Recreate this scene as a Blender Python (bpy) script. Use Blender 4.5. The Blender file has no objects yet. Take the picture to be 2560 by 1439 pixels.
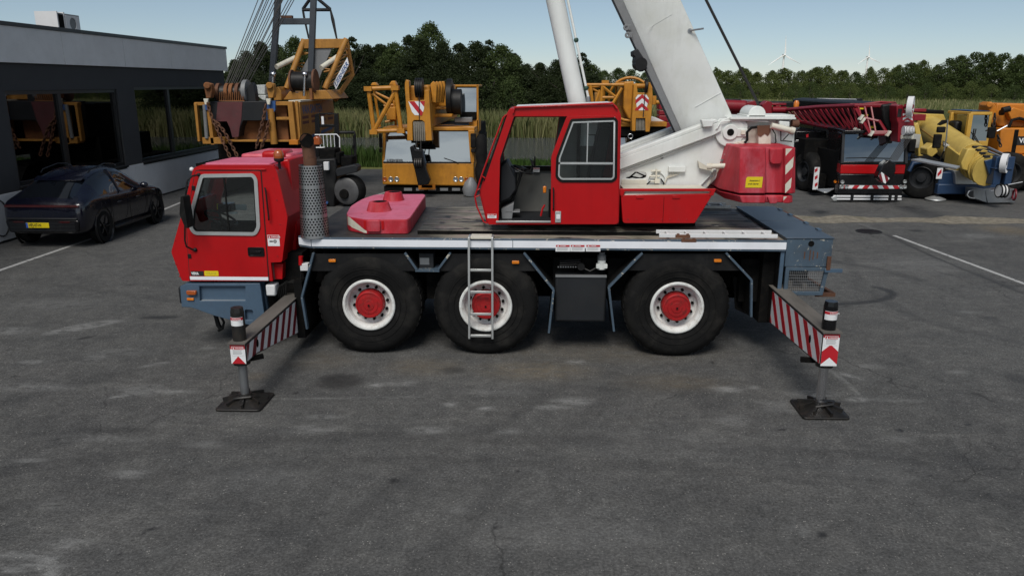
import bpy, bmesh, math, random
import numpy as np
from mathutils import Vector, Matrix
R = math.radians
scn = bpy.context.scene
col = scn.collection
random.seed(7)
rng = np.random.default_rng(7)

# ---------------------------------------------------------------- camera
FPX, CX, CY, CAMH = 1900.0, 1280.0, 719.5, 3.6
PITCH, YAW = R(15.07), R(1.89)
cp, sp, cs, ss = math.cos(PITCH), math.sin(PITCH), math.cos(YAW), math.sin(YAW)
FW = Vector((-ss*cp, cs*cp, -sp)); RT = Vector((cs, ss, 0)); UP = Vector((-ss*sp, cs*sp, cp))
cam_d = bpy.data.cameras.new('camera'); cam = bpy.data.objects.new('camera', cam_d); col.objects.link(cam)
cam_d.sensor_width = 36.0; cam_d.lens = FPX/2560*36.0; cam_d.clip_end = 6000; cam_d.clip_start = 0.1
M3 = Matrix((RT, UP, -FW)).transposed()
cam.matrix_world = Matrix.Translation((0, 0, CAMH)) @ M3.to_4x4()
scn.camera = cam

# ---------------------------------------------------------------- sky, sun, exposure
SUN_EL, SUN_AZ = R(52), math.atan2(-0.2, -0.95)
world = bpy.data.worlds.new('World'); scn.world = world; world.use_nodes = True
wn = world.node_tree.nodes; wl = world.node_tree.links
bg = wn['Background']
sky = wn.new('ShaderNodeTexSky'); sky.sky_type = 'NISHITA'; sky.sun_disc = False
sky.sun_elevation = SUN_EL; sky.sun_rotation = SUN_AZ
sky.air_density = 0.75; sky.dust_density = 0.0; sky.ozone_density = 4.0; sky.altitude = 0
hs_ = wn.new('ShaderNodeHueSaturation'); hs_.inputs['Saturation'].default_value = .74; hs_.inputs['Hue'].default_value = .488; wl.new(sky.outputs[0], hs_.inputs['Color'])
# thin high cloud over the half of the sky behind the photographer; added for windscreen reflections and some ambient light
gc = wn.new('ShaderNodeTexCoord'); mp_ = wn.new('ShaderNodeMapping'); mp_.inputs['Scale'].default_value = (1.2, 1.2, 6); wl.new(gc.outputs['Generated'], mp_.inputs[0])
nz = wn.new('ShaderNodeTexNoise'); nz.inputs['Scale'].default_value = 2.2; nz.inputs['Detail'].default_value = 7; nz.inputs['Roughness'].default_value = .6; wl.new(mp_.outputs[0], nz.inputs['Vector'])
rp = wn.new('ShaderNodeValToRGB'); rp.color_ramp.elements[0].position = .45; rp.color_ramp.elements[1].position = .68; wl.new(nz.outputs['Fac'], rp.inputs[0])
sxyz = wn.new('ShaderNodeSeparateXYZ'); wl.new(gc.outputs['Generated'], sxyz.inputs[0])
mr = wn.new('ShaderNodeMapRange'); mr.inputs['From Min'].default_value = .25; mr.inputs['From Max'].default_value = -.25; wl.new(sxyz.outputs['Y'], mr.inputs['Value'])
mm = wn.new('ShaderNodeMath'); mm.operation = 'MULTIPLY'; wl.new(rp.outputs[0], mm.inputs[0]); wl.new(mr.outputs[0], mm.inputs[1])
cm = wn.new('ShaderNodeMix'); cm.data_type = 'RGBA'; wl.new(mm.outputs[0], cm.inputs[0]); wl.new(hs_.outputs[0], cm.inputs[6]); cm.inputs[7].default_value = (15, 15.2, 15.4, 1)
wl.new(cm.outputs[2], bg.inputs[0]); bg.inputs[1].default_value = 0.074
sun_d = bpy.data.lights.new('sun', 'SUN'); sun_d.energy = 3.0; sun_d.angle = R(28); sun_d.color = (1.0, 0.955, 0.89)
sun = bpy.data.objects.new('sun', sun_d); col.objects.link(sun)
SD = Vector((math.sin(SUN_AZ)*math.cos(SUN_EL), math.cos(SUN_AZ)*math.cos(SUN_EL), math.sin(SUN_EL)))
sun.rotation_euler = SD.to_track_quat('Z', 'Y').to_euler(); sun.location = SD*60
scn.view_settings.view_transform = 'Standard'; scn.view_settings.look = 'None'
scn.view_settings.exposure = 0.0; scn.view_settings.gamma = 1.0

# ---------------------------------------------------------------- measuring helpers (photo pixel -> point on a known plane)
def ray(x, y): return FW + RT*((x-CX)/FPX) + UP*((CY-y)/FPX)
def PY(x, y, Y):
    d = ray(x, y); t = Y/d.y; return Vector((d.x*t, Y, CAMH+d.z*t))
def PZ(x, y, Z):
    d = ray(x, y); t = (Z-CAMH)/d.z; return Vector((d.x*t, d.y*t, Z))
def PX(x, y, X):
    d = ray(x, y); t = X/d.x; return Vector((X, d.y*t, CAMH+d.z*t))
def XZ(pts, Y): return [(p.x, p.z) for p in (PY(x, y, Y) for x, y in pts)]
def XY(pts, Z): return [(p.x, p.y) for p in (PZ(x, y, Z) for x, y in pts)]

# ---------------------------------------------------------------- objects
ORG = {}
def tag(o, label=None, cat=None, group=None, kind=None):
    if label: o['label'] = label
    if cat: o['category'] = cat
    if group: o['group'] = group
    if kind: o['kind'] = kind
    return o
def thing(name, label, cat, loc=(0, 0, 0), rz=0.0, group=None, local=False):
    o = bpy.data.objects.new(name, None); col.objects.link(o)
    o.empty_display_size = 0.3; o.location = loc; o.rotation_euler = (0, 0, rz)
    tag(o, label, cat, group)
    ORG[o.name] = Vector((0, 0, 0)) if local else Vector(loc)
    return o
def copy_tree(o, parent=None):
    c = o.copy(); col.objects.link(c); c.parent = parent
    for ch in list(o.children): copy_tree(ch, c)
    return c
def unit(v):
    v = Vector(v); return v.normalized()
def frame(axis):
    a = unit(axis); h = Vector((0, 0, 1)) if abs(a.z) < 0.9 else Vector((1, 0, 0))
    x = h.cross(a).normalized(); return x, a.cross(x), a
def rpoly(pts, r, n=4):
    """round the corners of a 2D polygon; r is a number or one number per corner"""
    out = []; N = len(pts)
    for i in range(N):
        p = Vector(pts[i]); a = Vector(pts[i-1]) - p; b = Vector(pts[(i+1) % N]) - p
        rr = r[i] if isinstance(r, (list, tuple)) else r
        t = min(rr, a.length*.48, b.length*.48)
        if t < 1e-5: out.append(tuple(p)); continue
        p0 = p + a.normalized()*t; p1 = p + b.normalized()*t
        for k in range(n+1):
            s = k/n; q = p0*(1-s)**2 + p*2*s*(1-s) + p1*s*s
            out.append(tuple(q))
    return out
def circ(cx, cy, r, n=24, ry=None):
    ry = ry or r
    return [(cx+r*math.cos(2*math.pi*i/n), cy+ry*math.sin(2*math.pi*i/n)) for i in range(n)]
def inset(pts, d):
    c = Vector((0, 0)); N = len(pts)
    A = sum(pts[i][0]*pts[(i+1) % N][1]-pts[(i+1) % N][0]*pts[i][1] for i in range(N))
    sgn = 1 if A > 0 else -1; out = []
    for i in range(N):
        p = Vector(pts[i]); e0 = (p-Vector(pts[i-1])); e1 = (Vector(pts[(i+1) % N])-p)
        if e0.length < 1e-9 or e1.length < 1e-9: out.append(tuple(p)); continue
        e0.normalize(); e1.normalize()
        n0 = Vector((-e0.y, e0.x))*sgn; n1 = Vector((-e1.y, e1.x))*sgn
        b = n0+n1
        if b.length < 1e-6: b = n0.copy()
        b.normalize(); k = d/max(0.35, b.dot(n0))
        out.append(tuple(p+b*k))
    return out
class MB:
    def __init__(s): s.v = []; s.f = []; s.m = []; s.cur = 0; s.starts = []
    def mat(s, i): s.cur = i; return s
    def add(s, vs, fs):
        o = len(s.v); s.starts.append(o); s.v += [tuple(v) for v in vs]
        for f in fs: s.f.append(tuple(i+o for i in f)); s.m.append(s.cur)
        return s
    def box(s, x0, x1, y0, y1, z0, z1):
        x0, x1 = min(x0, x1), max(x0, x1); y0, y1 = min(y0, y1), max(y0, y1); z0, z1 = min(z0, z1), max(z0, z1)
        vs = [(x, y, z) for x in (x0, x1) for y in (y0, y1) for z in (z0, z1)]
        return s.add(vs, [(0, 1, 3, 2), (4, 6, 7, 5), (0, 4, 5, 1), (2, 3, 7, 6), (0, 2, 6, 4), (1, 5, 7, 3)])
    def obox(s, c, ax, hx, hy, hz, up=(0, 0, 1)):
        """box centred c, x half-axis along ax"""
        a = unit(ax); u_ = Vector(up)
        if abs(a.dot(u_.normalized())) > .98: u_ = Vector((0, 1, 0))
        b = u_.cross(a).normalized(); cc = a.cross(b); c = Vector(c)
        vs = [c+a*sx*hx+b*sy*hy+cc*sz*hz for sx in (-1, 1) for sy in (-1, 1) for sz in (-1, 1)]
        return s.add(vs, [(0, 1, 3, 2), (4, 6, 7, 5), (0, 4, 5, 1), (2, 3, 7, 6), (0, 2, 6, 4), (1, 5, 7, 3)])
    def bar(s, p0, p1, w, h=None, up=(0, 0, 1)):
        p0 = Vector(p0); p1 = Vector(p1); h = h or w
        return s.obox((p0+p1)/2, p1-p0, (p1-p0).length/2, w/2, h/2, up)
    def map(s, uv, w, axis):
        if axis == 'y': return [(a, w, b) for a, b in uv]
        if axis == 'x': return [(w, a, b) for a, b in uv]
        return [(a, b, w) for a, b in uv]
    def prism(s, uv, w0, w1, axis='y', uv1=None):
        n = len(uv); a = s.map(uv, w0, axis); b = s.map(uv1 or uv, w1, axis)
        fs = [tuple(range(n)), tuple(range(2*n-1, n-1, -1))]
        fs += [(i, i+n, (i+1) % n+n, (i+1) % n) for i in range(n)]
        return s.add(a+b, fs)
    def plate(s, outer, holes, w0, w1, axis='y'):
        """flat plate with holes, extruded between w0 and w1"""
        bm = bmesh.new(); loops = [outer]+list(holes); es = []; base = []
        for lp in loops:
            vs = [bm.verts.new((a, b, 0)) for a, b in lp]; base.append(vs)
            es += [bm.edges.new((vs[i], vs[(i+1) % len(vs)])) for i in range(len(vs))]
        bmesh.ops.triangle_fill(bm, use_beauty=True, use_dissolve=False, edges=es)
        bm.verts.index_update()
        uv = [(v.co.x, v.co.y) for v in bm.verts]; n = len(uv)
        tris = [tuple(v.index for v in f.verts) for f in bm.faces]
        fs = list(tris)+[tuple(i+n for i in reversed(t)) for t in tris]
        for lp in base:
            k = len(lp)
            for i in range(k):
                a, b = lp[i].index, lp[(i+1) % k].index; fs.append((a, b, b+n, a+n))
        bm.free()
        return s.add(s.map(uv, w0, axis)+s.map(uv, w1, axis), fs)
    def cyl(s, p0, p1, r0, r1=None, n=20, caps=True):
        r1 = r0 if r1 is None else r1; p0 = Vector(p0); p1 = Vector(p1); x, y, a = frame(p1-p0)
        A = [p0+(x*math.cos(t)+y*math.sin(t))*r0 for t in [2*math.pi*i/n for i in range(n)]]
        B = [p1+(x*math.cos(t)+y*math.sin(t))*r1 for t in [2*math.pi*i/n for i in range(n)]]
        fs = [(i, (i+1) % n, (i+1) % n+n, i+n) for i in range(n)]
        if caps: fs += [tuple(range(n-1, -1, -1)), tuple(range(n, 2*n))]
        return s.add(A+B, fs)
    def lathe(s, prof, org, axis, n=32, close=False):
        """prof: list of (radius, distance along axis)"""
        x, y, a = frame(axis); o = Vector(org); vs = []; fs = []
        for r, h in prof:
            for i in range(n):
                t = 2*math.pi*i/n; vs.append(o+a*h+(x*math.cos(t)+y*math.sin(t))*r)
        for k in range(len(prof)-1):
            for i in range(n):
                j = (i+1) % n; fs.append((k*n+i, k*n+j, (k+1)*n+j, (k+1)*n+i))
        if close: fs += [tuple(range(n-1, -1, -1)), tuple(range((len(prof)-1)*n, len(prof)*n))]
        return s.add(vs, fs)
    def tube(s, pts, r, n=8, closed=False):
        pts = [Vector(p) for p in pts]; N = len(pts); vs = []; fs = []; px_ = None
        for i, p in enumerate(pts):
            a = pts[(i+1) % N] if (closed or i < N-1) else p; b = pts[i-1] if (closed or i > 0) else p
            t = (a-b).normalized()
            if px_ is None: x, y, _ = frame(t)
            else:
                x = px_-t*px_.dot(t)
                x = x.normalized() if x.length > 1e-6 else frame(t)[0]; y = t.cross(x)
            px_ = x
            rr = r[i] if isinstance(r, (list, tuple)) else r
            vs += [p+(x*math.cos(2*math.pi*k/n)+y*math.sin(2*math.pi*k/n))*rr for k in range(n)]
        for i in range(N if closed else N-1):
            j = (i+1) % N
            fs += [(i*n+k, i*n+(k+1) % n, j*n+(k+1) % n, j*n+k) for k in range(n)]
        if not closed: fs += [tuple(range(n-1, -1, -1)), tuple(range((N-1)*n, N*n))]
        return s.add(vs, fs)
    def ball(s, c, r, n=16, m=10, sz=1.0):
        prof = [(max(1e-4, r*math.sin(math.pi*i/m)), -r*sz*math.cos(math.pi*i/m)) for i in range(m+1)]
        return s.lathe(prof, c, (0, 0, 1), n)
    def torus(s, c, axis, Rr, r, n=28, m=10):
        x, y, a = frame(axis); c = Vector(c)
        return s.tube([c+(x*math.cos(2*math.pi*i/n)+y*math.sin(2*math.pi*i/n))*Rr for i in range(n)], r, m, True)
    def chain(s, pts, link=0.11, r=0.014):
        """chain of oval links along a polyline"""
        pts = [Vector(p) for p in pts]; L = [0]
        for i in range(1, len(pts)): L.append(L[-1]+(pts[i]-pts[i-1]).length)
        k = 0; d = 0.0
        while d < L[-1]-link*.5:
            def at(q):
                for i in range(1, len(pts)):
                    if q <= L[i]+1e-9: return pts[i-1].lerp(pts[i], (q-L[i-1])/max(1e-9, L[i]-L[i-1]))
                return pts[-1]
            a = at(d); b = at(min(L[-1], d+link)); t = (b-a).normalized(); x, y, _ = frame(t)
            w = x if k % 2 == 0 else y; c = (a+b)/2
            s.tube([c+t*math.cos(q)*link*.62+w*math.sin(q)*link*.32 for q in [2*math.pi*i/10 for i in range(10)]], r, 5, True)
            d += link*.82; k += 1
        return s
    def build(s, name, mats, parent=None, bevel=0.0, ang=40, seg=2, smooth=True, kind=None, split=False):
        if split:                       # every shape that was added becomes an object of its own
            cuts = s.starts+[len(s.v)]; last = None
            for v0, v1 in zip(cuts[:-1], cuts[1:]):
                q = MB(); q.v = s.v[v0:v1]; q.f = [tuple(i-v0 for i in f) for f in s.f if v0 <= f[0] < v1]; q.m = [0]*len(q.f); q.starts = [0]
                last = q.build(name, mats, parent, bevel, ang, seg, smooth, kind)
            return last
        me = bpy.data.meshes.new(name); off = Vector((0, 0, 0))
        if parent is not None: off = ORG.get(parent.name, off)
        va = np.array(s.v, dtype=np.float32).reshape(-1, 3)-np.array(off, dtype=np.float32)
        me.from_pydata(va.tolist(), [], s.f)
        if not isinstance(mats, (list, tuple)): mats = [mats]
        for m in mats: me.materials.append(m)
        if len(mats) > 1: me.polygons.foreach_set('material_index', s.m)
        bm = bmesh.new(); bm.from_mesh(me); bmesh.ops.recalc_face_normals(bm, faces=bm.faces); bm.to_mesh(me); bm.free()
        if smooth:
            me.polygons.foreach_set('use_smooth', [True]*len(me.polygons)); me.set_sharp_from_angle(angle=R(ang))
        me.update()
        o = bpy.data.objects.new(name, me); col.objects.link(o)
        if parent is not None: o.parent = parent; ORG[o.name] = off
        if bevel > 0:
            b = o.modifiers.new('bevel', 'BEVEL'); b.width = bevel; b.segments = seg; b.limit_method = 'ANGLE'; b.angle_limit = R(38)
            b.harden_normals = False
        if kind: o['kind'] = kind
        return o
_tc = {}
def text_mb(mb, txt, org, xd, yd, size, depth=0.002, bold=0.0, squeeze=1.0, align='LEFT', shear=0.0):
    """lettering as real geometry, laid along xd / yd from org; size = cap height"""
    key = (txt, bold, shear)
    if key not in _tc:
        cu = bpy.data.curves.new('lettering', 'FONT'); cu.body = txt; cu.size = 1; cu.offset = bold; cu.shear = shear; cu.resolution_u = 2
        ob = bpy.data.objects.new('lettering', cu); col.objects.link(ob)
        dg = bpy.context.evaluated_depsgraph_get(); me = bpy.data.meshes.new_from_object(ob.evaluated_get(dg))
        vs = [tuple(v.co) for v in me.vertices]; fs = [tuple(p.vertices) for p in me.polygons]
        bpy.data.objects.remove(ob); bpy.data.curves.remove(cu); bpy.data.meshes.remove(me)
        _tc[key] = (vs, fs)
    vs, fs = _tc[key]; xd = unit(xd); yd = unit(yd); n = xd.cross(yd); k = size/0.69; o = Vector(org)
    w = max(v[0] for v in vs)*k*squeeze
    sh = {'LEFT': 0, 'CENTER': -w/2, 'RIGHT': -w}[align]
    mb.add([o+xd*(v[0]*k*squeeze+sh)+yd*v[1]*k+n*depth for v in vs], fs)
    return w

# ---------------------------------------------------------------- materials
def lin(r, g, b):
    f = lambda c: (c/255/12.92) if c <= 10.3 else ((c/255+.055)/1.055)**2.4
    return (f(r), f(g), f(b))
class NT:
    """tiny node helper"""
    def __init__(s, m): s.t = m.node_tree; s.n = s.t.nodes; s.l = s.t.links
    def new(s, ty, **k):
        x = s.n.new(ty)
        for a, b in k.items(): setattr(x, a, b)
        return x
    def link(s, a, b): s.l.new(a, b)
    def math(s, op, a, b=None, c=None, clamp=False):
        x = s.new('ShaderNodeMath', operation=op); x.use_clamp = clamp
        for i, q in enumerate((a, b, c)):
            if q is None: continue
            if isinstance(q, (int, float)): x.inputs[i].default_value = q
            else: s.link(q, x.inputs[i])
        return x.outputs[0]
    def noise(s, vec, scale, detail=4, rough=.55, dist=0):
        x = s.new('ShaderNodeTexNoise'); x.inputs['Scale'].default_value = scale; x.inputs['Detail'].default_value = detail
        x.inputs['Roughness'].default_value = rough; x.inputs['Distortion'].default_value = dist
        s.link(vec, x.inputs['Vector']); return x.outputs['Fac']
    def ramp(s, fac, stops):
        x = s.new('ShaderNodeValToRGB'); e = x.color_ramp.elements
        while len(e) < len(stops): e.new(.5)
        for el, (p, c) in zip(e, stops):
            el.position = p; el.color = (c, c, c, 1) if isinstance(c, (int, float)) else (*c, 1)
        s.link(fac, x.inputs[0]); return x.outputs[0]
    def mix(s, fac, a, b, mode='MIX'):
        x = s.new('ShaderNodeMix', data_type='RGBA', blend_type=mode)
        for i, q in ((0, fac), (6, a), (7, b)):
            if isinstance(q, (int, float)): x.inputs[i].default_value = q
            elif isinstance(q, tuple): x.inputs[i].default_value = (*q, 1)
            else: s.link(q, x.inputs[i])
        return x.outputs[2]
    def vec(s, stretch=(1, 1, 1), world=False):
        if world: v = s.new('ShaderNodeNewGeometry').outputs['Position']
        else: v = s.new('ShaderNodeTexCoord').outputs['Object']
        mp = s.new('ShaderNodeMapping'); mp.inputs['Scale'].default_value = stretch
        s.link(v, mp.inputs[0]); return mp.outputs[0]
def newmat(name):
    m = bpy.data.materials.new(name); m.use_nodes = True; nt = NT(m); return m, nt, m.node_tree.nodes['Principled BSDF']
def paint(name, c, rough=.4, metal=0.0, var=.12, vscale=2.5, dirt=(.05, .045, .035), dirtamt=.25, dscale=3.0, bump=.0, bscale=80,
          coat=0.0, spec=.5, stretch=(1, 1, 1), chips=None, chipamt=.62, streak=0):
    m, nt, b = newmat(name); v = nt.vec(stretch)
    n1 = nt.noise(v, vscale, 5, .6); f1 = nt.ramp(n1, [(.3, 1-var), (.7, 1+var*.6)])
    base = nt.mix(1.0, c, f1, 'MULTIPLY')
    n2 = nt.noise(v, dscale, 8, .68, .4); d = nt.math('MULTIPLY', nt.ramp(n2, [(.48, 0.0), (.78, 1.0)]), dirtamt)
    base = nt.mix(d, base, dirt)
    if chips:
        n3 = nt.noise(v, 11, 6, .7, .8); base = nt.mix(nt.ramp(n3, [(chipamt, 0.0), (chipamt+.02, 1.0)]), base, chips)
    if streak:
        n4 = nt.noise(nt.vec((1, 1, .12)), 9, 6, .7, .3); base = nt.mix(nt.math('MULTIPLY', nt.ramp(n4, [(.5, 0.0), (.72, 1.0)]), streak), base, tuple(q*.35 for q in c))
        n5 = nt.noise(nt.vec((1, 1, .3)), 24, 5, .7, .3); base = nt.mix(nt.math('MULTIPLY', nt.ramp(n5, [(.6, 0.0), (.8, 1.0)]), streak*.7), base, tuple(min(.7, q*1.1+.06) for q in c))
    nt.link(base, b.inputs['Base Color'])
    r = nt.math('ADD', nt.math('MULTIPLY', n2, .25), rough-.12, clamp=True); nt.link(r, b.inputs['Roughness'])
    b.inputs['Metallic'].default_value = metal; b.inputs['Coat Weight'].default_value = coat; b.inputs['Coat Roughness'].default_value = .08
    b.inputs['Specular IOR Level'].default_value = spec
    if bump:
        bp = nt.new('ShaderNodeBump'); bp.inputs['Strength'].default_value = bump; bp.inputs['Distance'].default_value = .01
        nt.link(nt.noise(v, bscale, 4), bp.inputs['Height']); nt.link(bp.outputs[0], b.inputs['Normal'])
    return m
def glassmat(name, tint=(.75, .82, .82), dark=0.0, rough=.02, op=0.25):
    """thin pane: mostly see-through, mirrors the sky at a grazing angle"""
    m, nt, b = newmat(name); out = m.node_tree.nodes['Material Output']
    tr = nt.new('ShaderNodeBsdfTransparent'); tr.inputs[0].default_value = (*tint, 1)
    gl = nt.new('ShaderNodeBsdfGlossy'); gl.inputs['Roughness'].default_value = rough; gl.inputs[0].default_value = (.95, .97, 1, 1)
    fr = nt.new('ShaderNodeFresnel'); fr.inputs['IOR'].default_value = 1.5
    f = nt.math('MULTIPLY_ADD', fr.outputs[0], .9, op*.2, clamp=True)
    mx = nt.new('ShaderNodeMixShader'); nt.link(f, mx.inputs[0]); nt.link(tr.outputs[0], mx.inputs[1]); nt.link(gl.outputs[0], mx.inputs[2])
    nt.link(mx.outputs[0], out.inputs[0]); m.node_tree.nodes.remove(b); return m
M = {}
M['red'] = paint('red_paint', (.385, .003, .005), .4, var=.12, vscale=1.4, dirt=(.2, .008, .009), dirtamt=.35, dscale=1.8, coat=.12, spec=.28, streak=.14)
M['red_top'] = paint('pinkish_red_paint', (.52, .075, .11), .5, var=.3, vscale=4, dirt=(.62, .3, .34), dirtamt=.8, dscale=2.2, coat=.1)  # red with a pinkish tone, mottled with paler pink
M['red_old'] = paint('chalky_red_paint', (.43, .022, .036), .55, var=.3, vscale=5, dirt=(.5, .16, .2), dirtamt=.8, dscale=2.5, stretch=(1, 1, .45), chips=(.03, .012, .01), chipamt=.7, spec=.3, streak=.35)
M['pink'] = paint('oxidised_pink_red_paint', (.56, .14, .22), .6, var=.15, dirt=(.42, .05, .09), dirtamt=.75, dscale=2.4, chips=(.035, .014, .014), chipamt=.655, spec=.3, streak=.2)
M['dred'] = paint('dark_red_paint', (.2, .006, .014), .4, dirtamt=.2, spec=.4)
M['white'] = paint('off_white_paint', (.65, .67, .65), .45, var=.06, dirt=(.36, .36, .24), dirtamt=.4, dscale=1.2, spec=.35, streak=.16)
M['cream'] = paint('cream_paint', (.6, .58, .49), .5, var=.12, dirt=(.25, .14, .06), dirtamt=.5, dscale=4)
M['wstrip'] = paint('white_reflective_strip', (.72, .74, .78), .35, var=.05, dirtamt=.1)
M['rim'] = paint('white_rim_paint', (.66, .67, .65), .45, var=.08, dirt=(.26, .21, .15), dirtamt=.65, dscale=11, chips=(.16, .1, .06), chipamt=.7, streak=.2)
M['hub'] = paint('red_hub_paint', (.34, .01, .012), .55, var=.25, dirt=(.05, .018, .014), dirtamt=.85, dscale=12, spec=.3)
M['steel'] = paint('bare_steel', (.36, .37, .38), .38, metal=.9, var=.15, dirtamt=.3)
M['alu'] = paint('aluminium', (.55, .56, .55), .4, metal=.7, var=.1, dirtamt=.25)
M['chrome'] = paint('polished_steel', (.7, .7, .72), .22, metal=1.0, var=.05, dirtamt=.05)
M['perf'] = paint('dull_stainless_sheet', (.42, .42, .42), .34, metal=.95, var=.15, dirt=(.2, .15, .12), dirtamt=.35)
M['blue'] = paint('grey_blue_paint', (.055, .095, .145), .5, var=.12, dirt=(.03, .035, .04), dirtamt=.35, dscale=5, chips=(.35, .36, .34), chipamt=.78)
M['blue_worn'] = paint('chipped_grey_blue_paint', (.052, .082, .115), .5, var=.18, dirt=(.04, .035, .03), dirtamt=.5, chips=(.4, .38, .32), chipamt=.61, streak=.25)
M['dblue'] = paint('dark_blue_paint', (.012, .035, .085), .4, var=.1, dirtamt=.2)
M['black'] = paint('black_paint', (.008, .008, .0085), .5, var=.25, dirt=(.04, .039, .036), dirtamt=.4, spec=.25, streak=.3)
M['blackgl'] = paint('glossy_black_paint', (.005, .005, .006), .25, var=.1, dirt=(.02, .02, .02), dirtamt=.3, coat=.2, spec=.3)
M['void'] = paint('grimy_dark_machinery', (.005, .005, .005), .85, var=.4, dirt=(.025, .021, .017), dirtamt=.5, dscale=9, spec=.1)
M['rubber'] = paint('black_rubber', (.0065, .0065, .0065), .8, var=.3, dirt=(.045, .042, .037), dirtamt=.5, dscale=3.2, bump=.2, bscale=60, spec=.16)
M['grey'] = paint('mid_grey_paint', (.17, .175, .18), .5, var=.12)
M['dgrey'] = paint('dark_grey_paint', (.014, .0155, .018), .55, var=.15, dirt=(.03, .028, .024), dirtamt=.3, spec=.3, bump=.05)
M['interior'] = paint('grey_cab_trim', (.12, .12, .11), .7, var=.12, dirtamt=.3)
M['rust'] = paint('rusty_steel', (.12, .05, .025), .8, var=.4, dirt=(.04, .02, .012), dirtamt=.8, dscale=8)
M['wood'] = paint('weathered_grease_brown', (.11, .1, .088), .8, var=.4, dirt=(.03, .025, .02), dirtamt=.6, dscale=6, stretch=(1, .2, 1))
M['oily'] = paint('oily_black_steel', (.009, .008, .007), .5, var=.4, dirt=(.05, .035, .024), dirtamt=.4, dscale=10)
M['yel'] = paint('crane_yellow_paint', (.47, .2, .02), .45, var=.15, dirt=(.12, .045, .012), dirtamt=.5, dscale=2.2, spec=.35, streak=.3)
M['yel2'] = paint('ochre_crane_paint', (.37, .175, .035), .55, var=.2, dirt=(.12, .045, .012), dirtamt=.6, dscale=2.5, spec=.3, streak=.35)
M['yel3'] = paint('pale_yellow_crane_paint', (.52, .37, .09), .45, var=.12, dirt=(.26, .17, .045), dirtamt=.5, dscale=1.6, spec=.35, streak=.2)
M['yel4'] = paint('warm_yellow_crane_paint', (.52, .3, .045), .42, var=.1, dirtamt=.2)
M['oran'] = paint('orange_crane_paint', (.5, .17, .014), .45, var=.12, dirt=(.16, .05, .01), dirtamt=.4, spec=.4)
M['rope'] = paint('greasy_wire_rope', (.035, .033, .032), .5, metal=.4)
M['lropes'] = paint('worn_wire_rope', (.3, .27, .22), .5, metal=.4, var=.3)
M['signw'] = paint('white_sign_film', (.7, .71, .72), .4, var=.04, dirtamt=.12)
M['signr'] = paint('red_sign_film', (.42, .012, .02), .4, var=.08, dirtamt=.12)
M['signdr'] = paint('deep_red_sign_film', (.16, .006, .014), .4, var=.1, dirtamt=.2)
M['signy'] = paint('yellow_sign_film', (.65, .5, .008), .4, var=.04, dirtamt=.08)
M['signk'] = paint('black_sign_film', (.012, .012, .012), .4, var=.04)
M['signyd'] = paint('faded_yellow_print', (.42, .34, .03), .5)
M['amber'] = paint('amber_lens', (.6, .17, .008), .25, var=.1, dirtamt=.05, coat=.4)
M['amberd'] = paint('dark_amber_lens', (.34, .075, .012), .25, var=.15, dirtamt=.15, coat=.5)
M['redlens'] = paint('dark_red_lens', (.045, .004, .004), .2, coat=.5)
M['lens'] = paint('headlamp_glass', (.42, .43, .42), .15, metal=.6, var=.2)
M['conc'] = paint('light_concrete_panel', (.62, .625, .63), .8, var=.07, vscale=1.2, dirt=(.46, .46, .45), dirtamt=.3, dscale=5, bump=.06, bscale=90)
M['plinth'] = paint('white_concrete_plinth', (.62, .63, .645), .8, var=.08, vscale=1, dirt=(.42, .42, .42), dirtamt=.35, dscale=4, bump=.06)
M['facade'] = paint('dark_grey_concrete', (.034, .035, .038), .85, var=.1, dirt=(.055, .056, .058), dirtamt=.4, dscale=20, bump=.08, bscale=150)
M['trim'] = paint('black_metal_trim', (.014, .014, .015), .4)
M['glass'] = glassmat('clear_cab_glass', (.86, .91, .9), op=.12)
M['glassd'] = glassmat('tinted_window_glass', (.2, .22, .22), op=.5, rough=.01)
def mirror_glass(name, base, refl):
    m, nt, b = newmat(name); b.inputs['Base Color'].default_value = (*base, 1); b.inputs['Roughness'].default_value = .04
    b.inputs['Specular IOR Level'].default_value = 1.0; b.inputs['Coat Weight'].default_value = refl; b.inputs['Coat Roughness'].default_value = .02; b.inputs['Coat IOR'].default_value = 1.9
    return m
def sky_glass(name, f):
    m, nt, b = newmat(name); b.inputs['Base Color'].default_value = (.006, .008, .009, 1); b.inputs['Roughness'].default_value = .05
    gl = nt.new('ShaderNodeBsdfGlossy'); gl.inputs['Roughness'].default_value = .015; gl.inputs[0].default_value = (.85, .95, 1, 1)
    mx = nt.new('ShaderNodeMixShader'); mx.inputs[0].default_value = f; nt.link(b.outputs[0], mx.inputs[1]); nt.link(gl.outputs[0], mx.inputs[2]); nt.link(mx.outputs[0], m.node_tree.nodes['Material Output'].inputs[0]); return m
M['wshield'] = sky_glass('windscreen_glass', .3)
M['wshield_dark'] = sky_glass('dark_windscreen_glass', .17)
M['carglass'] = mirror_glass('dark_car_glass', (.003, .004, .006), .15)
M['carblue'] = paint('dark_metallic_blue_car_paint', (.0014, .0018, .008), .25, metal=.2, var=.03, dirtamt=.02, coat=.8)
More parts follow.
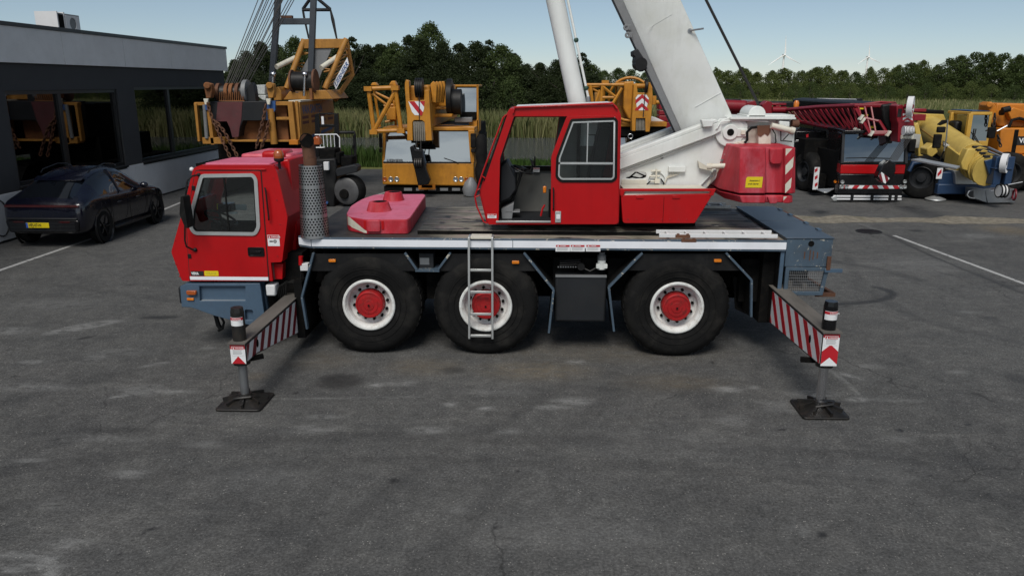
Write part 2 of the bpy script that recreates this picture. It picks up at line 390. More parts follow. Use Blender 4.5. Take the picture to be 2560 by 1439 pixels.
# ================================================================ SETTING
# ---- terrain: one sheet to the horizon with the canal cut into it
mb = MB()
prof_t = [(-80, -.012), (33.2, -.012), (34.4, .03), (35.6, -.05), (36.6, -.9), (53.6, -.9), (54.4, -.3), (55.6, .1), (60, .22), (90, .25), (2600, .3)]
xs_t = [-1800, -200, -60, 0, 60, 200, 1800]
vs = [(x, y, z) for y, z in prof_t for x in xs_t]; n = len(xs_t)
mb.add(vs, [(j*n+i, j*n+i+1, (j+1)*n+i+1, (j+1)*n+i) for j in range(len(prof_t)-1) for i in range(n-1)])
m, nt, b = newmat('meadow_ground'); v = nt.vec(world=True)
c = nt.ramp(nt.noise(v, .05, 6, .6), [(.3, (.09, .11, .035)), (.5, (.17, .17, .065)), (.7, (.24, .21, .1))])
c = nt.mix(nt.ramp(nt.noise(v, .8, 5), [(.35, .0), (.7, .5)]), c, (.07, .09, .025)); nt.link(c, b.inputs['Base Color']); b.inputs['Roughness'].default_value = .95
b.inputs['Specular IOR Level'].default_value = .1
mb.build('ground', m, smooth=False, kind='structure')

# ---- canal water
mb = MB(); mb.add([(-200, 35.4, -.1), (200, 35.4, -.1), (200, 55.1, -.1), (-200, 55.1, -.1)], [(0, 1, 2, 3)])
m, nt, b = newmat('canal_water'); v = nt.vec((1, 2.2, 1), world=True)
b.inputs['Base Color'].default_value = (.03, .036, .036, 1); b.inputs['Roughness'].default_value = .08; b.inputs['Specular IOR Level'].default_value = .6
bp = nt.new('ShaderNodeBump'); bp.inputs['Strength'].default_value = 1.0; bp.inputs['Distance'].default_value = .7
hgt = nt.math('ADD', nt.noise(v, 1.6, 4, .6, .6), nt.math('MULTIPLY', nt.noise(v, 5, 3, .6), .35))
nt.link(hgt, bp.inputs['Height']); nt.link(bp.outputs[0], b.inputs['Normal'])
mb.build('water', m, kind='structure')

# ---- asphalt yard with a painted-in history of dust, oil and scrub marks (vertex masks, broken up by noise in the shader)
gx = np.concatenate([np.arange(-60, -14, 4.0), np.arange(-14, -7.4, .12), np.arange(-7.4, 8.6, .04), np.arange(8.6, 26, .15), np.arange(26, 95, 5.0)])
gy = np.concatenate([np.arange(-60, 3, 6.0), np.arange(3, 4.6, .1), np.arange(4.6, 13, .04), np.arange(13, 24, .1), np.arange(24, 33.3, .3)])
GX, GY = np.meshgrid(gx, gy)
LIGHT = np.zeros_like(GX); DARK = np.zeros_like(GX); WARM = np.zeros_like(GX)
def blot(A, x, y, w, h, amt, soft=1.5, slant=0.0):
    c = PZ(x, y, 0); e = PZ(x+w, y, 0); g = PZ(x, y-h, 0)
    rx = abs(e.x-c.x); ry = abs(g.y-c.y); dx = GX-c.x; dy = GY-c.y; dx = dx-slant*dy
    A[:] = np.maximum(A, amt*np.exp(-((dx/rx)**2+(dy/ry)**2)**soft))
for q in [(211, 816, 42, 20, .55, 3, .9), (30, 827, 55, 10, .45), (80, 905, 32, 5, .5), (240, 893, 30, 6, .4), (390, 910, 20, 9, .55, 2, 1.2), (350, 975, 60, 14, .4), (430, 978, 60, 5, .55),
          (300, 990, 16, 6, .6, 2, 1.5), (90, 968, 110, 9, .4), (80, 1150, 42, 5, .45), (330, 1180, 50, 7, .45), (130, 1255, 35, 18, .3), (510, 1110, 60, 9, .35), (250, 1095, 120, 9, .25), (60, 1385, 90, 10, .5), (90, 1410, 90, 6, .55),
          (180, 1355, 60, 12, .4), (940, 962, 22, 5, .75), (1000, 957, 45, 8, .45), (1125, 1010, 16, 6, .6), (1215, 1021, 20, 5, .8), (1375, 1017, 40, 6, .6), (1435, 1003, 50, 8, .55), (810, 1041, 45, 4, .6), (785, 1072, 65, 12, .35),
          (1070, 1075, 45, 9, .5), (1270, 1078, 30, 6, .4), (1440, 905, 25, 5, .65), (1820, 972, 40, 7, .7), (1885, 968, 14, 4, .55), (1830, 1052, 45, 12, .35), (1230, 980, 90, 8, .25), (2040, 985, 65, 9, .6), (2145, 998, 28, 6, .7), (2230, 1000, 75, 4, .3), (1950, 1015, 60, 15, .3),
          (650, 1190, 120, 30, .18), (1700, 1110, 200, 35, .15), (1400, 1330, 260, 40, .14), (2000, 1325, 25, 12, .35), (2240, 1098, 45, 8, .35), (2170, 915, 40, 6, .35), (2400, 930, 30, 5, .3), (2420, 780, 30, 4, .3), (2300, 660, 130, 20, .22), (1140, 1270, 70, 12, .2), (2200, 1180, 160, 30, .12),
          (600, 800, 60, 16, .3, 2, .8), (120, 760, 130, 14, .2), (520, 870, 20, 4, .4), (2440, 590, 60, 6, .35), (2130, 940, 16, 10, .6, 2, -.8), (760, 900, 40, 6, .3), (300, 880, 80, 10, .2)]: blot(LIGHT, *q)
for q in [(850, 952, 62, 20, .75, 3), (890, 958, 14, 8, .5), (1135, 925, 32, 9, .55, 2), (300, 1075, 100, 9, .45), (985, 1200, 13, 7, 1, 3), (1292, 1177, 6, 3, 1, 3), (1245, 1315, 8, 3, 1, 3), (812, 1281, 8, 3, .9, 3), (2250, 1075, 10, 4, 1, 3), (1955, 1073, 9, 3, 1, 3),
          (2057, 1336, 13, 8, 1, 3), (2145, 1249, 7, 3, 1, 3), (2095, 1290, 6, 3, .9, 3), (357, 1331, 10, 4, 1, 3), (380, 1322, 14, 4, 1, 3), (381, 1311, 6, 3, 1, 3), (190, 1412, 6, 3, .8, 3), (301, 1386, 6, 3, .9, 3), (530, 1163, 6, 3, .9, 3), (588, 1157, 7, 3, .9, 3), (145, 1097, 6, 2, .9, 3), (765, 1142, 4, 2, .9, 3), (1122, 1147, 4, 2, .9, 3),
          (400, 793, 48, 5, .85, 2, .5), (350, 678, 14, 2, .8), (740, 982, 6, 3, .9, 3), (430, 902, 8, 2, .8), (35, 940, 8, 3, .8), (120, 950, 5, 2, .8), (1780, 905, 6, 3, .9, 3), (2475, 795, 22, 5, .55, 2), (2420, 1060, 9, 4, .8, 3), (2330, 1190, 5, 3, .8, 3), (2470, 1235, 7, 4, .8, 3), (2545, 945, 40, 14, .5), (2290, 577, 14, 3, .8, 3),
          (1560, 965, 120, 20, .25), (620, 1300, 240, 60, .15), (2350, 1150, 200, 60, .2), (2460, 700, 80, 20, .15), (1750, 1250, 150, 40, .12)]: blot(DARK, *q)
for q in [(1060, 915, 90, 22, .5), (1340, 925, 140, 24, .65), (1680, 955, 130, 20, .45), (800, 900, 90, 20, .35), (1500, 880, 300, 26, .35), (2520, 575, 60, 12, .9), (640, 940, 30, 10, .4)]: blot(WARM, *q)
def track(A, pts, w, amt):
    P = [PZ(x, y, 0) for x, y in pts]
    for a, b_ in zip(P[:-1], P[1:]):
        d = Vector((b_.x-a.x, b_.y-a.y)); L2 = d.length_squared
        t = np.clip(((GX-a.x)*d.x+(GY-a.y)*d.y)/L2, 0, 1)
        A[:] = np.maximum(A, amt*np.exp(-(((GX-a.x-t*d.x)**2+(GY-a.y-t*d.y)**2)/w**2)**2))
track(DARK, [(2080, 760), (2140, 758), (2190, 752), (2220, 745), (2232, 735), (2220, 725), (2190, 718)], .09, .75)
track(DARK, [(2090, 655), (2160, 665), (2230, 680), (2300, 700)], .16, .35)
track(DARK, [(2150, 562), (2240, 598), (2330, 640), (2430, 682), (2560, 735)], .05, .6)
track(LIGHT, [(680, 997), (860, 994), (1060, 991)], .025, .3)
track(LIGHT, [(2075, 925), (2110, 950), (2150, 990)], .03, .4)
for pts, w, a in (([(0, 1180), (400, 1120), (900, 1090), (1500, 1100), (2200, 1140), (2560, 1180)], .12, .22), ([(0, 1270), (420, 1185), (920, 1150), (1500, 1158), (2200, 1205), (2560, 1255)], .12, .2), ([(700, 1439), (1000, 1200), (1250, 1050), (1420, 960)], .11, .2), ([(1050, 1439), (1260, 1200), (1440, 1060), (1560, 970)], .11, .18), ([(60, 700), (500, 760), (420, 900), (0, 1010)], .12, .2), ([(2560, 860), (2300, 800), (2150, 720), (2120, 640)], .12, .22)): track(DARK, pts, w, a)
track(LIGHT, [(2150, 560), (2185, 575), (2215, 590)], .05, .4)
for k in range(7): track(LIGHT, [(5, 1385+k*7), (60, 1382+k*8), (150, 1392+k*8)], .012, .6)
for k in range(5): track(LIGHT, [(300, 1172+k*5), (400, 1176+k*5)], .01, .4)
for k in range(5): track(LIGHT, [(130, 1340+k*6), (215, 1346+k*6)], .01, .45)
nX, nY = len(gx), len(gy)
co = np.stack([GX, GY, np.zeros_like(GX)], -1).reshape(-1, 3)
ii = np.arange(nX*nY).reshape(nY, nX)
fc = np.stack([ii[:-1, :-1], ii[:-1, 1:], ii[1:, 1:], ii[1:, :-1]], -1).reshape(-1, 4)
me = bpy.data.meshes.new('yard'); me.vertices.add(len(co)); me.vertices.foreach_set('co', co.ravel().astype(np.float32))
me.loops.add(fc.size); me.loops.foreach_set('vertex_index', fc.ravel().astype(np.int32)); me.polygons.add(len(fc))
me.polygons.foreach_set('loop_start', np.arange(0, fc.size, 4, dtype=np.int32)); me.update(calc_edges=True)
at = me.color_attributes.new('wear', 'FLOAT_COLOR', 'POINT')
at.data.foreach_set('color', np.stack([LIGHT, DARK, WARM, np.ones_like(LIGHT)], -1).ravel().astype(np.float32))
m, nt, b = newmat('asphalt'); v = nt.vec(world=True)
a_ = nt.new('ShaderNodeAttribute'); a_.attribute_name = 'wear'; sep = nt.new('ShaderNodeSeparateColor'); nt.link(a_.outputs['Color'], sep.inputs[0])
big = nt.noise(v, .22, 5, .6, .3); mid = nt.noise(v, 1.7, 6, .65, .3); fine = nt.noise(v, 38, 4, .7)
c = nt.ramp(big, [(.3, (.050, .0505, .0505)), (.7, (.074, .0745, .0735))])
c = nt.mix(nt.ramp(mid, [(.35, 0), (.75, .6)]), c, (.115, .113, .107))
m6 = nt.noise(v, 7, 9, .75, .4); c = nt.mix(1.0, c, nt.ramp(m6, [(.3, .72), (.5, 1.0), (.68, 1.3)]), 'MULTIPLY')
vs_ = nt.vec((.35, 1.6, 1), world=True)
c = nt.mix(nt.math('MULTIPLY', nt.ramp(nt.noise(vs_, 1.1, 7, .7, .6), [(.56, 0), (.76, 1)]), .4), c, (.17, .167, .157))
c = nt.mix(1.0, c, nt.ramp(fine, [(.25, .42), (.5, 1.0), (.75, 1.75)]), 'MULTIPLY')
vo = nt.new('ShaderNodeTexVoronoi'); vo.inputs['Scale'].default_value = 30; vo.inputs['Randomness'].default_value = 1; nt.link(v, vo.inputs['Vector'])
grit = nt.math('MULTIPLY', nt.ramp(vo.outputs['Distance'], [(.1, 1), (.24, 0)]), nt.ramp(nt.noise(v, 9, 3, .7), [(.5, 0), (.62, .9)]))
c = nt.mix(grit, c, (.3, .29, .27))
vo2 = nt.new('ShaderNodeTexVoronoi'); vo2.inputs['Scale'].default_value = 75; nt.link(v, vo2.inputs['Vector'])
g2 = nt.math('MULTIPLY', nt.ramp(vo2.outputs['Distance'], [(.12, 1), (.3, 0)]), nt.ramp(vo2.outputs['Color'], [(.72, 0), (.8, .8)]))
c = nt.mix(g2, c, (.27, .265, .25))
brk = nt.noise(nt.vec((.6, 1.5, 1), world=True), 7, 10, .78, .8); gr = nt.ramp(nt.noise(v, 70, 3, .7), [(.36, .4), (.56, 1)])
lf = nt.math('MULTIPLY', nt.math('MULTIPLY', sep.outputs[0], nt.ramp(brk, [(.42, .06), (.53, 1.0)])), gr)
c = nt.mix(lf, c, (.27, .272, .268))
c = nt.mix(nt.math('MULTIPLY', sep.outputs[2], nt.ramp(brk, [(.35, .1), (.7, .8)])), c, (.17, .13, .075))
df = nt.math('MULTIPLY', sep.outputs[1], nt.ramp(brk, [(.25, .55), (.5, 1.0)]))
c = nt.mix(nt.math('MULTIPLY', df, .88), c, (.014, .014, .015))
spot = nt.math('MULTIPLY', nt.ramp(nt.noise(v, 1.9, 2, .5), [(.74, 0), (.76, .7)]), 1.0)
c = nt.mix(spot, c, (.025, .025, .026))
dn = nt.new('ShaderNodeVectorMath', operation='ADD'); nv = nt.new('ShaderNodeTexNoise'); nv.inputs['Scale'].default_value = 1.1; nv.inputs['Detail'].default_value = 6; nt.link(v, nv.inputs['Vector']); nt.link(v, dn.inputs[0]); nt.link(nv.outputs['Color'], dn.inputs[1])
ve = nt.new('ShaderNodeTexVoronoi', feature='DISTANCE_TO_EDGE'); ve.inputs['Scale'].default_value = .42; nt.link(dn.outputs[0], ve.inputs['Vector'])
crk = nt.math('MULTIPLY', nt.ramp(ve.outputs['Distance'], [(.0015, 1), (.006, 0)]), nt.ramp(nt.noise(v, .33, 4), [(.5, 0), (.6, .75)])); c = nt.mix(crk, c, (.018, .018, .018))
nt.link(c, b.inputs['Base Color'])
nt.link(nt.math('SUBTRACT', .88, nt.math('MULTIPLY', df, .35)), b.inputs['Roughness']); b.inputs['Specular IOR Level'].default_value = .25
bp = nt.new('ShaderNodeBump'); bp.inputs['Strength'].default_value = .5; bp.inputs['Distance'].default_value = .006
nt.link(nt.math('ADD', fine, nt.math('MULTIPLY', vo2.outputs['Distance'], .6)), bp.inputs['Height']); nt.link(bp.outputs[0], b.inputs['Normal'])
me.materials.append(m); yard = bpy.data.objects.new('yard', me); col.objects.link(yard); yard['kind'] = 'structure'

def worn_paint(name, c, wear):
    m, nt, b = newmat(name); v = nt.vec(world=True); out = m.node_tree.nodes['Material Output']
    nt.link(nt.mix(nt.noise(v, 14, 5), tuple(q*.7 for q in c), c), b.inputs['Base Color']); b.inputs['Roughness'].default_value = .75
    tr = nt.new('ShaderNodeBsdfTransparent'); mx = nt.new('ShaderNodeMixShader')
    nt.link(nt.ramp(nt.noise(v, 7, 8, .75), [(wear, 0), (wear+.08, 1)]), mx.inputs[0]); nt.link(tr.outputs[0], mx.inputs[1]); nt.link(b.outputs[0], mx.inputs[2])
    nt.link(mx.outputs[0], out.inputs[0]); return m
wp = worn_paint('worn_white_line_paint', (.42, .42, .41), .36)
def line(x0, y0, x1, y1, w, z=.004, mat_=wp, name='road_marking'):
    d = Vector((x1-x0, y1-y0, 0)).normalized()*.5*w; q = Vector((-d.y, d.x, 0)); mb = MB()
    mb.add([(x0-q.x, y0-q.y, z), (x1-q.x, y1-q.y, z), (x1+q.x, y1+q.y, z), (x0+q.x, y0+q.y, z)], [(0, 1, 2, 3)])
    return mb.build(name, mat_, kind='structure', smooth=False)
line(-10.72, 8, -10.66, 18.2, .11); line(-10.98, 21.6, -11.42, 26.9, .11); line(-5.9, 22.9, -4.7, 27.5, .12)
line(8.74, 18.6, 9.12, 13.2, .10)
# gravel seam across the yard on the right
m, nt, b = newmat('gravel'); v = nt.vec(world=True)
c = nt.ramp(nt.noise(v, 6, 7, .75), [(.3, (.06, .055, .045)), (.5, (.17, .15, .115)), (.72, (.3, .27, .21))])
c = nt.mix(nt.ramp(nt.noise(v, 1.3, 5, .6), [(.55, 0), (.72, .55)]), c, (.1, .095, .04)); nt.link(c, b.inputs['Base Color']); b.inputs['Roughness'].default_value = .95
mb = MB(); N = 60; lo = []; hi = []
for i in range(N+1):
    x = 3.6+i*(40-3.6)/N; lo.append((x, 20.35+random.uniform(-.18, .18), .004)); hi.append((x, 21.35+random.uniform(-.3, .3), .004))
mb.add(lo+hi, [(i, i+1, N+2+i, N+1+i) for i in range(N)]); mb.build('gravel_strip', m, kind='structure', smooth=False)
for i, (x, y, rr, lb) in enumerate([(2172, 579, .26, 'round iron manhole cover in the asphalt beside the gravel seam')]):
    p = PZ(x, y, 0); t = thing('manhole_cover', lb, 'manhole cover', (p.x, p.y, 0))
    mb = MB(); mb.lathe([(rr, .002), (rr, .012), (.001, .013)], p, (0, 0, 1), 28); mb.build('lid', M['black'], t)
    mb = MB(); mb.lathe([(rr+.005, .002), (rr+.005, .015), (rr+.05, .015), (rr+.05, .002)], p, (0, 0, 1), 28); mb.build('rim', M['dgrey'], t)

# ================================================================ OFFICE BUILDING
BX = -12.43; B0, B1 = 5.0, 31.15
bd = thing('office_building', 'low flat roofed office of pale and dark concrete panels with large black framed windows', 'building', (BX, 18, 0))
W1 = (17.92, 22.82, 1.2, 3.42); W2 = (23.82, 30.3, 1.2, 3.48)
rect = lambda a: [(a[0], a[2]), (a[1], a[2]), (a[1], a[3]), (a[0], a[3])]
mb = MB(); mb.plate([(B0, 1.1), (B1-.25, 1.1), (B1-.25, 4.06), (B0, 4.06)], [rect(W1), rect(W2)], BX-.28, BX-.02, 'x'); mb.build('facade', M['facade'], bd, smooth=False)
mb = MB()
for ya, yb in ((B0, 12.0), (12.012, 18.6), (18.612, 23.3), (23.312, B1-.2)): mb.box(BX-.3, BX+.0, ya, yb, 0, 1.098)
mb.box(BX-.3, BX, W1[1]+.02, W2[0]-.02, 1.098, 1.165)
mb.build('plinth', M['plinth'], bd, bevel=.004)
mb = MB(); mb.box(BX-.2, BX+.012, B0, B1-.2, 0.0, .05); mb.build('base_strip', M['trim'], bd)
js = [B0, 12.0, PX(150, 110, BX).y, PX(305, 130, BX).y, PX(423, 140, BX).y, B1]
for a_, b_ in zip(js[:-1], js[1:]):
    mb = MB(); mb.box(BX-.3, BX+.06, a_+.009, b_-.009, 4.065, 4.89); mb.build('fascia_panel', M['conc'], bd, bevel=.005)
mb = MB(); mb.box(BX-.2, BX+.035, B0, B1-.02, 4.1, 4.85); mb.build('fascia_joint', M['trim'], bd)
mb = MB(); mb.box(BX-.4, BX+.09, B0, B1+.03, 4.892, 4.985); mb.box(-26, BX-.402, B1-.3, B1+.03, 4.892, 4.985); mb.build('roof_trim', M['trim'], bd, bevel=.006)
mb = MB(); mb.box(-26, BX-.4, B0, B1-.31, 4.7, 4.86); mb.build('roof', M['dgrey'], bd)
mb = MB(); mb.box(-26, BX-.32, B1-.55, B1-.26, 0, 4.06); mb.box(-26, BX-.32, B1-.5, B1, 4.065, 4.89); mb.build('end_wall', M['conc'], bd)
mb = MB(); mb.box(-26, BX-.3, B0, B1-.6, -.05, .02); mb.build('floor', M['dgrey'], bd)
mb = MB(); mb.box(-19, -18.8, B0, B1-.6, .02, 4.6); mb.box(-19, BX-.3, 23.25, 23.4, .02, 4.6); mb.box(-26, BX-.32, B0, B0+.2, 0, 4.6); mb.build('inner_wall', M['interior'], bd)
mb = MB(); mb.box(-18.8, BX-.3, B0+.2, B1-.6, 3.5, 3.6); mb.build('ceiling', M['interior'], bd)
for (y0, y1, z0, z1), mull in ((W1, [PX(171, 350, BX).y]), (W2, [PX(433, 300, BX).y])):
    mb = MB(); w = .09
    mb.plate([(y0, z0), (y1, z0), (y1, z1), (y0, z1)], [[(y0+w, z0+w), (y1-w, z0+w), (y1-w, z1-w), (y0+w, z1-w)]], BX-.2, BX-.06, 'x')
    for q in mull: mb.box(BX-.21, BX-.07, q-.07, q+.07, z0+w, z1-w)
    wf = mb.build('window', M['trim'], bd, bevel=.004)
    mb = MB(); mb.box(BX-.145, BX-.135, y0+.05, y1-.05, z0+.05, z1-.05); mb.build('pane', M['glassd'], wf)
    mb = MB(); mb.box(BX-.2, BX+.05, y0-.03, y1+.03, z0-.055, z0-.003); mb.build('sill', M['trim'], wf, bevel=.004)
# desks inside, seen through the panes
for y in (19.2, 21.2, 25.3, 27.6):
    mb = MB(); mb.box(-14.6, -13.4, y, y+1.5, .72, .76); mb.box(-14.55, -13.45, y+.02, y+.06, .02, .72); mb.box(-14.55, -13.45, y+1.44, y+1.48, .02, .72)
    mb.build('desk', M['conc'], bd); mb = MB(); mb.box(-14.2, -14.16, y+.35, y+.95, .88, 1.25); mb.box(-14.24, -14.12, y+.6, y+.7, .76, .9); mb.build('monitor', M['black'], bd)
pass
mb = MB(); mb.tube([(BX+.03, 17.0+.28*math.cos(q), .58+.42*math.sin(q)) for q in [2*math.pi*i/20 for i in range(20)]], .016, 6, True); mb.build('wall_hoop', M['black'], bd)
# roof unit
ac = thing('air_conditioner', 'small grey air conditioning unit on the office roof edge', 'air conditioner', (-13.1, 20.9, 4.86))
p0 = PX(143, 68, -12.9); p1 = PX(198, 68, -12.9)
mb = MB(); mb.box(-13.45, -12.86, p0.y, p1.y, 4.93, 5.42); mb.build('casing', M['grey'], ac, bevel=.015)
mb = MB(); mb.plate([(p0.y+.35, 4.97), (p1.y-.05, 4.97), (p1.y-.05, 5.38), (p0.y+.35, 5.38)], [circ((p0.y+p1.y+.3)/2, 5.175, .16, 20)], -12.858, -12.84, 'x'); mb.box(-13.46, -12.85, p0.y-.02, p0.y+.02, 4.93, 5.45); mb.box(-13.46, -12.85, p0.y+.28, p0.y+.33, 4.93, 5.45); mb.build('front_panel', M['conc'], ac)
mb = MB(); mb.box(-12.857, -12.852, p0.y+.05, p0.y+.26, 4.97, 5.38); mb.build('vent', M['void'], ac)
mb = MB(); mb.box(-13.4, -12.9, p0.y+.1, p0.y+.16, 4.86, 4.93); mb.box(-13.4, -12.9, p1.y-.16, p1.y-.1, 4.86, 4.93); mb.build('foot', M['rubber'], ac, split=True)

# ================================================================ PARKED CAR
def make_car(px_, py_):
    t = thing('parked_car', 'dark blue sloping back car parked against the office wall', 'car', (px_, py_, 0), local=True)
    # one smooth loft: (y, underside, belt, half width, roof, roof half width), rear bumper at 0
    ST = [(0, .42, .80, .80, .83, .60), (.05, .32, .93, .90, .97, .63), (.2, .28, 1.0, .95, 1.06, .655), (.5, .26, 1.035, .97, 1.2, .64), (.9, .24, 1.03, .972, 1.385, .61), (1.3, .23, 1.01, .968, 1.52, .60), (1.85, .22, .985, .957, 1.595, .605), (2.35, .22, .975, .957, 1.59, .605), (2.75, .22, .975, .962, 1.49, .605), (3.15, .22, .98, .968, 1.25, .645), (3.42, .22, .965, .972, 1.06, .68), (3.8, .23, .935, .978, .985, .66), (4.2, .26, .87, .95, .90, .6), (4.55, .3, .76, .85, .80, .5), (4.72, .36, .64, .70, .68, .4), (4.78, .44, .56, .55, .58, .3)]
    vs = []; mi = []; fs = []
    for y, zb, zs, hw, zr, rw in ST:
        h = [(0, zb), (hw*.82, zb), (hw*.965, zb+.08), (hw, (zb+zs)*.5), (hw*.985, zs-.06), (hw*.945, zs+.005), ((hw*.92+rw)*.5+.03, (zs+zr)*.5+.01), (rw, zr-.035), (rw*.6, zr-.002), (0, zr+.012)]
        vs += [(x, y, z) for x, z in h+[(-x, z) for x, z in h[-2:0:-1]]]
    n = len(vs)//len(ST)
    for k in range(len(ST)-1):
        for i in range(n):
            j = i if i < 9 else n-1-i; g = 0
            if j in (5, 6) and 4 <= k <= 8: g = 1 if i < 9 else 2
            if j in (7, 8) and 2 <= k <= 3: g = 3
            if j in (7, 8) and 8 <= k <= 9: g = 4
            fs.append((k*n+i, k*n+(i+1) % n, (k+1)*n+(i+1) % n, (k+1)*n+i)); mi.append(g)
    fs += [tuple(range(n)), tuple(range((len(ST)-1)*n, len(ST)*n))]; mi += [0, 0]
    me = bpy.data.meshes.new('body'); me.from_pydata(vs, [], fs)
    for k in range(5): me.materials.append(M['carblue'])
    me.polygons.foreach_set('material_index', mi); tmp = bpy.data.objects.new('body', me); col.objects.link(tmp); sd = tmp.modifiers.new('sub', 'SUBSURF'); sd.levels = 2
    em = bpy.data.meshes.new_from_object(tmp.evaluated_get(bpy.context.evaluated_depsgraph_get())); bpy.data.objects.remove(tmp); bpy.data.meshes.remove(me)
    for g, nm, mt in ((0, 'body', 'carblue'), (1, 'side_window', 'carglass'), (2, 'side_window', 'carglass'), (3, 'rear_window', 'carglass'), (4, 'windscreen', 'carglass')):
        used = {}; q = MB(); ff = []
        for p in em.polygons:
            if p.material_index == g: ff.append(tuple(used.setdefault(v, len(used)) for v in p.vertices))
        q.add([em.vertices[v].co for v in used], ff); q.build(nm, M[mt], t, ang=60)
    bpy.data.meshes.remove(em)
    for sx in (-1, 1):
        mb = MB()
        for (y, w) in ((1.92, .05),): mb.prism([(sx*.97, 1.0), (sx*.9, 1.06), (sx*.8, 1.3), (sx*.665, 1.53), (sx*.6, 1.53), (sx*.7, 1.3), (sx*.85, 1.03)], y-w/2, y+w/2, 'y')
        mb.build('pillar', M['carblue'], t, split=True)
        mb = MB(); mb.tube([(sx*.56, 1.2, 1.51), (sx*.57, 1.32, 1.575), (sx*.575, 2.0, 1.645), (sx*.57, 2.45, 1.61), (sx*.56, 2.6, 1.55)], .015, 6); mb.build('roof_rail', M['blackgl'], t)
        mb = MB(); mb.ball((sx*1.04, 3.0, 1.06), .1, 12, 8, .7); mb.bar((sx*.88, 3.02, 1.02), (sx*1.0, 3.0, 1.05), .04); mb.build('mirror', M['carblue'], t)
        mb = MB(); mb.box(sx*.975-.008, sx*.975+.012, 1.62, 1.84, .80, .825); mb.box(sx*.972-.008, sx*.972+.012, 2.62, 2.84, .80, .825); mb.build('door_handle', M['carblue'], t, bevel=.008, split=True)
        mb = MB(); mb.box(sx*.93, sx*.982, 1.35, 3.35, .23, .31); mb.build('side_skirt', M['blackgl'], t, bevel=.02)
        mb = MB()
        for y in (1.28, 2.2, 3.2): mb.bar((sx*.985, y, .34), (sx*.97, y+.05, .95), .006, .012)
        mb.build('door_gap', M['void'], t, split=True)
    mb = MB(); mb.prism([(.83, 1.372), (.9, 1.41), (1.05, 1.455), (1.05, 1.43)], -.57, .57, 'x'); mb.build('roof_spoiler', M['carblue'], t, bevel=.008)
    mb = MB(); mb.prism(rpoly([(-.85, .885), (.85, .885), (.83, .935), (-.83, .935)], .02), .01, .12, 'y'); mb.build('light_bar', M['redlens'], t, bevel=.01)
    mb = MB(); mb.prism(rpoly([(-.78, .36), (.78, .36), (.84, .62), (-.84, .62)], .06), -.05, .2, 'y'); bq = mb.build('bumper', M['blackgl'], t, bevel=.02)
    mb = MB()
    for k in range(7): mb.box(-.74, .74, -.056, -.052, .385+k*.03, .397+k*.03)
    mb.build('grille', M['dgrey'], t)
    for sx in (-1, 1):
        mb = MB(); mb.box(sx*.52-.12, sx*.52+.12, -.06, -.045, .57, .6); mb.build('reflector', M['redlens'], t)
    mb = MB(); mb.box(-.8, .8, -.055, 0.1, .635, .665); mb.build('chrome_strip', M['dgrey'], t, bevel=.01)
    mb = MB(); mb.box(-.36, .16, -.072, -.056, .46, .57); pl = mb.build('number_plate', M['signy'], t, bevel=.004)
    mb = MB(); mb.box(-.36, -.315, -.0745, -.0725, .462, .568); mb.build('country_band', paint('plate_blue', (.03, .1, .45), .4), pl)
    mb = MB(); text_mb(mb, 'HFJ-07-N', (-.3, -.073, .488), (1, 0, 0), (0, 0, 1), .062, .001, .02, .82); mb.build('lettering', M['signk'], pl, smooth=False)
    for y in (.86, 3.79):
        for sx in (-1, 1):
            c = Vector((sx*.965, y, .365)); w = MB()
            w.lathe([(.24, -.02), (.25, .0), (.345, .0), (.365, -.04), (.365, -.2), (.34, -.24), (.2, -.24)], c, (sx, 0, 0), 32); wh = w.build('wheel', M['rubber'], t)
            w = MB(); w.lathe([(.245, -.01), (.235, -.06), (.06, -.05), (.05, -.02), (.001, -.02)], c, (sx, 0, 0), 28)
            for k in range(5):
                q = 2*math.pi*k/5; w.bar(c+Vector((-sx*.03, .05*math.cos(q), .05*math.sin(q))), c+Vector((-sx*.015, .235*math.cos(q), .235*math.sin(q))), .05, .03)
            w.build('rim', M['blackgl'], wh)
            w = MB(); w.lathe([(.37, -.02), (.40, .012), (.425, .008), (.43, -.03)], c, (sx, 0, 0), 32); w.build('wheel_arch', M['blackgl'], t)
    t.scale = (1, .86, 1.05)
    for sx in (-1, 1):
        mb = MB(); mb.ball((sx*.72, 4.33, .8), .12, 12, 8, .5); mb.build('headlight', M['lens'], t)
    return t
make_car(-11.02, 16.42)

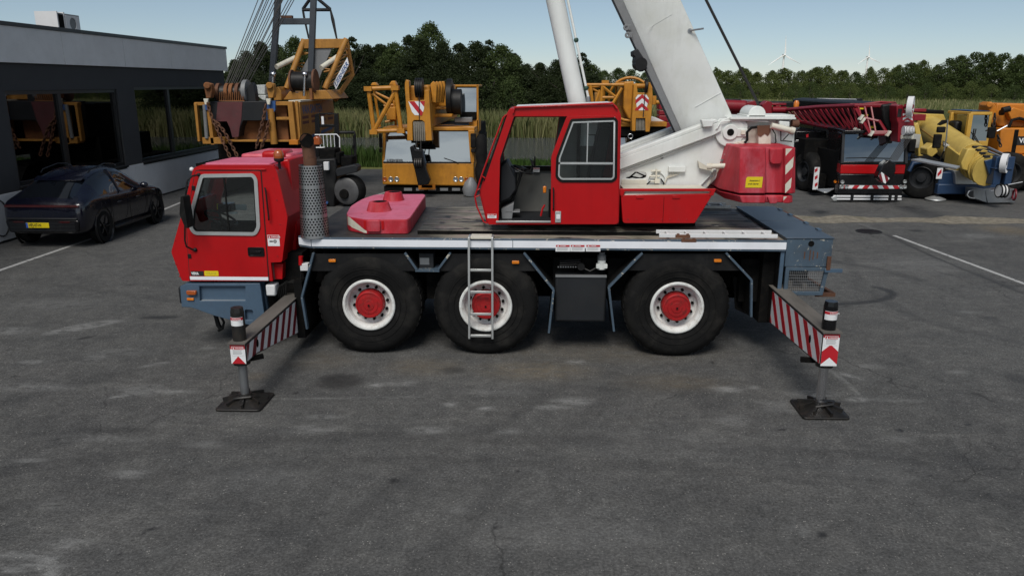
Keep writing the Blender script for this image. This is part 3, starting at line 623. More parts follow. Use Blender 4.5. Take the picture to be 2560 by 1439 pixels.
# ================================================================ VEGETATION
def leafmat(name, a, b_, c_, trans=.25):
    m, nt, b = newmat(name); at = nt.new('ShaderNodeAttribute'); at.attribute_name = 'tone'
    nt.link(nt.ramp(at.outputs['Fac'], [(0, a), (.5, b_), (1, c_)]), b.inputs['Base Color']); b.inputs['Roughness'].default_value = .6; b.inputs['Specular IOR Level'].default_value = .25
    tl = nt.new('ShaderNodeBsdfTranslucent'); nt.link(nt.ramp(at.outputs['Fac'], [(0, a), (1, c_)]), tl.inputs[0])
    mx = nt.new('ShaderNodeMixShader'); mx.inputs[0].default_value = trans; nt.link(b.outputs[0], mx.inputs[1]); nt.link(tl.outputs[0], mx.inputs[2])
    nt.link(mx.outputs[0], m.node_tree.nodes['Material Output'].inputs[0]); return m
def quads_mesh(name, c, a, b, tone, mat_):
    """c centres, a/b half axes -> leaf quads with a random tone each"""
    n = len(c); co = np.stack([c-a-b*.3, c+a*.2-b, c+a+b*.2, c-a*.1+b], 1).reshape(-1, 3)
    me = bpy.data.meshes.new(name); me.vertices.add(4*n); me.vertices.foreach_set('co', co.astype(np.float32).ravel())
    me.loops.add(4*n); me.loops.foreach_set('vertex_index', np.arange(4*n, dtype=np.int32)); me.polygons.add(n)
    me.polygons.foreach_set('loop_start', np.arange(0, 4*n, 4, dtype=np.int32)); me.update(calc_edges=True)
    at = me.attributes.new('tone', 'FLOAT', 'POINT'); at.data.foreach_set('value', np.repeat(tone, 4).astype(np.float32)); me.materials.append(mat_)
    return me
def rv(n):
    v = rng.normal(size=(n, 3)); return v/np.linalg.norm(v, axis=1, keepdims=True)
def crown_mesh(name, h, w, base, nclump, nleaf, size, mat_, lean=.0, spire=0.0):
    """leaf clumps spread through an uneven envelope; height h, width w"""
    C = []; T = []
    for k in range(nclump):
        u = rng.uniform(0, 1)**.85; z = base+(h-base)*u
        env = (math.sin(math.pi*min(1, .12+u*.88)**(.8+spire))**.7)*(1-.25*u) * (w/2)
        r = env*math.sqrt(rng.uniform(.15, 1)); q = rng.uniform(0, 2*math.pi)
        cr = rng.uniform(.045, .12)*w*(1.1-.35*u); cc = np.array([r*math.cos(q)+lean*u, r*math.sin(q), z-cr*.5])
        nl = int(nleaf/nclump*(cr/(.085*w))**2); d = rv(nl)*(rng.uniform(.25, 1, (nl, 1))**.45)*cr*np.array([1.15, 1.15, .8])
        C.append(cc+d); T.append(np.clip(rng.normal(.45+rng.normal(0, .16), .16, nl), 0, 1))
    # shoots that stick out
    C = np.concatenate(C); T = np.concatenate(T); n = len(C)
    a = rv(n); t = np.cross(a, rv(n)); t /= np.linalg.norm(t, axis=1, keepdims=True)
    s = size*rng.uniform(.6, 1.3, (n, 1))
    return quads_mesh(name, C, a*s, t*s*.55, T, mat_)
bark = paint('bark', (.06, .05, .04), .9, var=.3, bump=.4, bscale=14)
def trunk_mb(h, r, seed):
    rnd = random.Random(seed); mb = MB(); top = Vector((rnd.uniform(-.2, .2), rnd.uniform(-.2, .2), h*.8))
    mb.tube([(0, 0, 0), (0, 0, h*.1), top*.5+Vector((.1, 0, 0)), top], [r*1.3, r, r*.65, r*.15], 7)
    for k in range(7):
        z = h*rnd.uniform(.2, .65); q = rnd.uniform(0, 6.28); L = h*rnd.uniform(.15, .28); p = top*(z/(h*.8))
        mb.tube([p, p+Vector((math.cos(q)*L*.5, math.sin(q)*L*.5, L*.4)), p+Vector((math.cos(q)*L, math.sin(q)*L, L*.9))], [r*.4, r*.25, r*.06], 5)
    return mb
LM = {'dark': leafmat('dark_leaves', (.022, .033, .013), (.038, .054, .02), (.06, .08, .03), .5),
      'olive': leafmat('olive_leaves', (.065, .088, .024), (.115, .145, .04), (.17, .2, .062), .5),
      'mid': leafmat('mid_green_leaves', (.042, .064, .02), (.07, .1, .03), (.105, .14, .045), .5)}
PROTO = {}
for i, (kind, w, base, spire, ncl, nl) in enumerate([('dark', .75, .06, 0, 300, 22000), ('dark', .6, .05, .25, 280, 20000), ('dark', .9, .06, -.1, 320, 24000), ('dark', .42, .08, .5, 180, 13000), ('mid', .8, .05, .1, 240, 15000),
                                                     ('olive', .95, .05, 0, 150, 6500), ('olive', 1.15, .04, -.1, 160, 7000), ('olive', .7, .04, .2, 130, 5600), ('mid', 1.1, .03, 0, 150, 6500), ('mid', 1.9, .0, 0, 130, 6000), ('olive', 1.7, .0, 0, 130, 6000)]):
    PROTO[i] = (crown_mesh('crown', 1.0, w, base, ncl, nl, .0125 if i < 5 else .019, LM[kind], spire=spire), trunk_mb(1.0, .022, i))
TRM = {}
def tree(name, kind, x, y, z, h, label, cat, group, wide=1.0):
    t = thing(name, label, cat, (x, y, z), random.uniform(0, 6.28), group, local=True); t.scale = (h*wide, h*wide, h)
    cm, tm = PROTO[kind]
    c = bpy.data.objects.new('crown', cm); col.objects.link(c); c.parent = t
    if kind not in TRM:
        o = tm.build('trunk', bark, t); TRM[kind] = o.data
    else:
        o = bpy.data.objects.new('trunk', TRM[kind]); col.objects.link(o); o.parent = t
    return t
# wood beyond the canal: (photo column, photo row of the top, distance, kind)
LBL = 'dark green leafy tree standing in the wood behind the canal reeds'
for i, (x, y, Y, k) in enumerate([(585, 150, 78, 0), (615, 128, 74, 2), (650, 106, 68, 0), (690, 112, 72, 2), (733, 92, 66, 4), (770, 112, 70, 2), (815, 112, 70, 0), (850, 100, 66, 0), (880, 92, 63, 3), (915, 112, 66, 2), (950, 112, 70, 0), (985, 106, 65, 4),
                                  (1022, 88, 68, 1), (1072, 56, 72, 4), (1050, 96, 64, 0), (1105, 104, 63, 2), (1150, 108, 67, 1), (1190, 104, 64, 2), (1222, 100, 66, 3), (1255, 112, 63, 4), (1285, 135, 66, 0), (1318, 160, 70, 2), (1350, 158, 64, 0), (1392, 150, 67, 2), (1420, 148, 72, 0), (1455, 132, 65, 3), (1480, 160, 68, 4)]):
    p = PY(x, y, Y); tree('woodland_tree', k, p.x, Y, .2, p.z-.2, 'tallest tree of the dark wood, rising behind the yellow truck crane' if x == 1072 else LBL if k != 4 else 'lighter green tree standing among the darker trees behind the canal reeds', 'tree', None if x == 1072 else 'trees of the dark wood' if k != 4 else 'lighter trees in the dark wood', random.uniform(.85, 1.2))
for i, x in enumerate(range(570, 1500, 38)):
    Y = 61.5+random.uniform(-.8, 1.5); p = PY(x+random.uniform(-12, 12), 190+random.uniform(-22, 22), Y)
    tree('woodland_shrub', random.choice([0, 2, 2]), p.x, Y, .15, p.z-.1, 'dense dark shrub at the foot of the wood behind the reeds', 'shrub', 'shrubs along the edge of the wood', 1.5)
p = PY(1275, 205, 60.2); tree('elder_bush', 9, p.x, 60.2, .2, p.z, 'broad mid green bush in front of the dark wood, right of the yellow crane', 'shrub', None, 1.0)
for i, (x, y, Y, k) in enumerate([(1510, 176, 120, 4), (1545, 170, 125, 4), (1580, 174, 118, 8), (1615, 180, 122, 4), (1650, 176, 128, 8)]):
    p = PY(x, y, Y); tree('distant_tree', k, p.x, Y, .25, p.z-.25, 'mid green tree far off between the white cylinder and the boom', 'tree', 'distant trees behind the boom', 1.2)
for i, (x, y, Y, k) in enumerate([(1790, 168, 178, 7), (1822, 176, 172, 5), (1858, 172, 175, 6), (1893, 180, 170, 5), (1930, 176, 176, 5), (1962, 170, 168, 5), (2000, 178, 174, 6), (2040, 168, 170, 5), (2070, 164, 172, 6), (2105, 176, 176, 5), (2140, 180, 170, 8), (2178, 176, 174, 5), (2212, 170, 168, 6), (2250, 162, 172, 5), (2280, 158, 166, 8), (2310, 150, 170, 5), (2345, 162, 164, 6),
                                  (2375, 146, 162, 8), (2405, 138, 160, 4), (2440, 132, 158, 8), (2478, 130, 156, 4), (2515, 134, 155, 8), (2550, 136, 152, 4), (2585, 134, 150, 8)]):
    p = PY(x, y, Y); tree('field_tree', k, p.x, Y, .28, p.z-.28, 'rounded green tree in the far hedge line beyond the meadow', 'tree', 'trees of the far hedge line', random.uniform(.85, 1.5))
for i in range(26):
    x = 1780+i*31+random.uniform(-14, 14); Y = random.uniform(182, 205); y = 178-26*max(0, (x-2250)/310)+random.uniform(-11, 8); p = PY(x, y, Y)
    tree('field_tree', random.choice([3, 4, 5, 6, 7, 8]), p.x, Y, .28, p.z-.28, 'rounded green tree in the far hedge line beyond the meadow', 'tree', 'trees of the far hedge line', random.uniform(.7, 1.3))
for i, (x, y, Y, k) in enumerate([(1800, 205, 150, 9), (1850, 210, 148, 9), (1900, 205, 150, 10), (1990, 212, 140, 9), (2030, 205, 144, 9), (2080, 212, 138, 9), (2130, 208, 140, 10), (2170, 218, 136, 9), (2220, 214, 138, 9), (2270, 212, 134, 10), (2320, 208, 136, 9), (2370, 206, 132, 10), (2430, 205, 128, 10), (2480, 210, 126, 10), (2540, 214, 124, 9), (2160, 236, 118, 10)]):
    p = PY(x, y, Y); tree('hedge_bush', k, p.x, Y, .25, p.z-.2, 'low spreading green bush in front of the far hedge line', 'shrub', 'bushes before the far hedge line', 1.0)
def blades(name, n, xr, yr, hr, w, z0, mat_, kind='stuff', zf=None):
    x = rng.uniform(*xr, n); y = rng.uniform(*yr, n); clump = .75+.5*np.sin(x*.9+np.sin(y*1.3)*2)*np.sin(x*.23+1)+rng.normal(0, .12, n)
    h = rng.uniform(*hr, n)*np.clip(.8+.25*clump, .4, 1.3); z = np.full(n, z0) if zf is None else zf(x, y)
    q = rng.uniform(0, 2*np.pi, n); lx = rng.normal(0, .16, n)*h; ly = rng.normal(0, .12, n)*h
    a = np.stack([np.cos(q)*w, np.sin(q)*w, np.zeros(n)], 1)*rng.uniform(.6, 1.4, (n, 1)); c = np.stack([x, y, z], 1); m_ = c+np.stack([lx*.35, ly*.35, h*.6], 1); tip = c+np.stack([lx, ly, h], 1)
    co = np.stack([c-a, c+a, m_+a*.8, tip, m_-a*.8], 1).reshape(-1, 3); me = bpy.data.meshes.new(name)
    me.vertices.add(5*n); me.vertices.foreach_set('co', co.astype(np.float32).ravel()); me.loops.add(5*n); me.loops.foreach_set('vertex_index', np.arange(5*n, dtype=np.int32))
    me.polygons.add(n); me.polygons.foreach_set('loop_start', np.arange(0, 5*n, 5, dtype=np.int32)); me.update(calc_edges=True)
    tone = np.clip(.5+.22*np.sin(x*.55+2*np.sin(y*.7))+rng.normal(0, .2, n), 0, 1); at = me.attributes.new('tone', 'FLOAT', 'POINT'); at.data.foreach_set('value', np.repeat(tone, 5).astype(np.float32))
    me.materials.append(mat_); o = bpy.data.objects.new(name, me); col.objects.link(o); o['kind'] = kind; return o
tag(blades('tall_bank_grass', 9000, (-26, -5.2), (33.6, 36.2), (.5, 1.05), .024, -.02, leafmat('tall_grass_blades', (.04, .08, .016), (.07, .13, .028), (.13, .18, .055), .5), zf=lambda x, y: np.clip(.02-(y-35.0)*.3, -.4, .02)), 'taller green grass on the near bank of the canal, left of the yellow crane', 'grass')
reedm = leafmat('reed_blades', (.12, .16, .05), (.23, .24, .1), (.4, .37, .19), .5)
grassm = leafmat('bank_grass_blades', (.04, .085, .016), (.07, .135, .028), (.13, .19, .055), .5)
tag(blades('reeds', 30000, (-32, 34), (53.9, 58.2), (.85, 1.75), .035, .1, reedm, zf=lambda x, y: np.clip(-.15+(y-53.9)*.2, -.15, .15)), 'tall beige green reeds along the far bank of the canal', 'reeds')
tag(blades('bank_grass', 24000, (-26, 34), (33.5, 36.0), (.12, .34), .022, -.02, grassm, zf=lambda x, y: np.clip(.02-(y-35.0)*.3, -.4, .02)), 'short bright green grass on the near bank of the canal', 'grass')
tag(blades('meadow_grass', 26000, (0, 95), (62, 132), (.5, 1.15), .07, .22, reedm), 'long pale meadow grass beyond the canal', 'grass')

# ================================================================ WIND TURBINES
twm = paint('turbine_white', (.8, .8, .8), .4, var=.02, dirtamt=.02)
def turbine(x, y, Y, blade_px, rot, label):
    p = PY(x, y, Y); t = thing('wind_turbine', label, 'wind turbine', (p.x, Y, 0), group='wind turbines on the horizon')
    L = blade_px/FPX*Y; hub = Vector((p.x, Y, p.z))
    mb = MB(); mb.cyl((p.x, Y+4, 0), (p.x, Y+4, p.z-1), 2.2, 1.3, 16); mb.build('tower', twm, t)
    mb = MB(); mb.obox(hub+Vector((0, 4, .2)), (0, 1, 0), 5, 1.7, 1.7); mb.build('nacelle', twm, t, bevel=.5)
    mb = MB(); mb.lathe([(1.6, 1.0), (1.5, -.6), (.9, -1.8), (.01, -2.2)], hub, (0, 1, 0), 16); hb = mb.build('hub', twm, t)
    for k in range(3):
        q = rot+k*2*math.pi/3; d = Vector((math.sin(q), 0, math.cos(q))); s = Vector((math.cos(q), 0, -math.sin(q))); mb = MB(); vs = []
        for f, w in ((.02, .9), (.12, 1.7), (.25, 1.75), (.6, 1.1), (1, .25)):
            c = hub+d*L*f+Vector((0, -.6, 0)); vs += [c-s*w*.4, c+Vector((0, -.35, 0)), c+s*w, c+Vector((0, .35, 0))]
        mb.add(vs, [(r*4+i, r*4+(i+1) % 4, r*4+4+(i+1) % 4, r*4+4+i) for r in range(4) for i in range(4)]); mb.build('blade', twm, hb)
turbine(1962, 138, 1300, 44, R(-2), 'white wind turbine on the horizon, nearer the white crane boom')
turbine(2172, 143, 1500, 30, R(-4), 'smaller white wind turbine on the horizon, above the black red crane')
# ================================================================ MAIN CRANE (side on to the camera)
def YZ(pts, X): return [(p.y, p.z) for p in (PX(x, y, X) for x, y in pts)]
def clip(poly, a, b, c):
    """keep the part of a polygon where a*u+b*v>=c"""
    out = []
    for i in range(len(poly)):
        p, q = poly[i-1], poly[i]; fp, fq = a*p[0]+b*p[1]-c, a*q[0]+b*q[1]-c
        if (fp >= 0) != (fq >= 0):
            t = fp/(fp-fq); out.append((p[0]+(q[0]-p[0])*t, p[1]+(q[1]-p[1])*t))
        if fq >= 0: out.append(q)
    return out
def stripes(poly, period, ang, duty=.5, phase=0.0):
    a, b = math.cos(ang), math.sin(ang); ds = [a*u+b*v for u, v in poly]; k = math.floor(min(ds)/period)-1; out = []
    while k*period < max(ds):
        s = (k+phase)*period; q = clip(clip(poly, a, b, s), -a, -b, -(s+period*duty))
        if len(q) > 2: out.append(q)
        k += 1
    return out
CRL = 'red and white three axle mobile crane with its boom raised and outriggers set down'
cr = thing('mobile_crane', CRL, 'crane', (-.2, 11.1, 0))
YN = 9.78                       # near edge of the deck
def sticker(parent, c, w, h, kind='danger', axis='y', off=.003, face=-1):
    """warning sticker on a face looking at -y: white film, red head, small print"""
    x, y, z = c; mb = MB(); mb.box(x-w/2, x+w/2, y-.001, y, z-h/2, z+h/2); o = mb.build('warning_sticker', M['signw'], parent, smooth=False)
    mb = MB(); mb.box(x-w*.47, x+w*.47, y-.002, y-.001, z+h*.18, z+h*.46); mb.build('red_band', M['signr'], o, smooth=False)
    mb = MB(); text_mb(mb, 'DANGER', (x-w*.18, y-.0022, z+h*.25), (1, 0, 0), (0, 0, 1), h*.14, .0005, .02)
    t = [(x-w*.4, z+h*.22), (x-w*.25, z+h*.22), (x-w*.325, z+h*.43)]; mb.prism(t, y-.0028, y-.002, 'y'); mb.build('lettering', M['signw'], o, smooth=False)
    mb = MB()
    if kind == 'danger':
        for k in range(4): mb.box(x-w*.4, x+w*(.38-.06*(k % 2)), y-.002, y-.001, z+h*(.08-.13*k)-h*.02, z+h*(.08-.13*k)+h*.02)
        mb.build('small_print', M['grey'], o, smooth=False)
    else:
        mb.prism(circ(x+w*.12, z-h*.08, h*.15, 16), y-.002, y-.001, 'y'); mb.box(x-w*.35, x-w*.05, y-.002, y-.001, z-h*.14, z-h*.02); mb.build('pictogram', M['signk'], o, smooth=False)
        mb = MB(); mb.prism(circ(x+w*.12, z-h*.08, h*.06, 12), y-.003, y-.002, 'y'); mb.build('pictogram_centre', M['signw'], o, smooth=False)
    return o

# ---- deck and chassis
m, nt, b = newmat('worn_anti_slip_deck'); v = nt.vec((.5, 1.6, 1), world=True); v2 = nt.vec(world=True)
n1 = nt.noise(v, 2.4, 8, .72, .6); n2 = nt.noise(v2, 9, 6, .7)
sx_ = nt.new('ShaderNodeSeparateXYZ'); nt.link(v2, sx_.inputs[0])
reg = nt.math('MULTIPLY', nt.ramp(nt.math('MULTIPLY_ADD', sx_.outputs[0], .16, .5), [(.24, .1), (.34, 1.0), (.95, .9)]), nt.ramp(nt.noise(v2, .9, 3), [(.3, .55), (.6, 1)]))
wear = nt.math('MULTIPLY', nt.ramp(n1, [(.41, 0), (.48, 1)]), reg)
c = nt.ramp(n2, [(.3, (.010, .010, .010)), (.7, (.028, .027, .026))])
wc = nt.ramp(nt.noise(v, 5, 5), [(.3, (.12, .105, .08)), (.48, (.3, .275, .215)), (.62, (.32, .235, .215)), (.75, (.44, .42, .37))])
c = nt.mix(nt.math('MULTIPLY', wear, .9), c, wc)
c = nt.mix(nt.ramp(nt.noise(v2, 3.2, 6, .7, .6), [(.68, 0), (.71, .8)]), c, (.3, .28, .25))
nt.link(c, b.inputs['Base Color']); b.inputs['Roughness'].default_value = .55; b.inputs['Specular IOR Level'].default_value = .3
bp = nt.new('ShaderNodeBump'); bp.inputs['Strength'].default_value = .3; bp.inputs['Distance'].default_value = .004; nt.link(n2, bp.inputs['Height']); nt.link(bp.outputs[0], b.inputs['Normal'])
M['deck'] = m
xl = PY(740, 606, YN).x; xr = PY(1967, 606, YN).x
ZD = 1.62
mb = MB(); mb.prism([(xl, YN+.12), (xl+.2, YN), (xr, YN), (xr, 12.45), (xl, 12.45)], ZD-.045, ZD, 'z')
mb.build('deck', M['deck'], cr, bevel=.004)
mb = MB(); x0 = PY(1046, 560, 10.2).x
mb.box(x0, xr-.15, 10.12, 12.2, ZD+.001, ZD+.055); mb.build('raised_deck', M['deck'], cr, bevel=.004)
mb = MB(); mb.box(x0-.002, xr-.15, 10.108, 10.119, ZD+.001, ZD+.05); mb.build('deck_step_shade', M['void'], cr)  # black strip stands in for the shade on the step's front face
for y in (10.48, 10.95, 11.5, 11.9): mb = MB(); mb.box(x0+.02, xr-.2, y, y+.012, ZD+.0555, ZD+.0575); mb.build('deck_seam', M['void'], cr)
mb = MB()
mb.box(xl+.2, xr, YN-.004, YN+.03, ZD-.135, ZD+.012); mb.prism([(xl-.002, YN+.12), (xl+.2, YN-.004), (xl+.2, YN+.03), (xl+.03, YN+.14)], ZD-.135, ZD+.012, 'z'); mb.build('deck_edge', M['blue_worn'], cr, bevel=.006)
mb = MB(); x1 = PY(1282, 615, YN).x
for a_, b_ in ((xl+.21, x1-.004), (x1+.004, xr-.004)): mb.box(a_, b_, YN-.008, YN-.005, ZD-.105, ZD-.012)
mb.prism([(xl+.002, YN+.112), (xl+.2, YN-.009), (xl+.2, YN-.005), (xl+.006, YN+.115)], ZD-.105, ZD-.012, 'z'); mb.build('reflective_strip', M['wstrip'], cr, smooth=False)
mb = MB(); mb.box(-3.25, 3.75, 10.62, 11.7, .62, 1.5); mb.box(-3.3, 3.8, 10.45, 10.62, .85, 1.4); mb.box(-3.3, 3.8, 11.7, 11.85, .85, 1.4)
for x in (-2.27, -.68, 1.89): mb.cyl((x, 10.2, .68), (x, 12.1, .68), .11, n=12); mb.box(x-.2, x+.2, 10.9, 11.4, .4, .95)
for x in (-1.4, .35, .75, 1.1, 2.9): mb.box(x-.12, x+.16, 10.15, 10.6, .7, 1.3)
for k in range(14): mb.tube([(-3.2+k*.5, 10.4, 1.45-random.random()*.3), (-2.9+k*.5, 10.32, 1.25), (-2.6+k*.5, 10.42, 1.4-random.random()*.3)], .02, 6)
mb.build('chassis', M['void'], cr)
for i, y in enumerate((601,)): pass
for px_ in (1407, 1444, 1483):
    p = PY(px_, 620, YN-.01); sticker(cr, (p.x, YN-.0085, p.z), .19, .09)
# ---- wheels
def wheel(cx, near=True):
    s = -1 if near else 1; c = Vector((cx, 9.83 if near else 12.39, .697)); ax = (0, s, 0); mb = MB()
    mb.lathe([(.345, -.05), (.36, .0), (.40, .012), (.47, .03), (.56, .035), (.615, .02), (.645, -.015), (.672, -.05), (.68, -.09), (.68, -.33), (.66, -.38), (.6, -.4), (.36, -.4), (.34, -.3)], c, ax, 72); mb.v = [tuple(c+(Vector(v)-c)*1.04 if (Vector(v)-c).length > .45 else v) for v in mb.v]
    for k in range(44):
        q = 2*math.pi*k/44; d = Vector((math.cos(q), 0, math.sin(q))); t = Vector((-math.sin(q), 0, math.cos(q)))
        for y0, y1, o_ in ((-.06, -.2, 0), (-.21, -.345, .5)):
            q2 = q+o_*2*math.pi/44; d = Vector((math.cos(q2), 0, math.sin(q2))); t = Vector((-math.sin(q2), 0, math.cos(q2))); yy = (y0+y1)/2
            mb.obox(c+d*.703+Vector((0, s*yy, 0)), (0, 1, 0), (y0-y1)/2, .03, .009, d)
    for rr, k_ in ((.60, .024), (.585, .031), (.51, .036), (.43, .026), (.375, .008)): mb.torus(c+Vector((0, s*k_, 0)), ax, rr, .005, 64, 6)
    for k in range(20):
        q = 2*math.pi*(k+.2*(k % 3))/20; d = Vector((math.cos(q), 0, math.sin(q))); mb.obox(c+d*.545+Vector((0, s*.034, 0)), Vector((-d.z, 0, d.x)), .03+.02*(k % 2), .004, .012, d)
    w = mb.build('wheel', M['rubber'], cr)
    mb = MB(); mb.lathe([(.36, -.02), (.358, .02), (.345, .03), (.325, .028), (.315, .0), (.30, -.015), (.292, -.03), (.285, -.11), (.255, -.135), (.21, -.14), (.2, -.14)], c, ax, 48)
    mb.torus(c+Vector((0, s*.005, 0)), ax, .318, .006, 48, 6); r_ = mb.build('rim', M['rim'], w)
    mb = MB(); mb.lathe([(.196, -.15), (.192, -.03), (.186, .0), (.176, .008), (.166, .008), (.162, .0), (.125, .002), (.12, .009), (.075, .009), (.07, .016), (.04, .018), (.001, .018)], c, ax, 36); mb.build('hub', M['hub'], w)
    for k in range(12 if near else 0):
        q = 2*math.pi*(k+.3)/12; p = c+Vector((math.cos(q)*.231, -s*.137, math.sin(q)*.231)); mb = MB(); mb.cyl(p, p+Vector((0, s*.035, 0)), .021, .019, 8); mb.build('wheel_nut', M['void'], w)
    mb = MB(); mb.cyl(c+Vector((0, s*.03, 0)), c+Vector((0, s*.036, 0)), .014, n=10); mb.build('hub_plug', M['void'], w)
for x in (-2.265, -.68, 1.885): wheel(x); wheel(x, False)
# ---- mudguards: bent sheets seen on their painted near edges, with dark side panels between
def guard(pts, w=.066, y1=10.3, m_='blue_worn'):
    P = XZ(pts, 9.8); mb = MB()
    for a, b_ in zip(P[:-1], P[1:]): mb.bar((a[0], 9.815, a[1]), (b_[0], 9.815, b_[1]), .03, w, (0, 1, 0))
    P3 = [Vector((x, 0, z)) for x, z in P]; g = mb.build('mudguard', M[m_], cr, bevel=.004)
    mb = MB()
    for a, b_ in zip(P[:-1], P[1:]): mb.prism([(a[0]-.012, a[1]), (a[0]+.012, a[1]), (b_[0]+.012, b_[1]), (b_[0]-.012, b_[1])], 9.83, y1, 'y')
    mb.build('mudguard_sheet', M['void'], g)
guard([(784, 632), (755, 742), (768, 822)]); guard([(1310, 632), (1384, 724), (1372, 832)], .06)
guard([(1606, 632), (1522, 718), (1535, 828)], .06); guard([(1815, 632), (1879, 700), (1878, 792)], .055)
guard([(1012, 632), (1042, 675)], .035); guard([(1126, 632), (1094, 675)], .035)
mb = MB(); a_ = XZ([(1038, 677), (1098, 677)], 9.8); mb.box(a_[0][0], a_[1][0], 9.8, 10.2, a_[0][1]-.012, a_[0][1]+.012); mb.build('tray', M['blue_worn'], cr)
mb = MB(); a_ = XZ([(1046, 634), (1084, 672)], 9.9); mb.box(a_[0][0], a_[1][0], 9.92, 10.15, a_[1][1], a_[0][1]); bx = mb.build('control_box', M['dgrey'], cr, bevel=.008)
mb = MB(); a_ = XZ([(1049, 645), (1073, 662)], 9.9); mb.box(a_[0][0], a_[1][0], 9.912, 9.92, a_[1][1], a_[0][1]); mb.build('cover_plate', M['steel'], bx)
for poly in ([(786, 634), (1010, 634), (1040, 677), (770, 677)], [(1127, 634), (1308, 634), (1345, 677), (1096, 677)], [(1607, 634), (1816, 634), (1856, 676), (1570, 676)]):
    mb = MB(); mb.prism(XZ(poly, 9.84), 9.84, 9.86, 'y'); mb.build('side_panel', M['black'], cr)
for x, y in ((831, 651), (1289, 655), (1794, 651)):
    p = PY(x, y, 9.83); mb = MB(); mb.prism(rpoly([(p.x-.048, p.z-.02), (p.x+.048, p.z-.02), (p.x+.048, p.z+.02), (p.x-.048, p.z+.02)], .012), 9.81, 9.84, 'y'); mb.build('side_marker_light', M['amber'], cr, bevel=.004)
# under-deck gear in the middle bay
mb = MB(); a_ = XZ([(1388, 690), (1514, 806)], 9.9); mb.box(a_[0][0], a_[1][0], 9.92, 10.5, a_[1][1], a_[0][1]); tk = mb.build('fuel_tank', M['dgrey'], cr, bevel=.03, seg=3)
mb = MB(); mb.box(a_[0][0]+.005, a_[1][0]-.005, 9.905, 9.95, a_[0][1]-.015, a_[0][1]+.012); mb.build('tank_strap', M['grey'], tk)
mb = MB(); p = PY(1505, 655, 9.9); mb.cyl((p.x, 9.95, p.z-.11), (p.x, 9.95, p.z+.02), .055, n=14); mb.box(p.x-.075, p.x+.075, 9.9, 9.98, p.z-.09, p.z-.03); fl = mb.build('oil_filter', M['white'], cr, bevel=.008)
mb = MB(); mb.cyl((p.x, 9.95, p.z+.021), (p.x, 9.95, p.z+.09), .058, n=14); mb.cyl((p.x, 9.95, p.z+.091), (p.x, 9.95, p.z+.125), .04, n=14); mb.build('filter_cap', M['grey'], fl)
mb = MB(); p = PY(1453, 668, 9.9); mb.cyl((p.x, 9.93, p.z), (p.x, 10.1, p.z), .05, n=14); mb.tube([(p.x+.05, 9.95, p.z-.03), (p.x+.12, 9.93, p.z-.06), (p.x+.2, 9.95, p.z-.02)], .012, 6)
for k in range(3): mb.tube([(PY(1400, 650, 9.9).x, 10.0, p.z+.03*k), (p.x, 10.0, p.z+.03*k+.02)], .012, 6)
mb.build('pump', M['black'], cr)
mb = MB()
for k in range(8): q = PY(1396+k*6.2, 668, 9.95); mb.box(q.x-.009, q.x+.009, 9.97, 9.98, q.z-.008, q.z+.008)
mb.build('bolt_row', M['grey'], cr)
# gear by the front outrigger box
mb = MB(); p = PY(760, 668, 9.9); mb.box(p.x-.055, p.x+.055, 9.9, 10.0, p.z-.05, p.z+.05); mb.build('valve_block', M['conc'], cr, bevel=.006)
mb = MB(); p = PY(676, 720, 9.95); mb.box(p.x-.05, p.x+.08, 9.9, 10.1, p.z-.1, p.z+.06); mb.build('fluid_bottle', M['conc'], cr, bevel=.02)
mb = MB()
for k in range(5): mb.tube([PY(690+k*6, 745, 10.0), PY(700+k*4, 715-k*3, 9.95), PY(735+k*3, 700+k*3, 10.0), PY(752, 720+k*6, 10.0)], .014, 6)
mb.tube([PY(757, 640, 9.95), PY(752, 700, 9.95), PY(757, 760, 9.98)], .014, 6); mb.build('hose', M['rubber'], cr, split=True)
mb = MB(); mb.box(PY(655, 700, 10.1).x, PY(760, 700, 10.1).x, 10.1, 12.2, .5, 1.35); mb.box(PY(735, 700, 9.9).x, PY(755, 700, 9.9).x, 9.87, 12.2, .2, 1.0); mb.build('outrigger_box', M['void'], cr)
mb = MB(); mb.cyl(PY(752, 640, 9.92), PY(752, 662, 9.92), .03, n=10); mb.build('coil_spring', M['red'], cr)

# ---- front frame below the cab
YF = 9.88
fr = XZ([(450, 716), (466, 708), (612, 708), (649, 708), (665, 812), (634, 815), (536, 789), (478, 768), (454, 767)], YF)
rec = XZ([(498, 715), (613, 715), (613, 752), (499, 752)], YF); rec2 = rpoly(XZ([(612, 774), (632, 775), (633, 800), (613, 800)], YF), .02)
mb = MB(); mb.plate(fr, [rec, rec2], YF, YF+.05); ff = mb.build('front_frame', M['blue'], cr, bevel=.006)
mb = MB(); mb.prism([(x, z) for x, z in fr], YF+.16, 12.35, 'y'); mb.prism(inset(fr, .03), YF+.051, YF+.159); mb.build('front_frame_box', M['blue'], ff)
mb = MB(); mb.box(rec[0][0], rec[1][0], YF+.02, YF+.158, rec[2][1]-.012, rec[2][1]+.0); mb.box(rec[0][0]+.12, rec[1][0]-.01, YF+.1, YF+.157, rec[2][1]+.001, rec[2][1]+.05); mb.build('step_tread', M['alu'], ff)
p0 = PY(481, 730, YF); mb = MB(); mb.prism(rpoly([(p0.x-.065, p0.z-.03), (p0.x+.065, p0.z-.03), (p0.x+.07, p0.z+.03), (p0.x-.07, p0.z+.03)], .02), YF-.045, YF-.001); mb.build('indicator', M['amberd'], ff, bevel=.008)
p0 = PY(477, 747, YF); mb = MB(); mb.box(p0.x-.048, p0.x+.048, YF-.02, YF-.001, p0.z-.018, p0.z+.018); mb.build('side_marker_light', M['amber'], ff, bevel=.006)
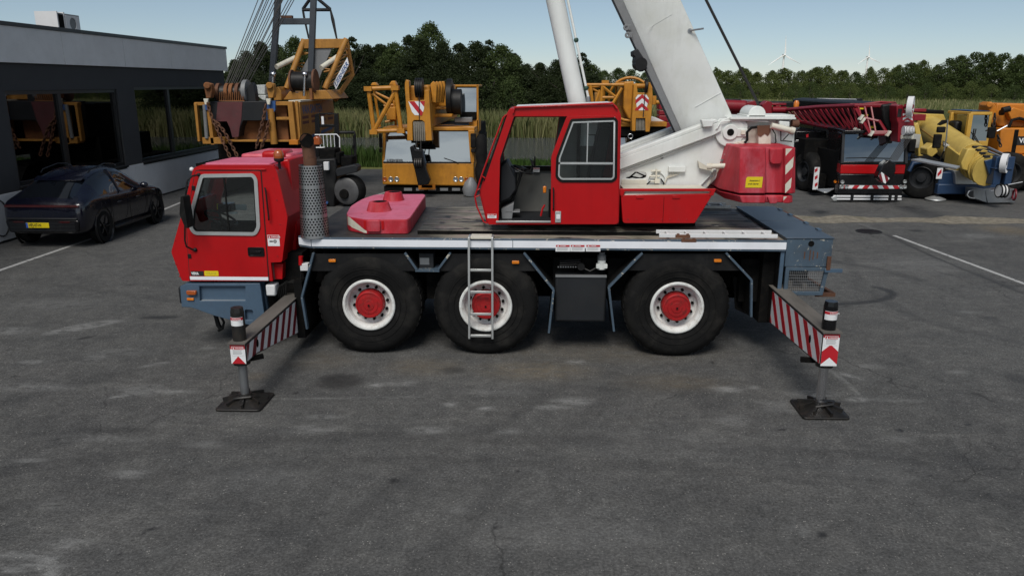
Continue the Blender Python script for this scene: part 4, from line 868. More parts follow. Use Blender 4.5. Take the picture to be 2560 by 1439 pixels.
mb = MB(); mb.box(fr[0][0]-.06, fr[0][0]-.005, YF+.05, 12.3, fr[0][1]-.26, fr[0][1]-.02); mb.build('front_bumper', M['dgrey'], ff, bevel=.02)
mb = MB(); mb.tube([PY(538, 785, 10.3), PY(546, 812, 10.3), PY(553, 822, 10.3), PY(546, 826, 10.3)], [.03, .035, .035, .02], 8); mb.tube([PY(552, 790, 10.25), PY(560, 805, 10.25), PY(556, 822, 10.25)], .018, 6); mb.build('tow_hook', M['black'], ff)

# ---- driver cab
YC, YC2 = 9.88, 10.86
cabp = XZ([(483, 420), (500, 413), (683, 413), (692, 428), (719, 543), (705, 655), (677, 656), (682, 702), (455, 702), (428, 630), (462, 508)], YC)
win = XZ([(504, 437), (634, 435), (643, 447), (650, 568), (640, 586), (488, 584), (477, 570), (480, 524)], YC)
win = rpoly(win, .045); cabr = rpoly(cabp, [.05, .05, .09, .03, .03, .03, 0, 0, .03, .03, .02])
mb = MB(); mb.plate(cabr, [win], YC, YC+.05); cab = mb.build('driver_cab', M['red'], cr, bevel=.01)
mb = MB(); mb.plate(cabr, [win], YC2-.05, YC2); mb.build('far_side', M['red'], cab)
# skin round the cab: front, roof, back
def skin(idx, name, mat_, th=.04, ya=YC+.051, yb=YC2-.051):
    mb = MB()
    for i in idx:
        a, b_ = Vector(cabp[i]), Vector(cabp[(i+1) % len(cabp)]); d = (b_-a).normalized(); n_ = Vector((d.y, -d.x))*th
        q = [a, b_, b_+n_, a+n_]; mb.prism([tuple(v) for v in q], ya, yb)
    return mb.build(name, mat_, cab)
skin([0, 1, 2], 'roof', M['red']); skin([3, 4, 5], 'rear_wall', M['red']); skin([8, 9], 'front_panel', M['red']); skin([10], 'windscreen', M['glass'], .01); skin([6, 7], 'floor', M['interior'])
a_ = XZ([(505, 411.5), (672, 411.5)], YC); mb = MB(); zt = a_[0][1]; mb.prism(rpoly([(a_[0][0], YC+.07), (a_[1][0], YC+.07), (a_[1][0], YC2-.08), (a_[0][0]+.06, YC2-.08)], .05), zt-.02, zt+.012, 'z'); mb.build('roof_skin', M['pink'], cab, bevel=.008)
mb = MB(); p = PY(477, 424, YC); mb.ball((p.x, YC+.03, p.z), .03, 10, 8); mb.build('marker_lamp', M['signw'], cab)
# interior
def cp_(x, y, Y): return PY(x, y, Y)
mb = MB(); mb.box(cp_(500, 560, 10.3).x, cp_(640, 560, 10.3).x, 10.62, 10.8, 1.3, 1.68); mb.box(cp_(492, 590, 10.0).x, cp_(530, 590, 10.0).x, 9.98, 10.7, 1.3, 1.62); mb.build('dashboard', M['void'], cab, bevel=.03)
mb = MB(); c = cp_(553, 545, 10.35); mb.torus(c, (.5, 0, 1), .22, .017, 28, 8); mb.cyl(c+Vector((.02, 0, 0)), c+Vector((-.15, 0, -.4)), .03)
for q in (0, 2.1, 4.2): mb.bar(c, c+Vector((math.cos(q)*.2, math.sin(q)*.21, -.1*math.cos(q))), .025)
mb.build('steering_wheel', M['black'], cab)
mb = MB(); x0 = cp_(600, 560, 10.3).x; mb.box(x0, x0+.42, 10.15, 10.6, 1.3, 1.5); mb.obox((x0+.42, 10.38, 1.72), (.2, 0, 1), .33, .22, .06); mb.build('seat', M['black'], cab, bevel=.03)
mb = MB(); c = cp_(567, 518, 10.6); mb.box(c.x-.09, c.x+.09, 10.5, 10.7, c.z-.06, c.z+.06); mb.build('instrument_box', M['blackgl'], cab, bevel=.01)
mb = MB(); c = cp_(603, 518, 10.7); mb.box(c.x-.08, c.x+.08, 10.69, 10.7, c.z-.04, c.z+.04); c = cp_(582, 532, 10.5); mb.box(c.x-.07, c.x+.07, 10.49, 10.5, c.z-.014, c.z+.014); mb.build('paper_label', M['signw'], cab)
mb = MB(); c = cp_(548, 516, 10.6); mb.box(c.x-.03, c.x+.03, 10.59, 10.6, c.z-.04, c.z+.04); mb.build('yellow_label', M['signy'], cab)
mb = MB(); mb.box(cp_(560, 450, YC+.05).x, cp_(560, 450, YC+.05).x+.012, YC+.012, YC+.03, win[0][1]-.0, win[0][1]-.0+.001)
# door
do = [(489, 428), (651, 428), (671, 702), (475, 702), (466, 552)]
dq = rpoly(XZ(do, YC-.012), .02); mb = MB(); mb.plate(dq, [[(x, z) for x, z in win]], YC-.014, YC-.002); door = mb.build('cab_door', M['red'], cr, bevel=.004)
mb = MB()
mb.plate(inset(dq, -.012), [inset(dq, .0005)], YC-.003, YC-.0015); mb.build('door_seal', M['signk'], door, smooth=False)
mb = MB(); mb.plate(inset(win, -.012), [inset(win, .035)], YC-.03, YC-.015); mb.build('window_frame', M['alu'], door, bevel=.006)
mb = MB(); mb.plate(inset(win, .034), [inset(win, .05)], YC-.02, YC-.0); xm = PY(566, 500, YC).x; iw = inset(win, .04); mb.box(xm-.01, xm+.01, YC-.02, YC-.002, PY(566, 580, YC).z, PY(566, 441, YC).z); mb.build('window_rubber', M['rubber'], door)
mb = MB(); mb.prism(iw, YC-.012, YC-.006); mb.build('window_pane', M['glass'], door)
a_ = XZ([(476, 690), (672, 700)], YC); mb = MB(); mb.box(a_[0][0], a_[1][0], YC-.017, YC-.0142, a_[1][1], a_[0][1]); mb.build('reflective_strip', M['wstrip'], door, smooth=False)
a_ = XZ([(477.5, 676.5), (511, 689)], YC); mb = MB(); mb.box(a_[0][0], a_[1][0], YC-.017, YC-.0142, a_[1][1], a_[0][1]); lo_ = mb.build('name_badge', M['signk'], door, smooth=False)
h_ = a_[0][1]-a_[1][1]; mb = MB(); text_mb(mb, 'VEMA', (a_[0][0]+.012, YC-.0172, a_[1][1]+h_*.27), (1, 0, 0), (0, 0, 1), h_*.5, .0006, .045, .78, shear=-.15); mb.build('lettering', M['signw'], lo_, smooth=False)
a_ = XZ([(511.5, 676), (548, 689)], YC); mb = MB(); mb.prism(rpoly([(a_[0][0], a_[1][1]), (a_[1][0], a_[1][1]), (a_[1][0], a_[0][1]), (a_[0][0], a_[0][1])], .01), YC-.017, YC-.0142); lo_ = mb.build('yellow_badge', M['signy'], door, smooth=False)
mb = MB(); text_mb(mb, 'CRANE', ((a_[0][0]+a_[1][0])/2, YC-.0172, a_[1][1]+h_*.3), (1, 0, 0), (0, 0, 1), h_*.42, .0006, .0, 1.0, 'CENTER'); mb.build('lettering', M['signyd'], lo_, smooth=False)
a_ = XZ([(620, 617), (663, 640)], YC); hq = rpoly([(a_[0][0], a_[1][1]), (a_[1][0], a_[1][1]), (a_[1][0], a_[0][1]), (a_[0][0], a_[0][1])], .025)
mb = MB(); mb.plate(hq, [inset(hq, .014)], YC-.026, YC-.0145); mb.prism(inset(hq, .013), YC-.0165, YC-.0145); mb.box(a_[0][0]+.04, a_[1][0]-.05, YC-.028, YC-.017, a_[1][1]+.045, a_[1][1]+.072); mb.build('door_handle', M['blackgl'], door, bevel=.004)
p = PY(684, 601, YC); sticker(cab, (p.x, YC-.001, p.z), .16, .15, 'pict')
# parts behind the door line
mb = MB(); mb.prism(XZ([(680, 658), (707, 660), (706, 698), (682, 698)], YC+.1), YC+.1, 10.6); mb.build('wheel_arch_flap', M['red'], cab, bevel=.006)
mb = MB(); bq = XZ([(712, 384), (760, 384), (760, 655), (738, 655), (728, 620), (745, 540)], 10.87); mb.prism(XZ([(690, 402), (722, 398), (736, 520), (742, 560), (738, 655), (722, 640), (722, 543)], 10.3), 10.3, 11.2); mb.build('engine_cover', M['red'], cab, bevel=.02)
# high engine hood across the vehicle
zh = 2.615; a_ = [PZ(582, 389, zh), PZ(757, 377, zh)]
mb = MB(); mb.prism(rpoly([(a_[0].x, 10.95), (a_[1].x, 10.95), (a_[1].x, 11.95), (a_[0].x+.05, 11.95)], .06), 2.3, zh, 'z'); hd = mb.build('engine_hood', M['red_top'], cr, bevel=.035, seg=3)
q0 = PZ(690, 384, zh); mb = MB(); mb.box(q0.x-.18, q0.x+.16, 10.9, 11.35, 2.3, zh+.045); mb.build('hood_bulge', M['red'], hd, bevel=.05, seg=3)
# seams, hinges, bolts and rails of the cab
for y in (470, 640): p = PY(476 if y > 600 else 486, y, YC-.015); mb = MB(); mb.box(p.x-.035, p.x+.012, YC-.024, YC-.0145, p.z-.03, p.z+.03); mb.build('door_hinge', M['black'], door, bevel=.004)
mb = MB(); mb.tube([PY(662, 470, YC-.03), PY(664, 475, YC-.06), PY(672, 545, YC-.06), PY(672, 550, YC-.03)], .011, 8); mb.build('grab_rail', M['black'], cab)
mb = MB(); a = PY(496, 423, YC-.02); b_ = PY(664, 423, YC-.02); mb.box(a.x, b_.x, YC-.02, YC-.002, a.z-.008, a.z+.006); mb.build('rain_gutter', M['red'], cab, bevel=.003)
for (x, y) in ((684, 445), (692, 500), (700, 560), (694, 640), (440, 660), (450, 690), (438, 600)): p = PY(x, y, YC); mb = MB(); mb.cyl((p.x, YC-.006, p.z), (p.x, YC, p.z), .011, n=8); mb.build('bolt', M['hub'], cab)
# mirror and arms
mb = MB(); mb.tube([PY(497, 437, YC-.03), PY(481, 440, YC-.12), PY(468, 452, YC-.14), PY(463, 500, YC-.14), PY(462, 600, YC-.14), PY(466, 616, YC-.12), PY(482, 624, YC-.03)], .012, 8); mb.ball(PY(497, 437, YC-.02), .025, 10, 8); mb.ball(PY(488, 624, YC-.02), .028, 10, 8); ma = mb.build('mirror_arm', M['black'], cr)
mb = MB(); mb.prism(rpoly(XZ([(466, 486), (472, 488), (484, 566), (476, 562), (463, 530)], YC-.16), .015), YC-.33, YC-.13); mb.build('mirror', M['rubber'], ma, bevel=.015)
# beacon
p = PY(698, 405, 10.0); mb = MB(); mb.cyl(p+Vector((0, 0, -.09)), p, .018); mb.lathe([(.03, 0), (.06, .012), (.066, .03), (.066, .05)], p, (0, 0, 1), 20, True); be = mb.build('beacon', M['black'], cr)
mb = MB(); mb.lathe([(.064, .051), (.068, .075), (.062, .12), (.045, .15), (.02, .162), (.001, .164)], p, (0, 0, 1), 20); mb.build('beacon_lens', M['amberd'], be)

# ---- exhaust stack with its perforated guard
pb = PZ(787, 592, ZD); pb.y += .02; pt = PY(777, 412, pb.y)
zt = pt.z; zb = ZD+.002; rb, rt_ = .188, .148; cx_, cy_ = pb.x, pb.y
mb = MB(); mb.cyl((cx_, cy_, ZD), (cx_, cy_, zt+.1), .085, n=24); pp_top = Vector((cx_-.005, cy_, zt+.1))
tp = PY(768, 344, cy_-.05); mb.tube([pp_top, pp_top+Vector((-.005, 0, .12)), pp_top+Vector((-.02, -.02, .24)), Vector((tp.x, cy_-.07, tp.z-.03))], [.082, .082, .083, .086], 24)
ex = mb.build('exhaust_stack', M['rust'], cr)
mb = MB(); e_ = Vector((tp.x, cy_-.072, tp.z-.03)); dd = (e_-(pp_top+Vector((-.02, -.02, .24)))).normalized(); dd = (dd+Vector((-.1, -.9, .2))).normalized(); mb.lathe([(.09, -.01), (.092, .004), (.08, .006), (.079, -.0)], e_+dd*.02, dd, 24); mb.lathe([(.079, .001), (.001, .001)], e_+dd*.015, dd, 24); mb.build('exhaust_mouth', M['void'], ex)
mb = MB(); mb.lathe([(rb, zb), (rb-.004, zb+.06), (rt_, zt), (rt_-.006, zt), (rb-.01, zb)], (cx_, cy_, 0), (0, 0, 1), 40); hs = mb.build('heat_shield', M['perf'], ex)
mb = MB(); rows = 26
for i in range(rows):
    if i in (7, 18): continue
    z = zb+.05+(zt-zb-.08)*i/(rows-1); r = rb+(rt_-rb)*(z-zb)/(zt-zb)+.0012
    for k in range(26):
        q = 2*math.pi*(k+.5*(i % 2))/26; c = Vector((cx_+math.cos(q)*r, cy_+math.sin(q)*r, z)); n_ = Vector((math.cos(q), math.sin(q), .03)); x_, y_, _ = frame(n_)
        mb.add([c+(x_*math.cos(t)+y_*math.sin(t))*.0125 for t in [2*math.pi*j/8 for j in range(8)]], [tuple(range(8))])
mb.build('perforation', M['void'], hs, smooth=False)

# ---- outriggers
def outrigger(side):
    L = side < 0
    xf = PX  # readable
    if L: Xr = PY(620, 896, 8.05).x; Xl = PY(579, 896, 8.02).x; zt_, zn, zf = .765, .53, .24; xc = (Xl+Xr)/2
    else: Xl = PY(2050, 870, 8.05).x; Xr = PY(2095, 870, 8.02).x; zt_, zn, zf = .965, .585, .48; xc = (Xl+Xr)/2
    y0, y1 = 8.0, 10.2; mb = MB()
    prof = [(y0, zn), (y0+.3, zn), (y1, zf), (y1, zt_), (y0, zt_)] if L else [(y0, zn), (y1, zf), (y1, zt_), (y0, zt_)]
    mb.prism(prof, Xl, Xr, 'x'); bm_ = mb.build('outrigger_beam', M['oily'], cr, bevel=.006)
    mb = MB(); mb.box(Xl-.012, Xr+.012, y0-.03, y1, zt_+.001, zt_+.014); mb.build('beam_top_plate', M['wood'], bm_)
    Xs = (Xr+.002) if L else (Xl-.002); fp = [(y0+.03, zn+.02), (y0+.3, zn+.02), (9.84, zf+.05), (9.84, zt_-.03), (y0+.03, zt_-.03)] if L else [(y0+.02, zn+.02), (9.84, zf+.03), (9.84, zt_-.03), (y0+.02, zt_-.03)]
    w = .002 if L else -.002
    mb = MB(); mb.prism(fp, Xs, Xs+w, 'x'); st = mb.build('stripe_panel', M['signw'], bm_, smooth=False)
    mb = MB()
    for q in stripes(fp, .225 if L else .25, R(-30) if L else R(-38), .46, .2 if L else .5): mb.prism(q, Xs+w, Xs+w*1.6, 'x')
    mb.build('red_stripes', M['signdr'] if L else M['signr'], st, smooth=False)
    mb = MB(); mb.prism(circ(y0+.36, (zn+zt_)/2, .035, 14, .05), Xs+w*1.7, Xs+w*2, 'x'); mb.build('pin_hole', M['void'], st, smooth=False)
    mb = MB(); mb.box(Xl+.004, Xr-.004, y0-.004, y0-.001, zn, zt_-.01); ep = mb.build('end_panel', M['signw'], bm_, smooth=False)
    hh = zt_-zn; mb = MB()
    if L: mb.prism([(xc-(Xr-Xl)*.44, zn), (xc+(Xr-Xl)*.44, zn), (xc, zn+hh*.38)], y0-.0055, y0-.004, 'y'); mb.box(Xl+.004, Xr-.004, y0-.0055, y0-.004, zt_-.06, zt_-.01)
    else:
        mb.prism([(Xl+.004, zn+.02), (xc, zn+.1), (Xr-.004, zn+.02), (Xr-.004, zn+.17), (xc, zn+.25), (Xl+.004, zn+.17)], y0-.0055, y0-.004, 'y'); mb.box(Xl+.004, Xr-.004, y0-.0055, y0-.004, zt_-.05, zt_-.01)
    mb.build('chevron', M['signr'], ep, smooth=False)
    sticker(ep, (xc, y0-.006, zt_-.085), (Xr-Xl)*.78, .11)
    # jack: outer cylinder, rod, pad
    jy = y0+.11; jx = xc+(-.01 if L else .0); ztop = PY(595, 768, jy).z if L else PY(2080, 752, jy).z
    mb = MB(); mb.cyl((jx, jy, zt_), (jx, jy, ztop-.05), .075, n=24); mb.cyl((jx, jy, ztop-.05), (jx, jy, ztop), .078, .07, 8); pass; jk = mb.build('jack_cylinder', M['oily'] if L else M['blackgl'], cr)
    mb = MB(); mb.cyl((jx, jy, zn-.04), (jx, jy, zn), .095, n=20); mb.build('jack_collar', M['oily'], jk)
    mb = MB(); a0, a1 = R(205), R(335)
    pts = [(jx+.0765*math.cos(a0+(a1-a0)*i/10), jy+.0765*math.sin(a0+(a1-a0)*i/10)) for i in range(11)]
    def wrap(z0, z1, m_, nm, rr=1.0):
        mb = MB(); v_ = [(jx+(x-jx)*rr, jy+(y-jy)*rr, z) for z in (z0, z1) for x, y in pts]; mb.add(v_, [(i, i+1, i+12, i+11) for i in range(10)]); return mb.build(nm, m_, jk)
    wrap(ztop-.2, ztop-.1, M['signw'], 'jack_sticker'); wrap(ztop-.135, ztop-.104, M['signr'], 'sticker_band', 1.01)
    mb = MB(); text_mb(mb, 'DANGER', (jx-.035, jy-.0805, ztop-.128), (1, 0, 0), (0, 0, 1), .018, .0005, .01); mb.build('lettering', M['signw'], jk, smooth=False)
    mb = MB(); mb.cyl((jx, jy, .1), (jx, jy, zn-.04), .05, n=20); mb.build('jack_rod', M['chrome'] if not L else M['steel'], jk)
    # float pad, a domed steel plate with ribs
    mb = MB(); s = .26; mb.prism(rpoly([(jx-s*1.02, jy-s), (jx+s*.98, jy-s*.98), (jx+s, jy+s), (jx-s, jy+s)], .05), .004, .03, 'z')
    pd = mb.build('float_pad', M['oily'], cr, bevel=.006)
    mb = MB(); sq = rpoly([(jx-s*.93, jy-s*.93), (jx+s*.93, jy-s*.93), (jx+s*.93, jy+s*.93), (jx-s*.93, jy+s*.93)], .06); mb.prism(sq, .031, .085, 'z', [(jx+(x-jx)*.38, jy+(y-jy)*.38) for x, y in sq])
    mb.cyl((jx, jy, .085), (jx, jy, .13), .085, .075, 18)
    for k in range(8):
        q = math.pi*k/4+.2; L_ = .25 if k % 2 else .22; mb.obox(Vector((jx+math.cos(q)*.15, jy+math.sin(q)*.15, .075)), (math.cos(q), math.sin(q), -.2), .1, .012, .028)
    mb.tube([(jx-.09, jy-.12, .1), (jx-.02, jy-.14, .12), (jx+.1, jy-.1, .12), (jx+.14, jy-.02, .1)], .013, 6); mb.build('pad_ribs', M['oily'], pd)
    mb = MB(); mb.bar((jx-.18, jy+.25, zn-.06), (jx+.02, jy+.2, zn-.05), .06, .05) if not L else mb.bar((jx+.03, jy+.12, zn-.03), (jx+.18, jy+.2, zn-.02), .05, .05); mb.build('beam_bracket', M['void'], bm_)
outrigger(-1); outrigger(1)

# ---- rear tool box and basket
xa, xb = PY(1968, 597, 9.79).x, PY(2084, 597, 9.79).x; zt = PY(2030, 597, 9.79).z; zm = PY(2030, 668, 9.79).z; zl = PY(2030, 738, 9.79).z
mb = MB(); mb.box(xa, xb, 9.79, 12.4, zm+.004, zt); tb = mb.build('tool_box', M['blue_worn'], cr, bevel=.008)
m, nt, b = newmat('blue_tread_plate'); v = nt.vec((1, 1, 1)); br = nt.new('ShaderNodeTexVoronoi'); br.inputs['Scale'].default_value = 22; br.inputs['Randomness'].default_value = 0.1; nt.link(v, br.inputs[0])
nt.link(nt.mix(nt.ramp(br.outputs['Distance'], [(.2, 1), (.42, 0)]), (.055, .075, .1), (.15, .17, .19)), b.inputs['Base Color']); b.inputs['Roughness'].default_value = .4; b.inputs['Metallic'].default_value = .3
bp = nt.new('ShaderNodeBump'); bp.inputs['Distance'].default_value = .006; nt.link(nt.ramp(br.outputs['Distance'], [(.15, 1), (.4, 0)]), bp.inputs['Height']); nt.link(bp.outputs[0], b.inputs['Normal']); M['tread'] = m
for y0, y1 in ((9.78, 11.05), (11.07, 12.41)):
    mb = MB(); mb.box(xa-.015, xb+.012, y0, y1, zt+.001, zt+.014); mb.build('box_lid', M['tread'], tb, bevel=.003)
mb = MB()
for y in (10.3, 10.8, 11.5, 12.0): mb.box(xb-.02, xb+.03, y, y+.12, zt+.015, zt+.03)
mb.build('lid_hinge', M['blue'], tb)
mb = MB(); c = PY(2028, 609, 9.79); mb.prism(circ(c.x, c.z, .038, 18), 9.785, 9.7895, 'y'); mb.build('lamp_hole', M['void'], tb, smooth=False)
mb = MB()
for k, (x, h) in enumerate(((2012, 18), (2026, 26), (2034, 22), (2044, 16))):
    a = PY(x, 638-h/2, 9.79); b_ = PY(x+1, 638+h/2, 9.79); mb.box(a.x-.006, a.x+.008, 9.787, 9.7895, b_.z, a.z)
mb.build('rust_scratches', M['rust'], tb, smooth=False)
mb = MB(); q = [(xa+.02, zl), (xb-.06, zl), (xb-.01, zm), (xa+.02, zm)]; mb.plate(q, [inset(q, .05)], 9.79, 9.83)
for y in (12.3,): mb.plate(q, [inset(q, .05)], y, y+.04)
for (x, z) in q: mb.bar((x+(.02 if x < xb-.1 else -.02), 9.83, z+(.02 if z < zm-.1 else -.02)), (x+(.02 if x < xb-.1 else -.02), 12.3, z+(.02 if z < zm-.1 else -.02)), .04)
bk = mb.build('basket', M['blue_worn'], cr, bevel=.004)
mb = MB(); iq = inset(q, .045); x0, x1 = iq[0][0], iq[1][0]
for k in range(1, 17): x = x0+(x1-x0)*k/17; mb.tube([(x, 9.81, zl+.04), (x, 9.81, zm-.04)], .0028, 4)
for k in range(1, 10): z = zl+(zm-zl)*k/10; mb.tube([(x0, 9.811, z), (x1+.02, 9.811, z)], .0028, 4)
mb.build('wire_mesh', M['grey'], bk)
mb = MB(); mb.box(xa+.03, xb-.05, 9.85, 12.28, zl+.041, zl+.06); mb.box(xa+.1, xa+.16, 9.9, 12, zl+.062, zl+.16); mb.box(xa+.3, xa+.36, 9.9, 12, zl+.062, zl+.13); mb.build('basket_floor', M['wood'], bk)
mb = MB(); a = PY(2062, 677, 9.76); b_ = PY(2107, 677, 9.76); mb.box(a.x, b_.x, 9.765, 9.786, a.z-.025, a.z+.025); mb.build('latch_bar', M['blue'], bk, bevel=.004)
mb = MB(); mb.box(xb-.06, xb-.01, 9.762, 9.786, zm-.03, zm+.15); mb.build('latch', M['rust'], bk)
mb = MB(); mb.bar((xb-.1, 9.95, zl-.03), (xb+.16, 9.95, zl-.03), .05); mb.bar((xb-.02, 12.0, zl-.03), (xb+.14, 9.95, zl-.03), .05); mb.bar((xb-.02, 11.2, zt-.05), (xb+.1, 11.2, zt-.05), .05); mb.bar((xb+.1, 11.2, zt-.05), (xb+.1, 12.2, zt-.05), .05); mb.build('rear_bracket', M['rust'], cr)
mb = MB(); mb.box(PY(1905, 690, 10.0).x, xa+.05, 10.0, 12.3, .45, 1.5); mb.box(PY(1945, 690, 9.82).x, xa-.01, 9.82, 9.98, .8, 1.46); mb.build('rear_frame', M['void'], cr)
mb = MB(); mb.box(xa-.06, xa-.012, 9.8, 9.9, .9, 1.5); mb.build('rear_frame_edge', M['blue'], cr)
mb = MB(); mb.prism(XZ([(1832, 690), (1876, 705), (1876, 790), (1838, 772)], 10.28), 10.28, 10.3); mb.build('mud_flap', M['rubber'], cr)
# ================================================================ CRANE SUPERSTRUCTURE
YK, YK2 = 10.02, 10.9
oc = XZ([(1269, 285), (1280, 271), (1541, 262), (1553, 288), (1547, 561), (1221, 561), (1203, 488), (1202, 480), (1212, 452)], YK)
op = XZ([(1285, 291), (1538, 291), (1536, 556), (1246, 558), (1250, 396)], YK)
mb = MB(); mb.plate(rpoly(oc, [.02, .04, .03, .04, .05, .02, .02, .02, .02]), [rpoly(op, .02)], YK, YK+.06); kc = mb.build('crane_cab', M['red'], cr, bevel=.008)
fo = XZ([(1285, 300), (1402, 300), (1382, 432), (1257, 432), (1252, 396)], YK); 
mb = MB(); mb.plate(oc, [fo], YK2-.05, YK2); mb.build('far_side', M['red'], kc)
mb = MB(); mb.plate(inset(oc, .03), [inset(fo, -.01)], YK2-.075, YK2-.051); mb.build('side_lining', M['interior'], kc)
mb = MB(); mb.box(fo[3][0], fo[2][0]+.02, YK2-.12, YK2-.03, fo[2][1]-.06, fo[2][1]); mb.build('window_ledge', M['void'], kc)
mb = MB(); q = XZ([(1262, 292), (1274, 272), (1541, 263), (1546, 290)], YK); mb.prism(q, YK+.061, YK2-.051); mb.build('roof', M['red'], kc, bevel=.008)
q = XZ([(1290, 270), (1532, 261)], YK); mb = MB(); mb.prism([(q[0][0], q[0][1]), (q[1][0], q[1][1]), (q[1][0], q[1][1]+.018), (q[0][0], q[0][1]+.018)], YK+.07, YK2-.08); mb.build('roof_window', M['signw'], kc)  # white plate: the sky's reflection in the hatch glass is put into its colour
mb = MB(); mb.tube([PY(1283, 283, YK-.02), PY(1287, 269, YK-.02), PY(1400, 264, YK-.02), PY(1532, 259, YK-.02), PY(1542, 272, YK-.02)], .014, 8)
mb.tube([PY(1290, 268, YK2), PY(1530, 257, YK2)], .013, 6); mb.build('roof_rail', M['red'], kc)
mb = MB(); q = XZ([(1542, 289), (1553, 289), (1547, 561), (1540, 561)], YK); mb.prism(q, YK+.061, YK2-.051); mb.build('rear_wall', M['red'], kc)
mb = MB(); q = XZ([(1222, 552), (1545, 552), (1545, 561), (1222, 561)], YK); mb.prism(q, YK+.061, YK2-.051); mb.build('floor', M['dgrey'], kc)
q = XZ([(1240, 551.5), (1378, 551.5), (1378, 556), (1240, 556)], YK-.005); mb = MB(); mb.prism(q, YK-.02, YK-.001); mb.build('door_sill', M['alu'], kc, bevel=.003)
mb = MB(); q = XZ([(1264, 289), (1270, 289), (1214, 450), (1207, 450)], YK); mb.prism(q, YK+.03, YK2-.03); mb.build('windscreen_rubber', M['rubber'], kc)
mb = MB(); q = XZ([(1212, 452), (1207, 452), (1198, 482), (1199, 490), (1216, 560), (1221, 560)], YK); mb.prism(q, YK+.061, YK2-.051); mb.build('front_panel', M['red'], kc)
mb = MB()
for yy in (YK+.02, YK2-.02):
    mb.tube([PY(1266, 287, yy), PY(1258, 294, yy), PY(1205, 436, yy), PY(1187, 491, yy), PY(1192, 516, yy), PY(1209, 554, yy), PY(1218, 558, yy)], .011, 8)
for x, y in ((1205, 436), (1193, 474), (1187, 491), (1192, 516), (1209, 554)): mb.tube([PY(x, y, YK+.02), PY(x, y, YK2-.02)], .01, 6)
for (x, y), (x2, y2) in (((1205, 440), (1213, 446)), ((1192, 476), (1200, 472)), ((1188, 493), (1199, 488))): mb.tube([PY(x, y, YK+.02), PY(x2, y2, YK+.02)], .01, 6)
mb.build('front_guard', M['red'], kc)
p = PY(1230, 540, YK); sticker(kc, (p.x, YK-.001, p.z), .12, .055)
# cab interior
mb = MB(); mb.prism(XZ([(1253, 410), (1270, 400), (1290, 440), (1292, 468), (1276, 490), (1252, 500)], 10.5), 10.25, 10.85); mb.build('console', M['dgrey'], kc, bevel=.02)
mb = MB(); mb.prism(XZ([(1254, 520), (1285, 505), (1280, 552), (1256, 552)], 10.3), 10.2, 10.7); mb.box(PY(1262, 515, 10.2).x, PY(1300, 530, 10.2).x, 10.2, 10.4, PY(1280, 532, 10.2).z, PY(1280, 528, 10.2).z); mb.build('pedals', M['grey'], kc, bevel=.008)
mb = MB(); mb.tube([PY(1278, 508, 10.45), PY(1304, 432, 10.45)], .02, 10); c = PY(1306, 424, 10.45); mb.torus(c, (.35, -.1, 1), .15, .012, 28, 8)
for q in (0.3, 2.4, 4.5): mb.bar(c, c+Vector((.14*math.cos(q), .14*math.sin(q), -.05*math.cos(q))), .025)
mb.cyl(c-Vector((.01, 0, .03)), c+Vector((.02, 0, .03)), .04); mb.build('steering_wheel', M['black'], kc)
mb = MB(); mb.tube([PY(1326, 428, 10.5), PY(1336, 402, 10.5)], .012, 6); mb.prism(XZ([(1325, 396), (1333, 402), (1336, 416), (1329, 412)], 10.5), 10.46, 10.54); mb.tube([PY(1337, 418, 10.55), PY(1337, 391, 10.55)], .012, 6); mb.build('levers', M['black'], kc)
mb = MB(); mb.prism(rpoly(XZ([(1496, 320), (1526, 320), (1502, 455), (1466, 455)], 10.45), .04), 10.28, 10.66); mb.prism(rpoly(XZ([(1400, 452), (1496, 450), (1494, 482), (1398, 480)], 10.45), .03), 10.25, 10.7); mb.prism(rpoly(XZ([(1504, 300), (1528, 302), (1526, 322), (1500, 320)], 10.45), .03), 10.36, 10.58); st = mb.build('seat', M['black'], kc, bevel=.03)
mb = MB(); mb.box(PY(1372, 520, 10.4).x, PY(1480, 520, 10.4).x, 10.3, 10.7, PY(1400, 552, 10.4).z, PY(1400, 480, 10.4).z); mb.build('seat_base', M['void'], st)
mb = MB(); p = PY(1362, 473, 10.2); mb.box(p.x-.025, p.x+.02, 10.18, 10.24, p.z-.05, p.z+.04); mb.build('armrest_switch', M['amber'], kc, bevel=.01)
mb = MB(); mb.tube([PY(1352, 540, 10.2), PY(1356, 522, 10.2), PY(1362, 512, 10.2)], .014, 6); mb.build('hand_brake', M['red'], kc)
mb = MB()
for x, y, w, h in ((1458, 318, 20, 42), (1482, 316, 22, 40), (1459, 352, 16, 26), (1478, 352, 15, 26)):
    a = PY(x-w/2, y-h/2, YK2-.08); b_ = PY(x+w/2, y+h/2, YK2-.08); mb.box(a.x, b_.x, YK2-.08, YK2-.077, b_.z, a.z)
mb.build('notice_sheet', M['signw'], kc)
mb = MB(); mb.prism(XZ([(1546, 296), (1546, 455), (1496, 455), (1512, 400), (1532, 310)], 10.78), 10.77, 10.8); mb.build('rear_inner_panel', M['red'], kc)
mb = MB(); mb.box(PY(1444, 300, 10.8).x, PY(1452, 300, 10.8).x, 10.76, 10.8, PY(1444, 455, 10.8).z, PY(1444, 296, 10.8).z); mb.build('inner_post', M['void'], kc)
for px_ in (1294, 1341): p = PY(px_, 425, YK2-.14); sticker(kc, (p.x, YK2-.13, p.z), .09, .06)
